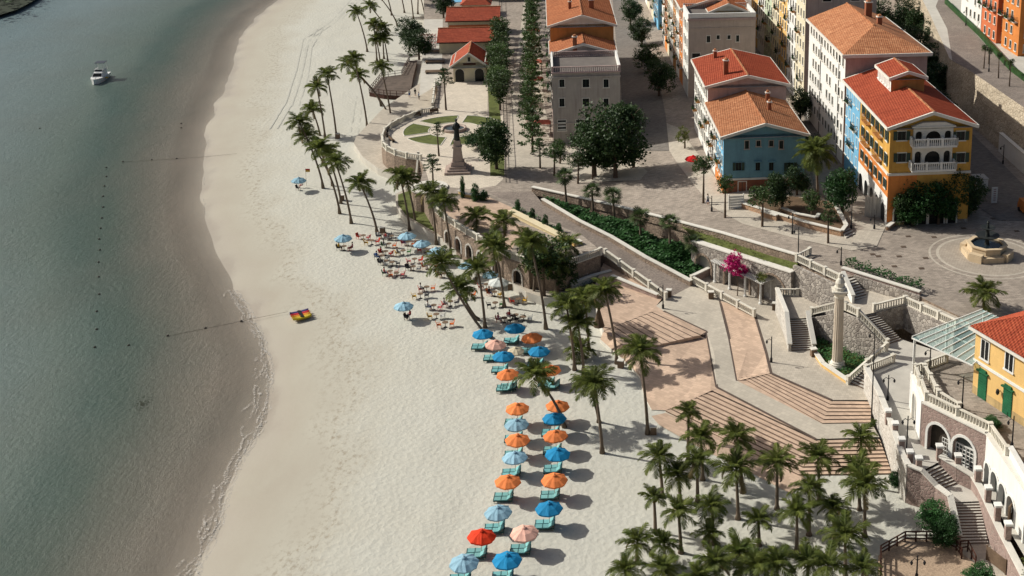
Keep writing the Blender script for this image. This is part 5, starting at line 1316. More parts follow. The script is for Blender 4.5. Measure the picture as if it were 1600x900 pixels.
def tree(label, base, top_h, rad, kind='round', v=0, zr=None, group=None, cat='tree', name='broadleaf_tree', trunk=True):
    base = Vector(base); t = thing(name, label, cat, base, 0, group); r = RV; rad *= 1.22; zr = zr or (top_h * .47 if v in (1, 3) and kind == 'round' and top_h < 3.4 * rad else min(rad * .95, top_h * .5))
    cz = top_h - zr
    if trunk:
        b = MB(); R_ = .07 + rad * .045; lean = Vector((r.uniform(-.2, .2), r.uniform(-.2, .2), 0))
        b.tube([Vector((0, 0, -.2)), lean * .5 + Vector((0, 0, cz * .5)), lean + Vector((0, 0, cz + zr * .3))], [R_ * 1.4, R_, R_ * .5], BARKT, 7)
        for k in range(5):
            a = k * 1.3 + r.random(); z = max(.4, cz - zr * .5 + k * zr * .2); b.tube([lean * .8 + Vector((0, 0, z)), Vector((cos(a) * rad * .6, sin(a) * rad * .6, z + zr * .5))], [R_ * .5, R_ * .2], BARKT, 5)
        b.build('trunk', t)
    put('crown', r.choice(CR_[(kind, v)]), t, (0, 0, cz), (0, 0, r.uniform(0, 6.28)), (rad, rad, zr)); return t
def treepx(label, b, top, radpx, z=None, kind='round', v=0, **kw):
    B_ = S(*b) if z is None else G(b[0], b[1], z); s = .97 * (b[1] + 390) / (CAMH - B_.z); h = at(b[0], top, B_.y).z - B_.z
    return tree(label, B_, h, radpx / s, kind, v, **kw)
fr_u, fr_d = Vector((cos(TH), sin(TH), 0)), Vector((-sin(TH), cos(TH), 0))
r0 = S(829, 238)
for k in range(24):
    p = r0 + fr_d * 6.2 * k + fr_u * RV.uniform(-.4, .4); p.z = zc(p.x)
    tree('slender tiered street tree, %s from the near end of the promenade row' % ORD[k + 1], p, RV.uniform(6.5, 8), RV.uniform(1.7, 2.2), 'tier', 0, 2.8, 'tiered trees along the promenade')
r0 = S(780, 172)
for k in range(13):
    p = r0 + fr_d * 5.4 * k + fr_u * RV.uniform(-.3, .3) - fr_u * .15 * k; p.z = zc(p.x)
    tree('bushy tree in the hedge beside the restaurants, %s from the near end' % ORD[k + 1], p, RV.uniform(5.0, 6.5), RV.uniform(1.9, 2.4), 'round', 0, 2.4, 'hedge trees beside the restaurants')
for i, (b, top, r, k, v, lab) in enumerate([
    ((776, 264), 180, 27, 'round', 1, 'large spreading dark tree right of the statue'), ((748, 232), 205, 17, 'round', 3, 'round green shrub between lawn and statue'),
    ((697, 172), 105, 12, 'tier', 0, 'tiered tree in a round planter before the restaurant'), ((686, 244), 190, 9, 'tier', 0, 'thin tree by the circular lawn'), ((677, 300), 240, 12, 'tier', 0, 'tiered tree beside the narrow plaza steps'),
    ((930, 276), 200, 30, 'round', 1, 'big dark tree below the grey house, left of three'), ((962, 278), 172, 40, 'round', 1, 'big dark tree below the grey house, middle of three'), ((990, 262), 160, 24, 'round', 1, 'big dark tree below the grey house, right of three'),
    ((844, 263), 215, 12, 'tier', 0, 'young tree left of the grey house corner'), ((866, 275), 226, 13, 'round', 0, 'young street tree on the pavement before the grey house, nearest'), ((903, 287), 240, 13, 'round', 0, 'young street tree right of the grey house door'),
    ((926, 281), 236, 10, 'round', 0, 'thin young tree before the big dark trees'), ((875, 256), 218, 11, 'round', 0, 'young tree close against the grey house'),
    ((1013, 112), 70, 17, 'round', 1, 'dark tree in the shaded street, farther'), ((1030, 150), 96, 20, 'round', 1, 'dark tree in the shaded street, nearer'), ((1003, 70), 30, 16, 'round', 1, 'dark tree at the far end of the shaded street'), ((985, 40), 0, 15, 'round', 1, 'dark tree at the head of the shaded street'),
    ((1070, 232), 200, 11, 'round', 2, 'yellow-green flowering shrub by the red parasol'), ((1099, 317), 245, 14, 'round', 0, 'dense street tree at the left corner of the blue house'), ((1133, 340), 275, 13, 'round', 0, 'street tree before the white gate'),
    ((1191, 354), 290, 16, 'round', 0, 'street tree in front of the rust ground floor'), ((1222, 330), 268, 20, 'round', 1, 'dark tree against the blue house in the planter'), ((1245, 305), 262, 16, 'round', 1, 'dark tree at the right corner of the blue house'),
    ((1294, 380), 320, 13, 'tier', 0, 'thin tiered tree on the pavement by the planter steps'), ((1268, 345), 298, 15, 'round', 0, 'tree growing in the raised planter'), ((1316, 335), 255, 22, 'round', 3, 'bright green tree left of the ochre arcade'),
    ((1405, 350), 292, 20, 'round', 1, 'dark round shrub at the left of the ochre front'), ((1446, 348), 272, 30, 'round', 3, 'rounded green bush under the middle balcony'), ((1492, 342), 266, 30, 'round', 1, 'rounded dark bush at the right of the ochre front'),
    ((1466, 350), 296, 22, 'round', 3, 'low green bush in front of the ochre house'), ((1512, 338), 280, 22, 'round', 1, 'dark bush at the right corner of the ochre house'), ((1426, 352), 315, 18, 'round', 3, 'low green bush left of the sign on the ochre front'),
    ((1250, 190), 140, 17, 'round', 1, 'dark tree in the gap beside the red-roofed house'), ((1236, 250), 200, 14, 'round', 1, 'dark tree behind the blue house'), ((1262, 262), 215, 14, 'round', 1, 'dark tree beside the tall white house'),
    ((640, 78), 30, 18, 'round', 1, 'dark seaside tree above the boardwalk, left'), ((655, 92), 48, 17, 'round', 1, 'dark seaside tree above the boardwalk, right'), ((693, 28), -10, 14, 'round', 1, 'dark tree beside the blue canopy'), ((752, 22), -5, 12, 'round', 1, 'dark tree between the top pavilions'),
    ((1495, 150), 96, 14, 'round', 1, 'conical dark bush at the end of the hill wall')]):
    treepx(lab, b, top, r, None, k, v)
WS_ = ['against the white wall top', 'near the hill foot', 'above the dark road', 'at the top edge', 'in the hollow', 'nearest the chimney']
for i, (x, y, r) in enumerate([(1392, 60, 22), (1420, 70, 22), (1445, 95, 24), (1466, 125, 20), (1405, 100, 20), (1432, 130, 22), (1462, 160, 18), (1376, 30, 20), (1478, 185, 14), (1440, 40, 18), (1412, 25, 18), (1460, 60, 18)]):
    treepx('dark tree on the wooded slope behind the white house, crown %s' % ('%s from the left' % ORD[sorted([1392,1420,1445,1466,1405,1432,1462.1,1376,1478,1440,1412,1460]).index(x if (x, y) != (1462, 160) else 1462.1) + 1]), (x, y + 25), y - 25, r, None, 'round', 1, group='wooded slope trees')
for i, (b, top) in enumerate([((1537, 107), 70), ((1545, 100), 74), ((1560, 122), 82), ((1577, 135), 92)]):
    treepx('thin young tree on the hill road verge, %s from the left' % ORD[i + 1], b, top, 5, ZU, 'round', 0, group='young trees on the hill road')
for i, (b, top, r) in enumerate([((850, 462), 372, 30), ((838, 440), 385, 24), ((872, 458), 400, 22)]):
    treepx('leafy tree before the dark alcove, %s from left' % ORD[i + 1], b, top, r, 1.3, 'round', 0)
for lab, b, top, r, z in (('dense dark green bush at the foot of the curved rubble wall', (1456, 838), 790, 25, .1), ('second dark bush beside the lower flight of stairs', (1478, 856), 805, 18, .1), ('pale flowering bush beside the lower path', (1530, 915), 880, 20, .1),
                          ('tuft of green by the beach steps wall', (1395, 762), 738, 9, .1), ('shrub in the planting strip by the yellow house', (1548, 664), 648, 9, 8.5), ('shrub at the right end of the planting strip', (1556, 672), 655, 8, 8.5)):
    treepx(lab, b, top, r, z, 'round', 3, name='shrub', cat='bush', trunk=False)
for i, (x, y) in enumerate([(724, 308), (742, 312), (757, 312)]): treepx(['slim cypress-like shrub in the yellow planter', 'airy shrub in the yellow planter', 'low shrub in the yellow planter'][i], (x, y), (y - 30, y - 24, y - 14)[i], (4, 6, 7)[i], 4.6, 'round', 3, zr=(2, 1.6, .9)[i], name='shrub', cat='bush', trunk=False)
for i, (x, y) in enumerate([(810, 335), (832, 348), (852, 358), (873, 368), (893, 388)]): treepx('thin upright shrub in the narrow hedge strip, %s from left' % ORD[i + 1], (x, y), y - 22, 4.5, 4.2, 'round', 3, zr=1.1, name='shrub', cat='bush', trunk=False, group='shrubs in the narrow hedge strip')
# ---- ground cover (uncountable)
def cover(name, label, poly, zf, m, n, h=.5, s=.3, seed=1):
    r = random.Random(seed); P = [Vector(p[:2]) for p in poly]; x0 = min(p.x for p in P); x1 = max(p.x for p in P); y0 = min(p.y for p in P); y1 = max(p.y for p in P); mb = MB(); c = 0
    while c < n:
        x, y = r.uniform(x0, x1), r.uniform(y0, y1); ins = False; j = len(P) - 1
        for i in range(len(P)):
            if (P[i].y > y) != (P[j].y > y) and x < (P[j].x - P[i].x) * (y - P[i].y) / (P[j].y - P[i].y) + P[i].x: ins = not ins
            j = i
        c += 1
        if not ins: continue
        hh = h * (.55 + .75 * (mn.noise(Vector((x * .8, y * .8, seed))) + .5)); z = zf(x, y) + r.random() ** .5 * hh; a = r.uniform(0, 6.28); q = s * r.uniform(.6, 1.2)
        d = Vector((cos(a), sin(a), r.uniform(-.3, .7))) * q; e = Vector((-sin(a), cos(a), r.uniform(-.2, .4))) * q * .4; p = Vector((x, y, z)); mb.face([p, p + d * .5 + e, p + d, p + d * .5 - e], m)
    return tag(mb.build(name), label, 'plants', kind='stuff')
cover('bank_shrubs', 'dense low green shrubs covering the bank beside the ramp', bank, idw(bank), HEDGEM, 70000, .7, .42)
cover('bed_plants', 'dark green ground cover in the bed round the column', GP([(1274, 495), (1277, 553), (1326, 595), (1382, 546), (1398, 522), (1340, 482), (1300, 472)], 2.1), lambda x, y: 2.1, HEDGEM, 9000, .5, .28, 2)
cover('hedge_strip_plants', 'narrow green hedge between the ramp road and the yellow bench', [G(x, y, 4.3) for x, y in [(800, 328), (808, 326), (860, 354), (905, 378), (902, 388), (850, 365)]], lambda x, y: 4.2, HEDGEM, 5000, .8, .3, 3)
cover('planter_hedge', 'green hedge in the rubble planter along the street', [S(x, y) for x, y in [(1318, 421), (1322, 413), (1442, 452), (1438, 460)]], lambda x, y: 8.9, HEDGEM, 4500, .8, .3, 4)
cover('ledge_plants', 'grass and weeds in the ledge planter above the pergola wall', poly, lambda x, y: 7.0 + (x + 2) * .03, LEAFY, 2500, .3, .25, 5)
cover('low_plants', 'patchy planting along the foot of the arched wall', wp, lambda x, y: 1.3, HEDGEM, 5000, .5, .25, 6)
cover('corner_lawn', 'small lawn at the bottom right corner beyond the wall', GP([(1595, 870), (1612, 870), (1640, 960), (1604, 960)], 2.5), lambda x, y: 2.5, GRASS, 1500, .2, .2, 7)
cover('ochre_front_plants', 'dark clipped planting along the ochre house front', [S(x, y) for x, y in [(1398, 345), (1520, 322), (1530, 335), (1400, 358)]], lambda x, y: 8.6, LEAFD, 5000, 1.2, .3, 8)
# far wooded headland across the water
hd = MB(); rr_ = random.Random(5); hl = [G(-60, 40, WL), G(-5, 30, WL), G(28, 20, WL), G(52, 7, WL), G(72, -8, WL), G(120, -40, WL), G(-60, -120, WL)]
surf('headland', hl, lambda x, y: .4, mat('headland_undergrowth', (.02, .03, .015)), 0)
cover('headland_wood', 'dark wooded headland in the far left corner', hl, lambda x, y: .5, LEAFD, 9000, 5, 1.6, 9)
# ================================================================ monuments and street furniture
def lathe_thing(name, label, cat, loc, parts, rot=0, n=12):
    t = thing(name, label, cat, loc)
    for nm, prof, m, nn in parts:
        b = MB(); b.lathe(prof, m, nn, rot=rot); b.build(nm, t, smooth=nn > 10)
    return t
# statue on stepped pedestal
sp = G(716, 267, 4.5)
t = thing('monument', 'dark robed statue on a tall stepped stone pedestal in the plaza', 'statue', sp, TH)
def sq(b, w, z0, z1, m, w2=None):
    w2 = w2 or w; b.hexa([(-w, -w, z0), (w, -w, z0), (w, w, z0), (-w, w, z0)], [(-w2, -w2, z1), (w2, -w2, z1), (w2, w2, z1), (-w2, w2, z1)], m)
PST = mat('pinkish_granite', (.42, .33, .28), var=.15, streak=.3)
for nm, w, z0, z1, w2 in (('base_step', 2.2, 0, .4, None), ('base_step', 1.75, .4, .75, None), ('base_step', 1.4, .75, 1.1, None), ('plinth', 1.15, 1.1, 1.9, 1.0), ('shaft', .85, 1.9, 4.3, .62), ('cornice', .8, 4.3, 4.6, None), ('die', .62, 4.6, 5.6, .55)):
    b = MB(); sq(b, w, z0, z1, PST, w2); b.build(nm, t)
BRONZE = mat('dark_bronze', (.035, .04, .038), rough=.5, metal=.4, bmp=.1)
b = MB(); b.lathe([(.52, 5.6), (.5, 6.2), (.42, 7.2), (.5, 8.0), (.46, 8.5), (.2, 8.75), (.12, 8.85), (.2, 9.0), (.22, 9.2), (.12, 9.42)], BRONZE, 12)
b.tube([(-.42, 0, 8.4), (-.62, -.15, 7.8), (-.35, -.45, 7.5)], [.14, .13, .08], BRONZE, 7); b.tube([(.42, 0, 8.4), (.6, -.1, 7.8), (.42, -.4, 7.9)], [.14, .13, .08], BRONZE, 7); b.build('figure', t, smooth=True)
t = lathe_thing('round_basin', 'round stone basin at the centre of the wedge lawns', 'fountain', CIRC, [('rim', [(2.3, 0), (2.3, .55), (2.0, .55), (1.9, .3)], PST, 24)])
b = MB(); b.lathe([(1.88, .31), (1.88, .34)], mat('dark_pool', (.05, .06, .06), rough=.1, bmp=0), 24); b.build('water', t)
# fountain on the square
FC = S(1541, 398); t = thing('fountain', 'octagonal cream stone fountain with dark tiered bowls on the square', 'fountain', FC, TH)
FST = mat('cream_fountain_stone', (.6, .47, .31), var=.1, streak=.3)
b = MB(); b.lathe([(3.35, 0), (3.35, .75), (2.9, .75), (2.9, .8)], FST, 8, rot=pi / 8); b.build('outer_step', t)
b = MB(); b.lathe([(2.6, .8), (2.6, 1.5), (2.75, 1.6), (2.75, 1.75), (2.2, 1.75), (2.2, 1.3)], FST, 8, rot=pi / 8); b.build('basin', t)
for k in range(4):
    a = k * pi / 2 + pi / 4; b = MB(); b.box(-.9, .9, -.4, .4, 0, 1.1, FST); b.build('buttress', t, (3.1 * cos(a), 3.1 * sin(a), 0), (0, 0, a + pi / 2))
b = MB(); b.lathe([(2.2, 1.45), (2.2, 1.5)], mat('pool_water', (.012, .02, .028), rough=.08, bmp=.3), 8, rot=pi / 8); b.build('water', t)
b = MB(); b.lathe([(.35, 1.5), (.25, 2.2), (.3, 2.4), (1.5, 2.75), (1.62, 2.9), (1.4, 2.88), (.3, 2.7), (.22, 3.5), (.25, 3.6), (.95, 3.9), (1.02, 4.0), (.85, 3.98), (.2, 3.85), (.14, 4.5), (.2, 4.65), (.04, 5.0)], BRONZE, 20); b.build('tiered_bowls', t, smooth=False)
# column
cb = G(1308, 573, 2.1); ch = at(1312, 452, cb.y).z - 2.1
t = thing('column', 'tall free-standing fluted stone column in the green bed', 'column', cb)
b = MB(); sq(b, .95, 0, .35, BALU); b.build('plinth', t); b = MB(); b.lathe([(.9, .35), (.9, .55), (.75, .65), (.8, .75), (.66, .9)], BALU, 20); b.build('base', t)
CST = mat('column_stone', (.58, .5, .4), var=.12, streak=.4)
b = MB(); k = b.mi(CST); n = 32; i0 = 0; lv = [.9, ch * .4, ch - 1.1]
for z in lv:
    for q in range(n): rr__ = (.66 if z < 1 else .62 if z < ch * .5 else .54) * (1 if q % 2 else .9); a = 2 * pi * q / n; b.v.append((rr__ * cos(a), rr__ * sin(a), z))
for j in range(2):
    for q in range(n): b.f.append((j * n + q, j * n + (q + 1) % n, (j + 1) * n + (q + 1) % n, (j + 1) * n + q)); b.m.append(k)
b.build('shaft', t)
b = MB(); b.lathe([(.56, ch - 1.1), (.62, ch - .95), (.6, ch - .8), (.95, ch - .25), (.9, ch - .2)], BALU, 16); sq(b, .9, ch - .2, ch, BALU); b.build('capital', t)
b = MB(); b.lathe([(.7, ch), (.7, ch + .35), (.5, ch + .4), (.55, ch + .9), (.35, ch + 1.3), (.14, ch + 1.5), (.2, ch + 1.7), (.16, ch + 1.95), (.03, ch + 2.05)], BALU, 12); b.tube([(.3, 0, ch + 1.3), (.6, -.1, ch + .9)], [.12, .08], BALU, 6); b.build('finial_figure', t)
# pergola
t = thing('pergola', 'white pergola with slatted roof before the blind arches', 'pergola', G(1116, 440, 2.1)); o = G(1116, 440, 2.1)
fp = [G(x, y, 2.1) for x, y in ((1117, 441), (1140, 452), (1164, 463), (1188, 475))]; bk = [G(x, y, 2.1) for x, y in ((1133, 434), (1157, 445), (1181, 456), (1205, 468))]
pmb = MB(); pmb.lathe([(.26, 0), (.26, .2), (.17, .3), (.15, 2.9), (.24, 3.0)], WHITE, 10); pmb = pmb.mesh('post')
for p in fp + bk: put('post', pmb, t, p - o)
for rw in (fp, bk):
    d = (rw[-1] - rw[0]).normalized() * .5
    for q in ((rw[0] - d, rw[1] + d * .2), (rw[1] + d * 1.8, rw[3] + d)): b = MB(); b.bar(q[0] - o + Vector((0, 0, 3)), q[1] - o + Vector((0, 0, 3)), .16, .2, WHITE); b.build('beam', t)
for k in range(30):
    u = -.1 + 3.25 * k / 29
    if 1.05 < u < 1.25: continue
    i = min(2, max(0, int(u))); a = fp[i].lerp(fp[i + 1], u - i) - o; c = bk[i].lerp(bk[i + 1], u - i) - o; e = (a - c).normalized() * .5
    b = MB(); b.bar(a + e + Vector((0, 0, 3.2)), c - e + Vector((0, 0, 3.2)), .14, .1, WHITE); b.build('slat', t)
balustrade('long white balustrade in front of the pergola', GP([(1081, 441), (1178, 494)], 2.35), 1.0)
wallrun('pergola_plinth', 'rubble plinth wall returning at the left end of the pergola', GP([(1081, 441), (1114, 425)], 2.3), .9, .35, STONEP)
for px, py, s, lab in ((1147, 428, 1.75, 'bright magenta bougainvillea spilling over the pergola'),):
    B_ = G(1152, 462, 2.1); t = thing('bougainvillea', lab, 'flowering plant', B_); tp = at(1146, 410, B_.y) - B_
    put('blossom', CR_[('bloom', 0)][0], t, tp, (0, 0, 1), (1.6, 1.5, 1.7)); put('blossom', CR_[('bloom', 0)][0], t, tp + Vector((.9, .3, -1.4)), (0, 0, 3), (1.1, 1, .9))
    b = MB(); b.tube([(0, 0, 0), (.1, 0, 1.6), tp], [.08, .06, .03], BARKT, 6); b.build('stem', t)
B_ = G(1192, 474, 2.1); t = thing('climber', 'green and rust climbing plant on the right end of the pergola', 'climbing plant', B_); tp = at(1192, 434, B_.y) - B_
put('foliage', CR_[('round', 2)][0], t, tp, (0, 0, 2), (1.5, .9, .5)); b = MB(); b.tube([(0, 0, 0), (0, 0, 1.5), tp], [.06, .05, .03], BARKT, 6); b.build('stem', t)
# lamps
def lamp(label, b, toppx, z=None, arms=1, group='street lamps'):
    B_ = S(*b) if z is None else G(b[0], b[1], z); h = at(b[0], toppx, B_.y).z - B_.z; t = thing('street_lamp', label, 'street lamp', B_, 0, group)
    p = MB(); p.lathe([(.16, 0), (.16, .5), (.08, .7), (.06, h)], IRON, 8); p.build('pole', t)
    for k in range(arms):
        s = -1 if k == 0 else 1; q = MB(); q.tube([(0, 0, h - .5), (s * .3, -.15, h - .2), (s * .6, -.3, h - .35)], [.035] * 3, IRON, 6); a = q.build('arm', t)
        q = MB(); q.lathe([(.08, -.3), (.15, -.1), (.07, .1), (.02, .15)], IRON, 8, (s * .6, -.3, h - .45)); q.build('lantern', a)
for l in [('lamp post on the street corner by the stone parapet', (1247, 404), 355), ('lamp post at the bend above the upper stairs', (1314, 414), 386), ('lamp post before the raised planter', (1238, 366), 333),
          ('tall lamp post left of the ochre arcade', (1330, 357), 300), ('short dark post by the ochre corner', (1366, 358), 336), ('lamp post before the white gate', (1112, 330), 306), ('lamp post beside the hill wall in the shade', (1567, 256), 226)]: lamp(*l)
for l in [('lamp post at the foot of the ramp balustrade', (1036, 482), 445, 2.1), ('lamp post on the upper promenade', (1205, 566), 526, 2.1), ('very tall dark pole by the lower stairs', (1361, 668), 516, 1.2), ('lamp post inside the white court', (1387, 626), 586, 4.2),
          ('lamp post on the terrace under the canopy edge', (1452, 588), 543, 8.5), ('lamp post on the terrace before the green doors', (1503, 640), 588, 8.5), ('lamp post at the terrace right edge', (1581, 700), 650, 8.5), ('lamp post in the court before the arches', (1416, 712), 650, 3.8),
          ('lamp post on the pebbled deck', (1432, 905), 868, .2), ('thin lamp post on the hill terrace', (1509, 40), 15, ZU), ('thin lamp post at the hill terrace end', (1545, 112), 72, ZU)]: lamp(l[0], l[1], l[2], l[3], 2 if 'court' in l[0] or 'deck' in l[0] else 1)
# bins, benches
bm_ = MB(); bm_.box(-.35, .35, -.3, .3, 0, .95, WOODB); bme = bm_.mesh('bin_body'); bm2 = MB(); bm2.box(-.4, .4, -.35, .35, .95, 1.05, TRIM); bm3 = bm2.mesh('bin_top')
for lab, b, z in [('wooden litter bin at the foot of the ramp', (1045, 463), 2.1), ('wooden litter bin by the pergola balustrade', (1111, 466), 2.1), ('dark litter bin right of the pergola', (1211, 484), 2.1), ('litter bin at the foot of the straight stairs', (1271, 556), 2.1),
                  ('red-fronted bin at the edge of the pink terrace', (970, 574), 0), ('striped bin by the lone palm at the pink steps', (1021, 678), 0), ('litter bin among the palms below the plaza', (535, 313), 0), ('bin beside the far palms', (528, 216), 0), ('dark wooden stand behind the café chairs', (598, 364), 0), ('wooden stand near the last café parasol', (798, 452), 0)]:
    t = thing('litter_bin', lab, 'bin', G(b[0], b[1], z), RV.uniform(-.3, .3), 'litter bins'); put('bin_body', bme, t); put('bin_top', bm3, t)
se = MB(); se.box(-.9, .9, -.25, .25, .42, .5, WOODB); se_m = se.mesh('seat'); bk_ = MB(); bk_.box(-.9, .9, .22, .28, .5, .95, WOODB); bk_m = bk_.mesh('backrest'); lg = MB(); lg.box(-.05, .05, -.22, .22, 0, .42, IRON); lg_m = lg.mesh('leg')
for i, a in enumerate((118, 135, 150, 168, 183, 198, 215)):
    p = CIRC + Vector((12.6 * cos(radians(a)), 12.6 * sin(radians(a)), 0)); t = thing('park_bench', 'dark bench inside the curved plaza balustrade, %s from the top' % ORD[i + 1], 'bench', p, radians(a - 90), 'benches round the circular plaza')
    put('seat', se_m, t); put('backrest', bk_m, t); put('leg', lg_m, t, (-.7, 0, 0)); put('leg', lg_m, t, (.7, 0, 0))
# yellow bench wall and planter on the pink terrace
wallrun('bench_wall', 'long pale yellow bench wall along the pink upper terrace', GP([(798, 334), (905, 388)], 4.5), .55, .9, mat('yellow_stone', (.68, .56, .33), var=.08), None or mat('yellow_stone_top', (.7, .6, .4), var=.08), 'bench wall')
wallrun('yellow_planter', 'low yellow stone planter with shrubs at the plaza edge', GP([(718, 302), (728, 308), (748, 310), (756, 304)], 4.5), .5, .4, mat('ochre_stone', (.62, .45, .2), var=.1))
wallrun('planter_end', 'yellow stone block ending the bench wall', GP([(895, 388), (908, 385)], 4.5), .9, .8, YELP)
# iron fence along the promenade left side
def fence(name, label, pts, h, post_gap, m, rails=(.3, .9), pw=.1, cat='fence', postname='post'):
    pts = [Vector(p) for p in pts]; c = pts[0].copy(); t = thing(name, label, cat, c)
    pm_ = MB(); pm_.box(-pw / 2, pw / 2, -pw / 2, pw / 2, -.1, h, m); pm_ = pm_.mesh('post'); i = 0
    for a, b in zip(pts, pts[1:]):
        k = max(1, round((b - a).length / post_gap))
        for j in range(k): put('post', pm_, t, a.lerp(b, j / k) - c)
        for r in rails:
            q = MB(); q.bar(a - c + Vector((0, 0, r * h)), b - c + Vector((0, 0, r * h)), pw * .7, pw * .7, m); q.build('rail', t)
    put('post', pm_, t, pts[-1] - c); return t
fence('iron_fence', 'long thin iron fence along the left side of the promenade', [S(791, 285), S(786, 150), S(781, 40), S(780, -30)], 1.6, 2.4, IRON)
fence('wooden_fence', 'dark wooden fence bending round the pebbled deck', GP([(1376, 905), (1376, 868), (1414, 846), (1464, 846), (1494, 860), (1502, 873)], .22), 1.1, 1.1, WOODD, (.25, .6, .95), .14)
fence('wooden_fence', 'dark wooden rail beside the lower stairs foot', GP([(1500, 862), (1512, 860), (1524, 884)], .22), 1.1, 1.1, WOODD, (.35, .95), .13)
# boardwalk by the restaurants
dk = GP([(577, 146), (596, 122), (628, 118), (640, 96), (652, 96), (646, 120), (640, 152), (600, 150)], .7)
surf('boardwalk', dk, lambda x, y: .92, mat('dark_deck_wood', (.13, .10, .08), var=.3), 0); struct(skirt('boardwalk_edge', [p + Vector((0, 0, .2)) for p in dk], 0, WOODD))
fence('wooden_fence', 'weathered wooden railing on the seaward side of the boardwalk', [p + Vector((0, 0, .22)) for p in (dk[6], dk[7], dk[0], dk[1], dk[2], dk[3])], 1.1, 1.6, WOODD, (.4, .95), .12)
surf('dining_terrace', [S(x, y) for x, y in [(655, 150), (662, 60), (662, 30), (692, 30), (690, 128), (672, 140)]], lambda x, y: 4.512, CONC, 0)
balustrade('white railing between dining terrace and plaza', [S(x, y) for x, y in [(676, 168), (680, 130)]])
for i, (x, y) in enumerate([(664, 100), (664, 84), (664, 116)]):
    t = thing('planter_bench', 'timber slatted bench platform on the dining terrace, %s from the top' % ORD[[2, 1, 3][i]], 'bench', S(x, y), TH, 'timber platforms'); 
    for k in range(5): q = MB(); q.box(0, 4.5, k * .4, k * .4 + .32, .4, .5, WOODB); q.build('slat', t)
    for xx in (.2, 4.2): q = MB(); q.box(xx, xx + .1, 0, 1.9, 0, .4, WOODD); q.build('leg', t)
# raised planters before the blue house
STP = stonemat('tan_brick_planter', (.48, .3, .18), (.36, .2, .12), (.3, .22, .15), 2.4, .4)
for lab, pts in (('tan stone planter wall running along the pavement before the blue house', [(1160, 325), (1215, 342), (1262, 356), (1315, 369)]), ('tan stone wall on the right side of the raised planter', [(1315, 369), (1322, 360), (1302, 322)]),
                 ('inner stone wall across the raised planter', [(1222, 333), (1245, 342), (1275, 348), (1280, 342)]), ('low stone kerb at the left planter', [(1190, 338), (1214, 345)])):
    wallrun('planter_wall', lab, [S(x, y) for x, y in pts], .8, .35, STP, TRIM)
surf('planter_soil', [S(x, y) for x, y in [(1160, 324), (1215, 341), (1262, 355), (1314, 367), (1320, 359), (1300, 320), (1240, 312), (1180, 310)]], lambda x, y: zc(x) + .5, SOIL, 4)
flight('planter_steps', [S(1315, 366) + Vector((0, 0, .7)), S(1326, 361) + Vector((0, 0, .7))], [S(1322, 373), S(1336, 366)], 3, CONC, 'three small stone steps at the right end of the planter')
wallrun('forecourt_kerb', 'low stone kerb wall curving before the ochre house', [S(x, y) for x, y in [(1386, 360), (1396, 352), (1440, 348), (1525, 328)]], .5, .4, STP, TRIM)
# gate, signs, kiosks
t = thing('white_gate', 'white panelled gate at the left corner of the blue house', 'gate', S(1139, 328), TH + .1)
for k in range(5): q = MB(); q.box(0, 2.2, -.03, .03, .15 + k * .42, .5 + k * .42, WHITE); q.build('panel', t)
for x in (-.1, 2.2): q = MB(); q.box(x, x + .12, -.08, .08, 0, 2.5, WHITE); q.build('post', t)
t = thing('standing_sign', 'tall narrow white advertising sign on the shaded pavement', 'sign', S(1553, 318), TH)
q = MB(); q.box(-.45, .45, -.08, .08, .1, 2.6, WHITE); q.build('panel', t); q = MB()
for k in range(6): q.box(-.2, .2, -.1, -.08, .5 + k * .34, .68 + k * .34, PINKP); 
q.build('print', t)['kind'] = 'stuff'
t = thing('site_hut', 'pale low box hut beside the ochre house in shade', 'hut', S(1524, 305), TH); q = MB(); q.box(0, 1.9, 0, 2.2, 0, 2.5, WHITE); q.build('wall', t); q = MB(); q.box(-.1, 2.0, -.1, 2.3, 2.5, 2.62, CONC); q.build('roof', t); q = MB(); q.box(.4, 1.2, -.05, 0, 0, 2, CONC); q.build('door', t)
wallrun('base_wall', 'pale smooth wall at the foot of the rock retaining wall', [S(1562, 236), S(1602, 272), S(1690, 350)], 3.2, .5, WHITE, TRIM)
t = thing('notice_board', 'brown notice board in front of the arcade', 'sign', G(1578, 822, 3.2), .9); q = MB(); q.box(-.65, .65, -.05, .05, .2, 2.4, WOODB); q.build('board', t); q = MB(); q.box(-.1, .1, -.08, -.05, 1.5, 2.1, WHITE); q.build('notice', t)
t = thing('notice_board', 'long brown panel leaning on the lower path wall', 'sign', G(1556, 886, .15), -1.05); q = MB(); q.box(-1.3, 1.3, -.05, .05, .1, 1.5, WOODB); q.build('board', t)
for x in (-1.25, 1.25): q = MB(); q.box(x - .06, x + .06, -.06, .06, 0, 1.6, WOODB); q.build('post', t)
t = thing('draped_frame', 'grey draped shop front screen under the ochre arcade', 'screen', S(1352, 338), TH - .3); q = MB()
for k in range(8): q.box(-.1 + k * .35, .2 + k * .35, -.1 + .08 * (k % 2), .05 + .08 * (k % 2), 0, 3.2 - .1 * (k % 3), CONC)
q.build('drape', t)['kind'] = 'stuff'
t = thing('parked_van', 'orange van cut off by the right edge in the shade', 'van', S(1607, 335), TH)
q = MB(); q.box(-.9, .9, -2.2, 2.2, .4, 1.1, ORANGE); q.hexa([(-.88, -1.6, 1.1), (.88, -1.6, 1.1), (.88, 2.15, 1.1), (-.88, 2.15, 1.1)], [(-.75, -1.2, 1.9), (.75, -1.2, 1.9), (.75, 2.0, 1.9), (-.75, 2.0, 1.9)], ORANGE); q.build('body', t)
for x in (-.9, .9):
    for y in (-1.4, 1.4): q = MB(); q.tube([(x - .12, y, .36), (x + .12, y, .36)], [.36, .36], IRON, 12); q.build('wheel', t)
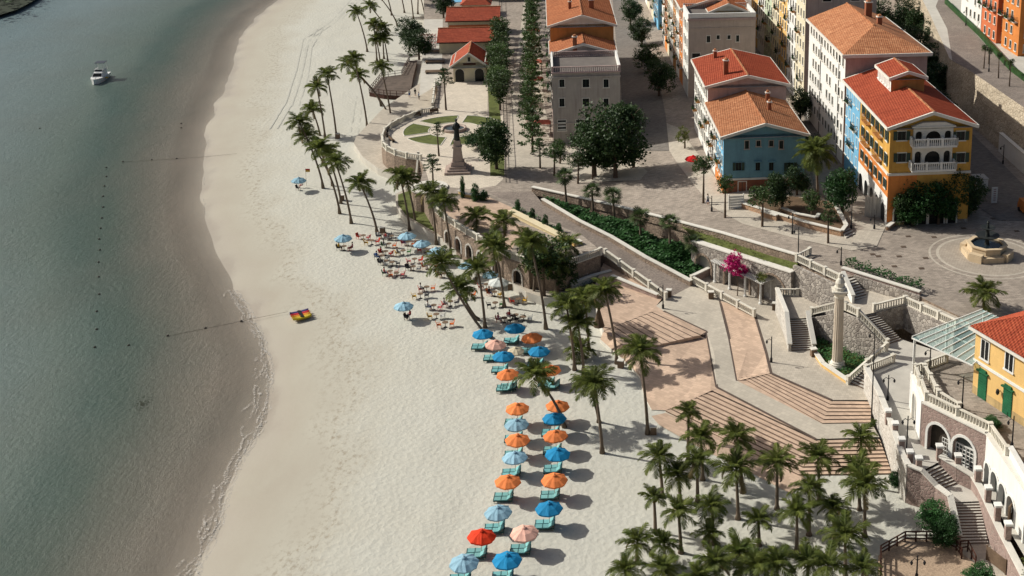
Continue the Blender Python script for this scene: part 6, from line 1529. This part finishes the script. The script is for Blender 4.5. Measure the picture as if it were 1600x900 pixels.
q = MB(); q.hexa([(-.8, -1.64, 1.15), (.8, -1.64, 1.15), (.8, -1.6, 1.15), (-.8, -1.6, 1.15)], [(-.7, -1.3, 1.8), (.7, -1.3, 1.8), (.7, -1.25, 1.8), (-.7, -1.25, 1.8)], GLASS); q.build('windscreen', t)
# red terrace furniture along the far promenade
AW = mat('rust_awning', (.32, .09, .06), var=.2)
aw = MB(); aw.hexa([(-1.6, -1.2, 2.3), (1.6, -1.2, 2.3), (1.6, 1.2, 2.3), (-1.6, 1.2, 2.3)], [(-1.2, -.1, 2.9), (1.2, -.1, 2.9), (1.2, .1, 2.9), (-1.2, .1, 2.9)], AW); awm = aw.mesh('canopy'); pp_ = MB(); pp_.box(-.05, .05, -.05, .05, 0, 2.4, WOODD); ppm = pp_.mesh('post')
for i, (x, y) in enumerate([(838, 140), (848, 210), (836, 112), (833, 86), (834, 62)]):
    t = thing('awning', 'rust awning over the café terrace beside the grey house row, %s from near' % ORD[[2, 1, 3, 4, 5][i]], 'awning', S(x, y), TH, 'rust awnings on the promenade'); put('canopy', awm, t)
    for a in (-1.5, 1.5):
        for b_ in (-1.1, 1.1): put('post', ppm, t, (a, b_, 0))
# ================================================================ on the water
HULL = mat('white_gelcoat', (.75, .75, .73), rough=.3, var=.04, bmp=0, spec=.5); NAVYC = mat('boat_canvas', (.05, .06, .08), bmp=0)
t = thing('motor_yacht', 'small white flybridge motor yacht anchored off the beach', 'boat', G(147, 133, WL), radians(8))
def hullsec(y, w, h0, h1): return [(-w, y, h1), (-w * .75, y, h0), (w * .75, y, h0), (w, y, h1)]
q = MB(); secs = [hullsec(0, .08, .1, 1.35), hullsec(.8, .8, 0, 1.3), hullsec(2, 1.3, -.1, 1.2), hullsec(4.5, 1.55, -.2, 1.1), hullsec(8.5, 1.45, -.2, 1.0)]; k = q.mi(HULL)
for s in secs: q.v += s
for j in range(4):
    for e in range(4):
        a, b = j * 4 + e, j * 4 + (e + 1) % 4; q.f.append((a, b, b + 4, a + 4)); q.m.append(k)
q.f.append((0, 1, 2, 3)[::-1]); q.m.append(k); q.f.append((16, 17, 18, 19)); q.m.append(k); q.build('hull', t)
q = MB(); q.hexa([(-1.15, 2.4, 1.1), (1.15, 2.4, 1.1), (1.25, 6.6, 1.05), (-1.25, 6.6, 1.05)], [(-.95, 3.4, 2.1), (.95, 3.4, 2.1), (1.1, 6.6, 2.1), (-1.1, 6.6, 2.1)], HULL); q.build('cabin', t)
q = MB(); q.hexa([(-1.0, 2.62, 1.35), (1.0, 2.62, 1.35), (1.0, 2.7, 1.3), (-1.0, 2.7, 1.3)], [(-.9, 3.25, 1.98), (.9, 3.25, 1.98), (.9, 3.3, 1.93), (-.9, 3.3, 1.93)], GLASS); q.build('windscreen', t)
q = MB(); q.box(-1.0, 1.0, 4.2, 4.32, 2.1, 2.7, HULL); q.box(-1.0, -.9, 4.2, 6.8, 2.1, 2.55, HULL); q.box(.9, 1.0, 4.2, 6.8, 2.1, 2.55, HULL); q.build('flybridge', t)
q = MB(); q.box(-.8, .8, 4.16, 4.2, 2.3, 2.62, GLASS); q.build('flybridge_screen', t)
q = MB(); q.box(-1.1, 1.1, 5.2, 7.6, 3.9, 3.98, NAVYC); q.build('canvas_top', t)
for x in (-1, 1):
    for y in (5.3, 7.4): q = MB(); q.box(x - .04, x + .04, y - .04, y + .04, 2.1, 3.9, HULL); q.build('stanchion', t)
q = MB(); q.box(-.12, .12, 1.3, 1.6, 1.28, 1.34, GLASS); q.build('deck_hatch', t)
q = MB(); q.lathe([(.3, 0), (.34, .12), (.3, .24)], mat('yellow_float', (.6, .35, .06)), 10, (1.75, 4, .6)); q.build('fender', t)
bu = MB(); bu.lathe([(.05, -.12), (.15, -.06), (.19, .04), (.15, .14), (.04, .2)], mat('dark_float', (.07, .06, .05)), 8); bum = bu.mesh('swim_buoy')
bl = [(62, 201), (283, 193), (283, 200), (166, 262), (192, 253), (237, 250), (276, 248), (166, 276), (163, 291), (161, 307), (161, 324), (159, 341), (157, 357), (155, 374), (156, 391), (154, 410), (154, 433), (155, 460), (151, 487), (151, 515), (148, 543), (201, 540), (262, 525), (321, 513), (377, 502)]
for i, (x, y) in enumerate(sorted(bl, key=lambda e: e[1])):
    o = put('swim_buoy', bum, None, G(x, y, WL)); tag(o, 'small dark swim-area buoy on the water, %s counting from the top of the photo' % ORD[i + 1], 'buoy', 'swim-area buoys')
ROPE = mat('dark_rope', (.16, .14, .11), bmp=0)
def rope(label, pts): q = MB(); q.tube(pts, [.02] * len(pts), ROPE, 5); tag(q.build('buoy_rope'), label, 'rope')
rope('thin rope running from the upper buoys onto the sand', [G(192, 253, WL + .03), G(237, 250, WL + .03), G(276, 248, WL + .03), G(318, 245, WL + .05), G(370, 240, .03)])
rope('thin rope running from the lower buoys onto the sand', [G(262, 525, WL + .03), G(321, 513, WL + .03), G(377, 502, WL + .03), G(405, 496, -.2), G(450, 487, .04)])
# kayaks
for i, (c, lab) in enumerate([((.06, .05, .16), 'navy'), ((.5, .03, .04), 'red'), ((.65, .25, .03), 'orange'), ((.6, .45, .04), 'yellow')]):
    m = mat('kayak_' + lab, c, rough=.4, var=.05, bmp=0); p0 = G(453 + i * 1.6, 494 + i * 2.6, 0); p1 = G(482 + i * 1.6, 487.5 + i * 2.6, 0); d = p1 - p0
    t = thing('kayak', '%s kayak lying on the sand in the row of four' % lab, 'kayak', p0, atan2(d.y, d.x), 'kayaks on the sand'); l = d.length; q = MB(); k = q.mi(m); N = 9
    for j in range(N):
        u = j / (N - 1); w = .36 * sin(pi * (.04 + .92 * u)) ** .6; z = .34 + .16 * (2 * u - 1) ** 2
        q.v += [(l * u, -w, z), (l * u, -w * .6, .03 + .1 * abs(2 * u - 1) ** 3), (l * u, w * .6, .03 + .1 * abs(2 * u - 1) ** 3), (l * u, w, z), (l * u, 0, z + .08)]
    for j in range(N - 1):
        for e in range(5): a, b = j * 5 + e, j * 5 + (e + 1) % 5; q.f.append((a, a + 5, b + 5, b)); q.m.append(k)
    q.f.append((0, 1, 2, 3, 4)); q.m.append(k); q.f.append(tuple((N - 1) * 5 + e for e in range(5))[::-1]); q.m.append(k); q.build('hull', t)
    q = MB(); q.lathe([(.26, 0), (.26, .03)], IRON, 10, (l * .5, 0, .44)); q.build('cockpit', t)
# tyre tracks and drag marks: shallow ridges pushed up in the sand
for i, pl in enumerate([[(552, 0), (520, 35), (478, 62), (468, 110), (452, 160), (425, 205)], [(530, 30), (540, 20), (556, 0)], [(500, 45), (482, 75), (476, 120), (460, 170)], [(562, 150), (556, 190), (552, 215)]]):
    P = [G(x, y, 0) for x, y in pl]; q = MB(); k = 0; pts = []
    for a, b in zip(P, P[1:]):
        for s in range(12): pts.append(a.lerp(b, s / 12))
    for a, b in zip(pts, pts[1:]):
        n = Vector((-(b - a).y, (b - a).x, 0)).normalized()
        for off in (-.75, .75):
            j = .12 * mn.noise(a * .6); c0, c1 = a + n * (off + j), b + n * (off + .12 * mn.noise(b * .6)); h = Vector((0, 0, .012)); w = n * .2
            q.face([c0 - w, c1 - w, c1 + h, c0 + h], SAND); q.face([c0 + h, c1 + h, c1 + w, c0 + w], SAND)
    struct(q.build('sand_tyre_track'))

# drain covers and a flat dark surface patch standing in for a submerged rock
dc = one_drain = MB(); dc.box(-.35, .35, -.3, .3, -.02, .015, mat('rusty_iron', (.1, .07, .05), var=.3)); dcm = dc.mesh('drain_cover')
dl = [(905, 512), (877, 578), (1038, 582), (1222, 527), (1408, 467), (1555, 545), (847, 643), (820, 703), (985, 713), (960, 778), (790, 765), (655, 690), (690, 702)]
for i, (x, y) in enumerate(sorted(dl)):
    t = put('drain_cover', dcm, None, S(x / 4 + 1200, y / 4 + 225) + Vector((0, 0, .02)), (0, 0, TH)); tag(t, 'small rusty drain cover on the fountain square, %s from the left' % ORD[i + 1], 'drain cover', 'drain covers on the square')
ROCKM = mat('dark_rock_patch', (.04, .045, .03)); q = MB(); r = random.Random(8); c = G(222, 632, WL)
for k in range(110):
    a, d_ = r.uniform(0, 6.28), abs(r.gauss(0, .7)); p = c + Vector((d_ * cos(a) * 1.1, d_ * sin(a) * 1.5, .02 + k * .0001)); b_ = r.uniform(0, 6.28)
    q.face([p, p + Vector((.2 * cos(b_), .2 * sin(b_), 0)), p + Vector((.25 * cos(b_ + .7), .25 * sin(b_ + .7), 0))], ROCKM)
tag(q.build('submerged_rock_patch'), 'small dark submerged rock off the lower beach, drawn as a surface patch', 'submerged rock', kind='stuff')
# ================================================================ beach parasols, loungers, people
def canvas(name, c): 
    m = mat(name, c, rough=.8, var=.09, bmp=.15, objvar=.13)
    n = m.node_tree; b = n.nodes['Principled BSDF']; t = nd(n, 'ShaderNodeBsdfTranslucent'); t.inputs[0].default_value = (*c, 1); mx = nd(n, 'ShaderNodeMixShader'); mx.inputs[0].default_value = .18
    L(n, b.outputs[0], mx.inputs[1]); L(n, t.outputs[0], mx.inputs[2]); L(n, mx.outputs[0], n.nodes['Material Output'].inputs[0]); return m
CV = {'blue': canvas('blue_canvas', (.015, .26, .52)), 'orange': canvas('orange_canvas', (.86, .25, .075)), 'light blue': canvas('light_blue_canvas', (.30, .50, .62)), 'pink': canvas('pink_canvas', (.82, .47, .37)),
      'red': canvas('red_canvas', (.82, .055, .015)), 'white': canvas('white_canvas', (.62, .66, .64)), 'cream': canvas('cream_canvas', (.7, .6, .42)), 'bright red': canvas('bright_red_canvas', (.7, .01, .012))}
def canopy_mesh(m, R_=1.38, seed=0):
    r = random.Random(seed); q = MB(); k = q.mi(m); n = 8; q.v.append((0, 0, 2.62))
    for ring_, (f, z) in enumerate(((.2, 2.55), (.6, 2.36), (1, 2.06))):
        for j in range(n * 4):
            a = 2 * pi * j / (n * 4) + .2; edge = cos(pi / 8) / cos(((a - .2) % (pi / 4)) - pi / 8); sag = .05 * f * (1 - abs(((j % 4) - 2) / 2)) 
            fl = r.uniform(-.035, .035) * f; q.v.append((R_ * f * edge * cos(a), R_ * f * edge * sin(a), z - sag + fl))
    N = n * 4
    for j in range(N): q.f.append((0, 1 + j, 1 + (j + 1) % N)); q.m.append(k)
    for g in range(2):
        for j in range(N): a, b = 1 + g * N + j, 1 + g * N + (j + 1) % N; q.f.append((a, a + N, b + N, b)); q.m.append(k)
    for j in range(N):      # hanging valance
        a = q.v[1 + 2 * N + j]; b = q.v[1 + 2 * N + (j + 1) % N]; q.face([a, (a[0] * 1.005, a[1] * 1.005, a[2] - .14), (b[0] * 1.005, b[1] * 1.005, b[2] - .14), b], m)
    return q.mesh('canopy')
CM = {k: canopy_mesh(v, seed=i) for i, (k, v) in enumerate(CV.items())}
pq = MB(); pq.lathe([(.028, 0), (.028, 2.7), (.05, 2.72), (.01, 2.86)], mat('pale_wood_pole', (.45, .38, .28)), 8); POLE = pq.mesh('pole')
rq = MB()
for j in range(8): a = j * pi / 4 + .2; rq.bar((0, 0, 2.5), (1.36 * cos(a), 1.36 * sin(a), 2.0), .03, .03, rq.mats[0] if rq.mats else WOODB)
RIBS = rq.mesh('ribs'); vq = MB(); 
VENT = {}
for k, v in CV.items():
    vq = MB(); vq.lathe([(.27, 2.57), (.2, 2.68), (.03, 2.76)], v, 8, rot=.2); VENT[k] = vq.mesh('vent_cap')
def parasol(label, colour, px, py, z=0, group='beach parasols', s=1.0, tilt=0):
    # (px,py) is the centre of the canopy in the photograph, about 2.3 m above the sand
    P = G(px, py, z + 2.3 * s); P.z = z
    t = thing('beach_parasol', label, 'parasol', P, RV.uniform(-.25, .25), group); t.rotation_euler = (RV.uniform(-.04, .04) + tilt * .5, tilt + RV.uniform(-.05, .05), RV.uniform(-.3, .3)); t.scale = (s, s, s)
    put('pole', POLE, t); c = put('canopy', CM[colour], t); put('vent_cap', VENT[colour], c); put('ribs', RIBS, c); return P
TEAL = mat('teal_cushion', (.17, .40, .40), var=.1, objvar=.15); TEALD = mat('dark_teal_piping', (.015, .06, .06)); PALEW = mat('pale_wood_frame', (.4, .36, .28))
lq = MB(); lq.box(-1.0, .45, -.31, .31, .33, .43, TEAL); LM1 = lq.mesh('cushion')
lq = MB(); lq.hexa([(.45, -.31, .36), (1.0, -.31, .78), (1.0, .31, .78), (.45, .31, .36)], [(.39, -.31, .45), (.92, -.31, .87), (.92, .31, .87), (.39, .31, .45)], TEAL); LM2 = lq.mesh('back_cushion')
lq = MB(); lq.box(-1.0, .98, -.33, -.29, .22, .3, PALEW); lq.box(-1.0, .98, .29, .33, .22, .3, PALEW); 
LMf = [lq.mesh('side_rail')] 
def one(x0, x1, y0, y1, z0, z1, m, nm): q = MB(); q.box(x0, x1, y0, y1, z0, z1, m); return q.mesh(nm)
RAIL = one(-1.0, .98, -.02, .02, .24, .33, TEALD, 'side_rail'); LEG = one(-.03, .03, -.03, .03, 0, .26, PALEW, 'leg'); PIPE = one(-1.0, .45, -.03, .03, .425, .445, TEALD, 'piping'); BPIPE = one(-.03, .03, -.31, .31, .425, .447, TEALD, 'piping')
PROP = one(.9, .95, -.28, .28, .1, .82, TEALD, 'back_support')
def lounger(label, P, rz, group='teal loungers'):
    t = thing('sun_lounger', label, 'sun lounger', P, rz, group); put('cushion', LM1, t); put('back_cushion', LM2, t)
    for s in (-.31, .31): put('side_rail', RAIL, t, (0, s, 0))
    put('piping', BPIPE, t, (-.96, 0, .004)); put('piping', BPIPE, t, (-.2, 0, .004)); put('back_support', PROP, t)
    for x in (-.9, .85):
        for y in (-.27, .27): put('leg', LEG, t, (x, y, 0))
    return t
rowsL = [('blue', 754, 519), ('pink', 773, 536), ('blue', 786, 554), ('orange', 794, 582), ('orange', 808, 635), ('light blue', 808, 660), ('orange', 808, 684), ('light blue', 805, 712), ('orange', 793, 749), ('light blue', 779, 797), ('red', 751, 835), ('light blue', 725, 875)]
rowsR = [('blue', 804, 510), ('orange', 831, 525), ('blue', 842, 546), ('orange', 859, 575), ('orange', 870, 631), ('blue', 866, 651), ('orange', 869, 678), ('blue', 870, 706), ('orange', 866, 746), ('blue', 858, 791), ('pink', 820, 829), ('blue', 792, 871)]
for side, rows in (('left', rowsL), ('right', rowsR)):
    n = len(rows)
    for i, (c, x, y) in enumerate(rows):
        w = '%s parasol, %s from the front in the %s row' % (c, ORD[n - i], side)
        P = parasol(w, c, x, y, group='parasols in the two beach rows')
        rz = .06 + RV.uniform(-.06, .06)
        for s, nm in ((-.37, 'nearer'), (.37, 'farther')):
            lounger('%s teal lounger under the %s parasol, %s from front, %s row' % (nm, c, ORD[n - i], side), P + Vector((-.45, s, 0)) + Vector((0, -.1, 0)), rz)
# one more row pair hidden just below the frame
for c, x, y, lab in (('light blue', 712, 918, 'light blue parasol just below the frame, left row'), ('orange', 772, 914, 'orange parasol just below the frame, right row')):
    parasol(lab, c, x, y)
for side, z_ in (('left', (795, 608)), ('right', (862, 606))):   # loungers left without a parasol
    P = G(z_[0], z_[1], 0)
    for s, nm in ((-.37, 'nearer'), (.37, 'farther')): lounger('%s teal lounger without parasol in the %s row gap' % (nm, side), P + Vector((0, s, 0)), .05)
for lab, c, x, y, s in [('lone light blue parasol near the red and yellow flag', 'light blue', 466, 280, .95), ('light blue parasol left of the café chairs, standing alone', 'light blue', 536, 370, 1), ('light blue café parasol nearest the lawn kerb', 'light blue', 636, 367, 1.05),
                     ('light blue café parasol between two others by the arches', 'light blue', 660, 379, .98), ('light blue café parasol below the leaning palms', 'light blue', 683, 390, 1), ('lone light blue parasol in front of the café chairs', 'light blue', 630, 476, .98),
                     ('light blue parasol partly behind a palm crown', 'light blue', 729, 413, .9), ('pale parasol peeking out beyond the palm crown', 'light blue', 766, 427, .85), ('whitish parasol beside the wooden stand', 'white', 778, 439, 1.08), ('cream parasol with folded edge between the blue ones', 'cream', 806, 546, .8)]:
    parasol(lab, c, x, y, group=None, s=s)
parasol('bright red parasol by the blue house street corner', 'bright red', 1082, 246, 6.6, None, 1.0)
# ---- people: one continuous body grown with a skin modifier
SKIN = mat('skin_tone', (.42, .23, .15), rough=.6, var=.1, bmp=0, objvar=.3); HAIR = mat('dark_hair', (.02, .015, .012), bmp=0)
def body_mesh(name, J, E):
    me = bpy.data.meshes.new(name); me.from_pydata([j[0] for j in J], [], []) if 0 else me.from_pydata([j[0] for j in J], E, [])
    o = bpy.data.objects.new(name, me); COL.objects.link(o); m = o.modifiers.new('s', 'SKIN'); m.use_smooth_shade = True
    for i, j in enumerate(J): me.skin_vertices[0].data[i].radius = (j[1], j[1] * (j[2] if len(j) > 2 else 1))
    me.skin_vertices[0].data[0].use_root = True
    o.modifiers.new('ss', 'SUBSURF').levels = 1
    dg = bpy.context.evaluated_depsgraph_get(); r = bpy.data.meshes.new_from_object(o.evaluated_get(dg)); r.name = name; bpy.data.objects.remove(o); r.materials.clear(); r.materials.append(SKIN); return r
def skeleton(pose):
    if pose == 'stand': hip, kn, an = (.1, 0, .9), (.11, -.02, .5), (.11, .03, .08); foot = (.13, -.14, .04)
    elif pose == 'walk': hip, kn, an = (.1, 0, .9), (.11, -.12, .5), (.11, .0, .1); foot = (.12, -.14, .04)
    else: hip, kn, an = (.1, 0, .5), (.14, -.44, .52), (.15, -.46, .1); foot = (.16, -.6, .05)
    dz = 0 if pose != 'sit' else -.42
    J = [((0, 0, .98 + dz), .14, .75), ((0, .02, 1.18 + dz), .14, .7), ((0, .02, 1.38 + dz), .16, .62), ((0, 0, 1.5 + dz), .055), ((0, -.02, 1.62 + dz), .095), ((0, -.02, 1.73 + dz), .075)]; E = [(0, 1), (1, 2), (2, 3), (3, 4), (4, 5)]
    for s in (-1, 1):
        k = len(J); J += [((s * .19, .02, 1.42 + dz), .055), ((s * .25, .03, 1.15 + dz), .04), ((s * .24, -.1 if pose != 'sit' else -.2, .93 + dz if pose != 'sit' else 1.05 + dz), .03), ((s * .24, -.17 if pose != 'sit' else -.3, .87 + dz if pose != 'sit' else 1.03 + dz), .035, .5)]; E += [(2, k), (k, k + 1), (k + 1, k + 2), (k + 2, k + 3)]
        k = len(J); g = (lambda p: (s * p[0], p[1] * (-1 if pose == 'walk' and s < 0 else 1), p[2]))
        J += [(g(hip), .09), (g(kn), .062), (g(an), .042), ((s * foot[0], foot[1] + (.2 if pose == 'walk' and s < 0 else 0), foot[2]), .035)]; E += [(0, k), (k, k + 1), (k + 1, k + 2), (k + 2, k + 3)]
    return J, E
BODY = {p: body_mesh('body', *skeleton(p)) for p in ('stand', 'walk', 'sit')}
def cloth_mesh(me, z0, z1, m, nm, xmax=.27, grow=.018, ymin=-9):
    q = MB(); vs = me.vertices
    for f in me.polygons:
        c = f.center
        if z0 < c.z < z1 and abs(c.x) < xmax and c.y > ymin: q.face([vs[i].co + vs[i].normal * grow for i in f.vertices], m)
    return q.mesh(nm)
CLC = {'white': (.6, .6, .58), 'black': (.02, .02, .025), 'red': (.45, .03, .03), 'blue': (.04, .1, .3), 'yellow': (.55, .35, .05), 'pink': (.5, .15, .2), 'grey': (.2, .2, .2)}
CLM = {k: mat('cloth_' + k, v, var=.1, bmp=0) for k, v in CLC.items()}; CC = {}
hq = MB(); hq.lathe([(.1, -.06), (.115, .02), (.09, .1), (.02, .13)], HAIR, 8); HM = hq.mesh('hair')
def person(label, P, pose, rz, top='white', bot='black', z=0, group=None):
    t = thing('person', label, 'person', P, rz, group); put('body', BODY[pose], t); dz = -.42 if pose == 'sit' else 0
    for nm, c, a, b in (('shirt', top, 1.0 + dz, 1.5 + dz), ('trousers', bot, .45, .99) if pose != 'sit' else ('trousers', bot, .36, .64)):
        k = (nm, c, pose)
        if k not in CC: CC[k] = cloth_mesh(BODY[pose], a, b, CLM[c], nm, .3 if nm == 'shirt' else .22)
        put(nm, CC[k], t)
    put('hair', HM, t, (0, .02, 1.7 + dz)); return t
# ---- café tables and chairs on the sand
CHC = {'red': (.45, .035, .02), 'orange': (.6, .14, .03), 'yellow': (.6, .36, .05), 'white': (.55, .55, .52), 'black': (.03, .03, .035), 'green': (.06, .16, .05), 'pink': (.55, .13, .13), 'grey': (.2, .21, .22)}
CHM = {k: mat('chair_' + k, v, rough=.5, var=.1, bmp=0) for k, v in CHC.items()}; CHP = {}
def chair(label, colour, P, rz, group):
    if colour not in CHP:
        m = CHM[colour]; CHP[colour] = (one(-.28, .28, -.28, .28, .4, .46, m, 'seat'), (lambda q: (q.hexa([(-.28, .24, .46), (.28, .24, .46), (.28, .29, .46), (-.28, .29, .46)], [(-.28, .38, .95), (.28, .38, .95), (.28, .43, .95), (-.28, .43, .95)], m), q.mesh('backrest'))[1])(MB()), one(-.02, .02, -.02, .02, 0, .4, m, 'leg'), one(-.03, .03, -.28, .3, .62, .66, m, 'armrest'))
    s, b, l, a = CHP[colour]; t = thing('beach_chair', label, 'chair', P, rz, group); put('seat', s, t); put('backrest', b, t)
    for x in (-.26, .26):
        put('armrest', a, t, (x, 0, 0))
        for y in (-.25, .25): put('leg', l, t, (x, y, 0))
    return t
tb = MB(); tb.lathe([(.42, .68), (.42, .72)], WOODB, 12); TBT = tb.mesh('table_top'); tb = MB(); tb.lathe([(.25, 0), (.04, .05), (.04, .68)], IRON, 8); TBL = tb.mesh('pedestal')
def ctable(label, P, group): t = thing('cafe_table', label, 'table', P, RV.random(), group); put('table_top', TBT, t); put('pedestal', TBL, t)
sets = [((568, 372), 'red', 'pink'), ((581, 380), 'yellow', 'red'), ((600, 370), 'grey', 'black'), ((612, 373), 'white', 'grey'), ((608, 385), 'green', 'orange'), ((603, 397), 'orange', 'red'), ((597, 404), 'white', 'grey'), ((603, 412), 'black', 'white'), ((613, 414), 'white', 'black'),
        ((610, 428), 'green', 'red'), ((620, 431), 'orange', 'pink'), ((630, 396), 'yellow', 'green'), ((648, 409), 'pink', 'red'), ((646, 421), 'black', 'grey'), ((664, 393), 'red', 'red'), ((672, 418), 'orange', 'red'), ((638, 382), 'red', 'orange'), ((694, 432), 'yellow', 'white'),
        ((667, 453), 'red', 'orange'), ((657, 464), 'yellow', 'black'), ((678, 482), 'white', 'pink'), ((704, 476), 'red', 'black'), ((682, 496), 'yellow', 'white'), ((696, 509), 'orange', 'orange'), ((730, 464), 'red', 'orange'), ((774, 478), 'black', 'green'), ((810, 472), 'red', 'yellow'), ((773, 461), 'orange', 'yellow'),
        ((760, 449), 'red', 'red'), ((788, 502), 'red', 'black'), ((806, 497), 'white', 'black'), ((818, 500), 'black', 'grey'), ((733, 440), 'black', 'black'), ((538, 389), 'black', 'red')]
ci = 0; cc_n = {}
def uniq(colour, kind):
    k = colour + kind; cc_n[k] = cc_n.get(k, 0) + 1; return cc_n[k]
sets.sort(key=lambda e: e[0][1])
for i, ((x, y), c1, c2) in enumerate(sets):
    P = G(x, y + 2, 0); a = RV.uniform(-.4, .4)
    ctable('small round beach café table, %s set counting from the top' % ORD[i + 1], P, 'café tables on the sand')
    for c, s in ((c1, -1), (c2, 1)):
        Q = P + Vector((s * .85 * cos(a), s * .85 * sin(a), 0)); chair('%s beach chair, %s side of the %s café set from the top' % (c, 'seaward' if s < 0 else 'inland', ORD[i + 1]), c, Q, a + (pi / 2 if s < 0 else -pi / 2) + RV.uniform(-.3, .3), 'café chairs on the sand')
    if i % 2 == 0 or i in (5, 9, 15, 21):
        Q = P + Vector((-.85 * cos(a), -.85 * sin(a), 0)); tp = ['white', 'black', 'red', 'blue', 'pink', 'grey', 'yellow'][i % 7]
        person('seated person in a %s top, seaward chair of the %s café set from top' % (tp, ORD[i + 1]), Q, 'sit', a + pi / 2, tp, ['black', 'blue', 'white'][i % 3])
for lab, x, y, c in (('dark chair beside the lone parasol near the flag', 466, 297, 'black'), ('dark chair in the shade of the lone front parasol', 636, 500, 'black')):
    chair(lab, c, G(x, y, 0), 1.2, None)
for lab, x, y, pose, rz, a, b in (('person in red shorts sitting beside the lone parasol near the flag', 473, 293, 'sit', -1.2, 'white', 'red'), ('person seated in the shade of the lone front parasol', 641, 497, 'sit', -1.0, 'red', 'black'),
                                   ('person seated by the parasol left of the café', 551, 391, 'sit', -1.2, 'pink', 'black'), ('person in white walking on the lower walk by the boardwalk', 640, 152, 'stand', .3, 'white', 'blue'),
                                   ('person in dark clothes beside the boardwalk steps', 649, 150, 'stand', 2.8, 'black', 'grey'), ('person standing near the dining terrace railing', 655, 156, 'walk', 1.5, 'blue', 'black'),
                                   ('person on the pavement near the white gate', 1106, 320, 'walk', 1.0, 'white', 'blue'), ('person in white under the dark alcove', 915, 438, 'stand', 0, 'white', 'blue'), ('person in red standing under the arches', 726, 392, 'stand', 0, 'red', 'red')):
    z = 1.3 if 'alcove' in lab or 'lower walk' in lab or 'boardwalk steps' in lab or 'arches' in lab else zc(S(x, y).x) if 'gate' in lab else 1.3 if 'dining' in lab else 0
    person(lab, G(x, y, z), pose, rz, a, b)
t = thing('beach_flag', 'red and yellow beach flag on a pole behind the lone parasol', 'flag', G(479, 290, 0)); q = MB(); q.lathe([(.03, 0), (.02, 3.2)], PALEW, 6); q.build('pole', t)
q = MB(); q.box(0, .8, -.01, .01, 2.85, 3.15, CHM['red']); q.box(0, .8, -.01, .01, 2.55, 2.85, CHM['yellow']); q.build('banner', t)
t = thing('closed_parasol', 'folded red parasol standing in front of the arches', 'parasol', G(725, 395, 1.3)); q = MB(); q.lathe([(.03, 0), (.03, 2.6)], PALEW, 6); q.build('pole', t); q = MB(); q.lathe([(.3, .5), (.24, 1.2), (.1, 2.3), (.03, 2.5)], CV['bright red'], 8); q.build('folded_canopy', t)
t = thing('closed_parasol', 'tall folded green parasol on the pink terrace corner', 'parasol', G(936, 514, 2.1)); q = MB(); q.lathe([(.04, 0), (.04, 3.2)], PALEW, 6); q.build('pole', t); q = MB(); q.lathe([(.75, .4), (.5, 1.4), (.15, 2.8), (.03, 3.1)], WOODB, 8); q.build('folded_canopy', t)
# terrace dining sets
i = 0
for r_ in range(4):
    for c_ in range(3):
        P = S(664 + 5 * c_, 58 + 6 * r_); i += 1
        ctable('white-topped terrace table, %s of the dining rows' % ORD[i], P, 'tables on the dining terrace')
        for s in (-1, 1): chair('dark red terrace chair, %s of table %s in the dining rows' % ('left' if s < 0 else 'right', ORD[i]), 'red', P + Vector((s * .8, 0, 0)), pi / 2 * -s, 'chairs on the dining terrace')
# planks and sun sails of the cafe terrace along the grey row
for i in range(9):
    P = S(843, 205) + fr_d * (6 + i * 7.5) - fr_u * 1.5; P.z = zc(P.x) + .05
    chair('rust café chair on the promenade, %s from the near end' % ORD[i + 1], 'red', P + Vector((-.7, 0, 0)), pi / 2, 'chairs along the promenade cafés'); ctable('promenade café table, %s from the near end' % ORD[i + 1], P, 'tables along the promenade cafés')
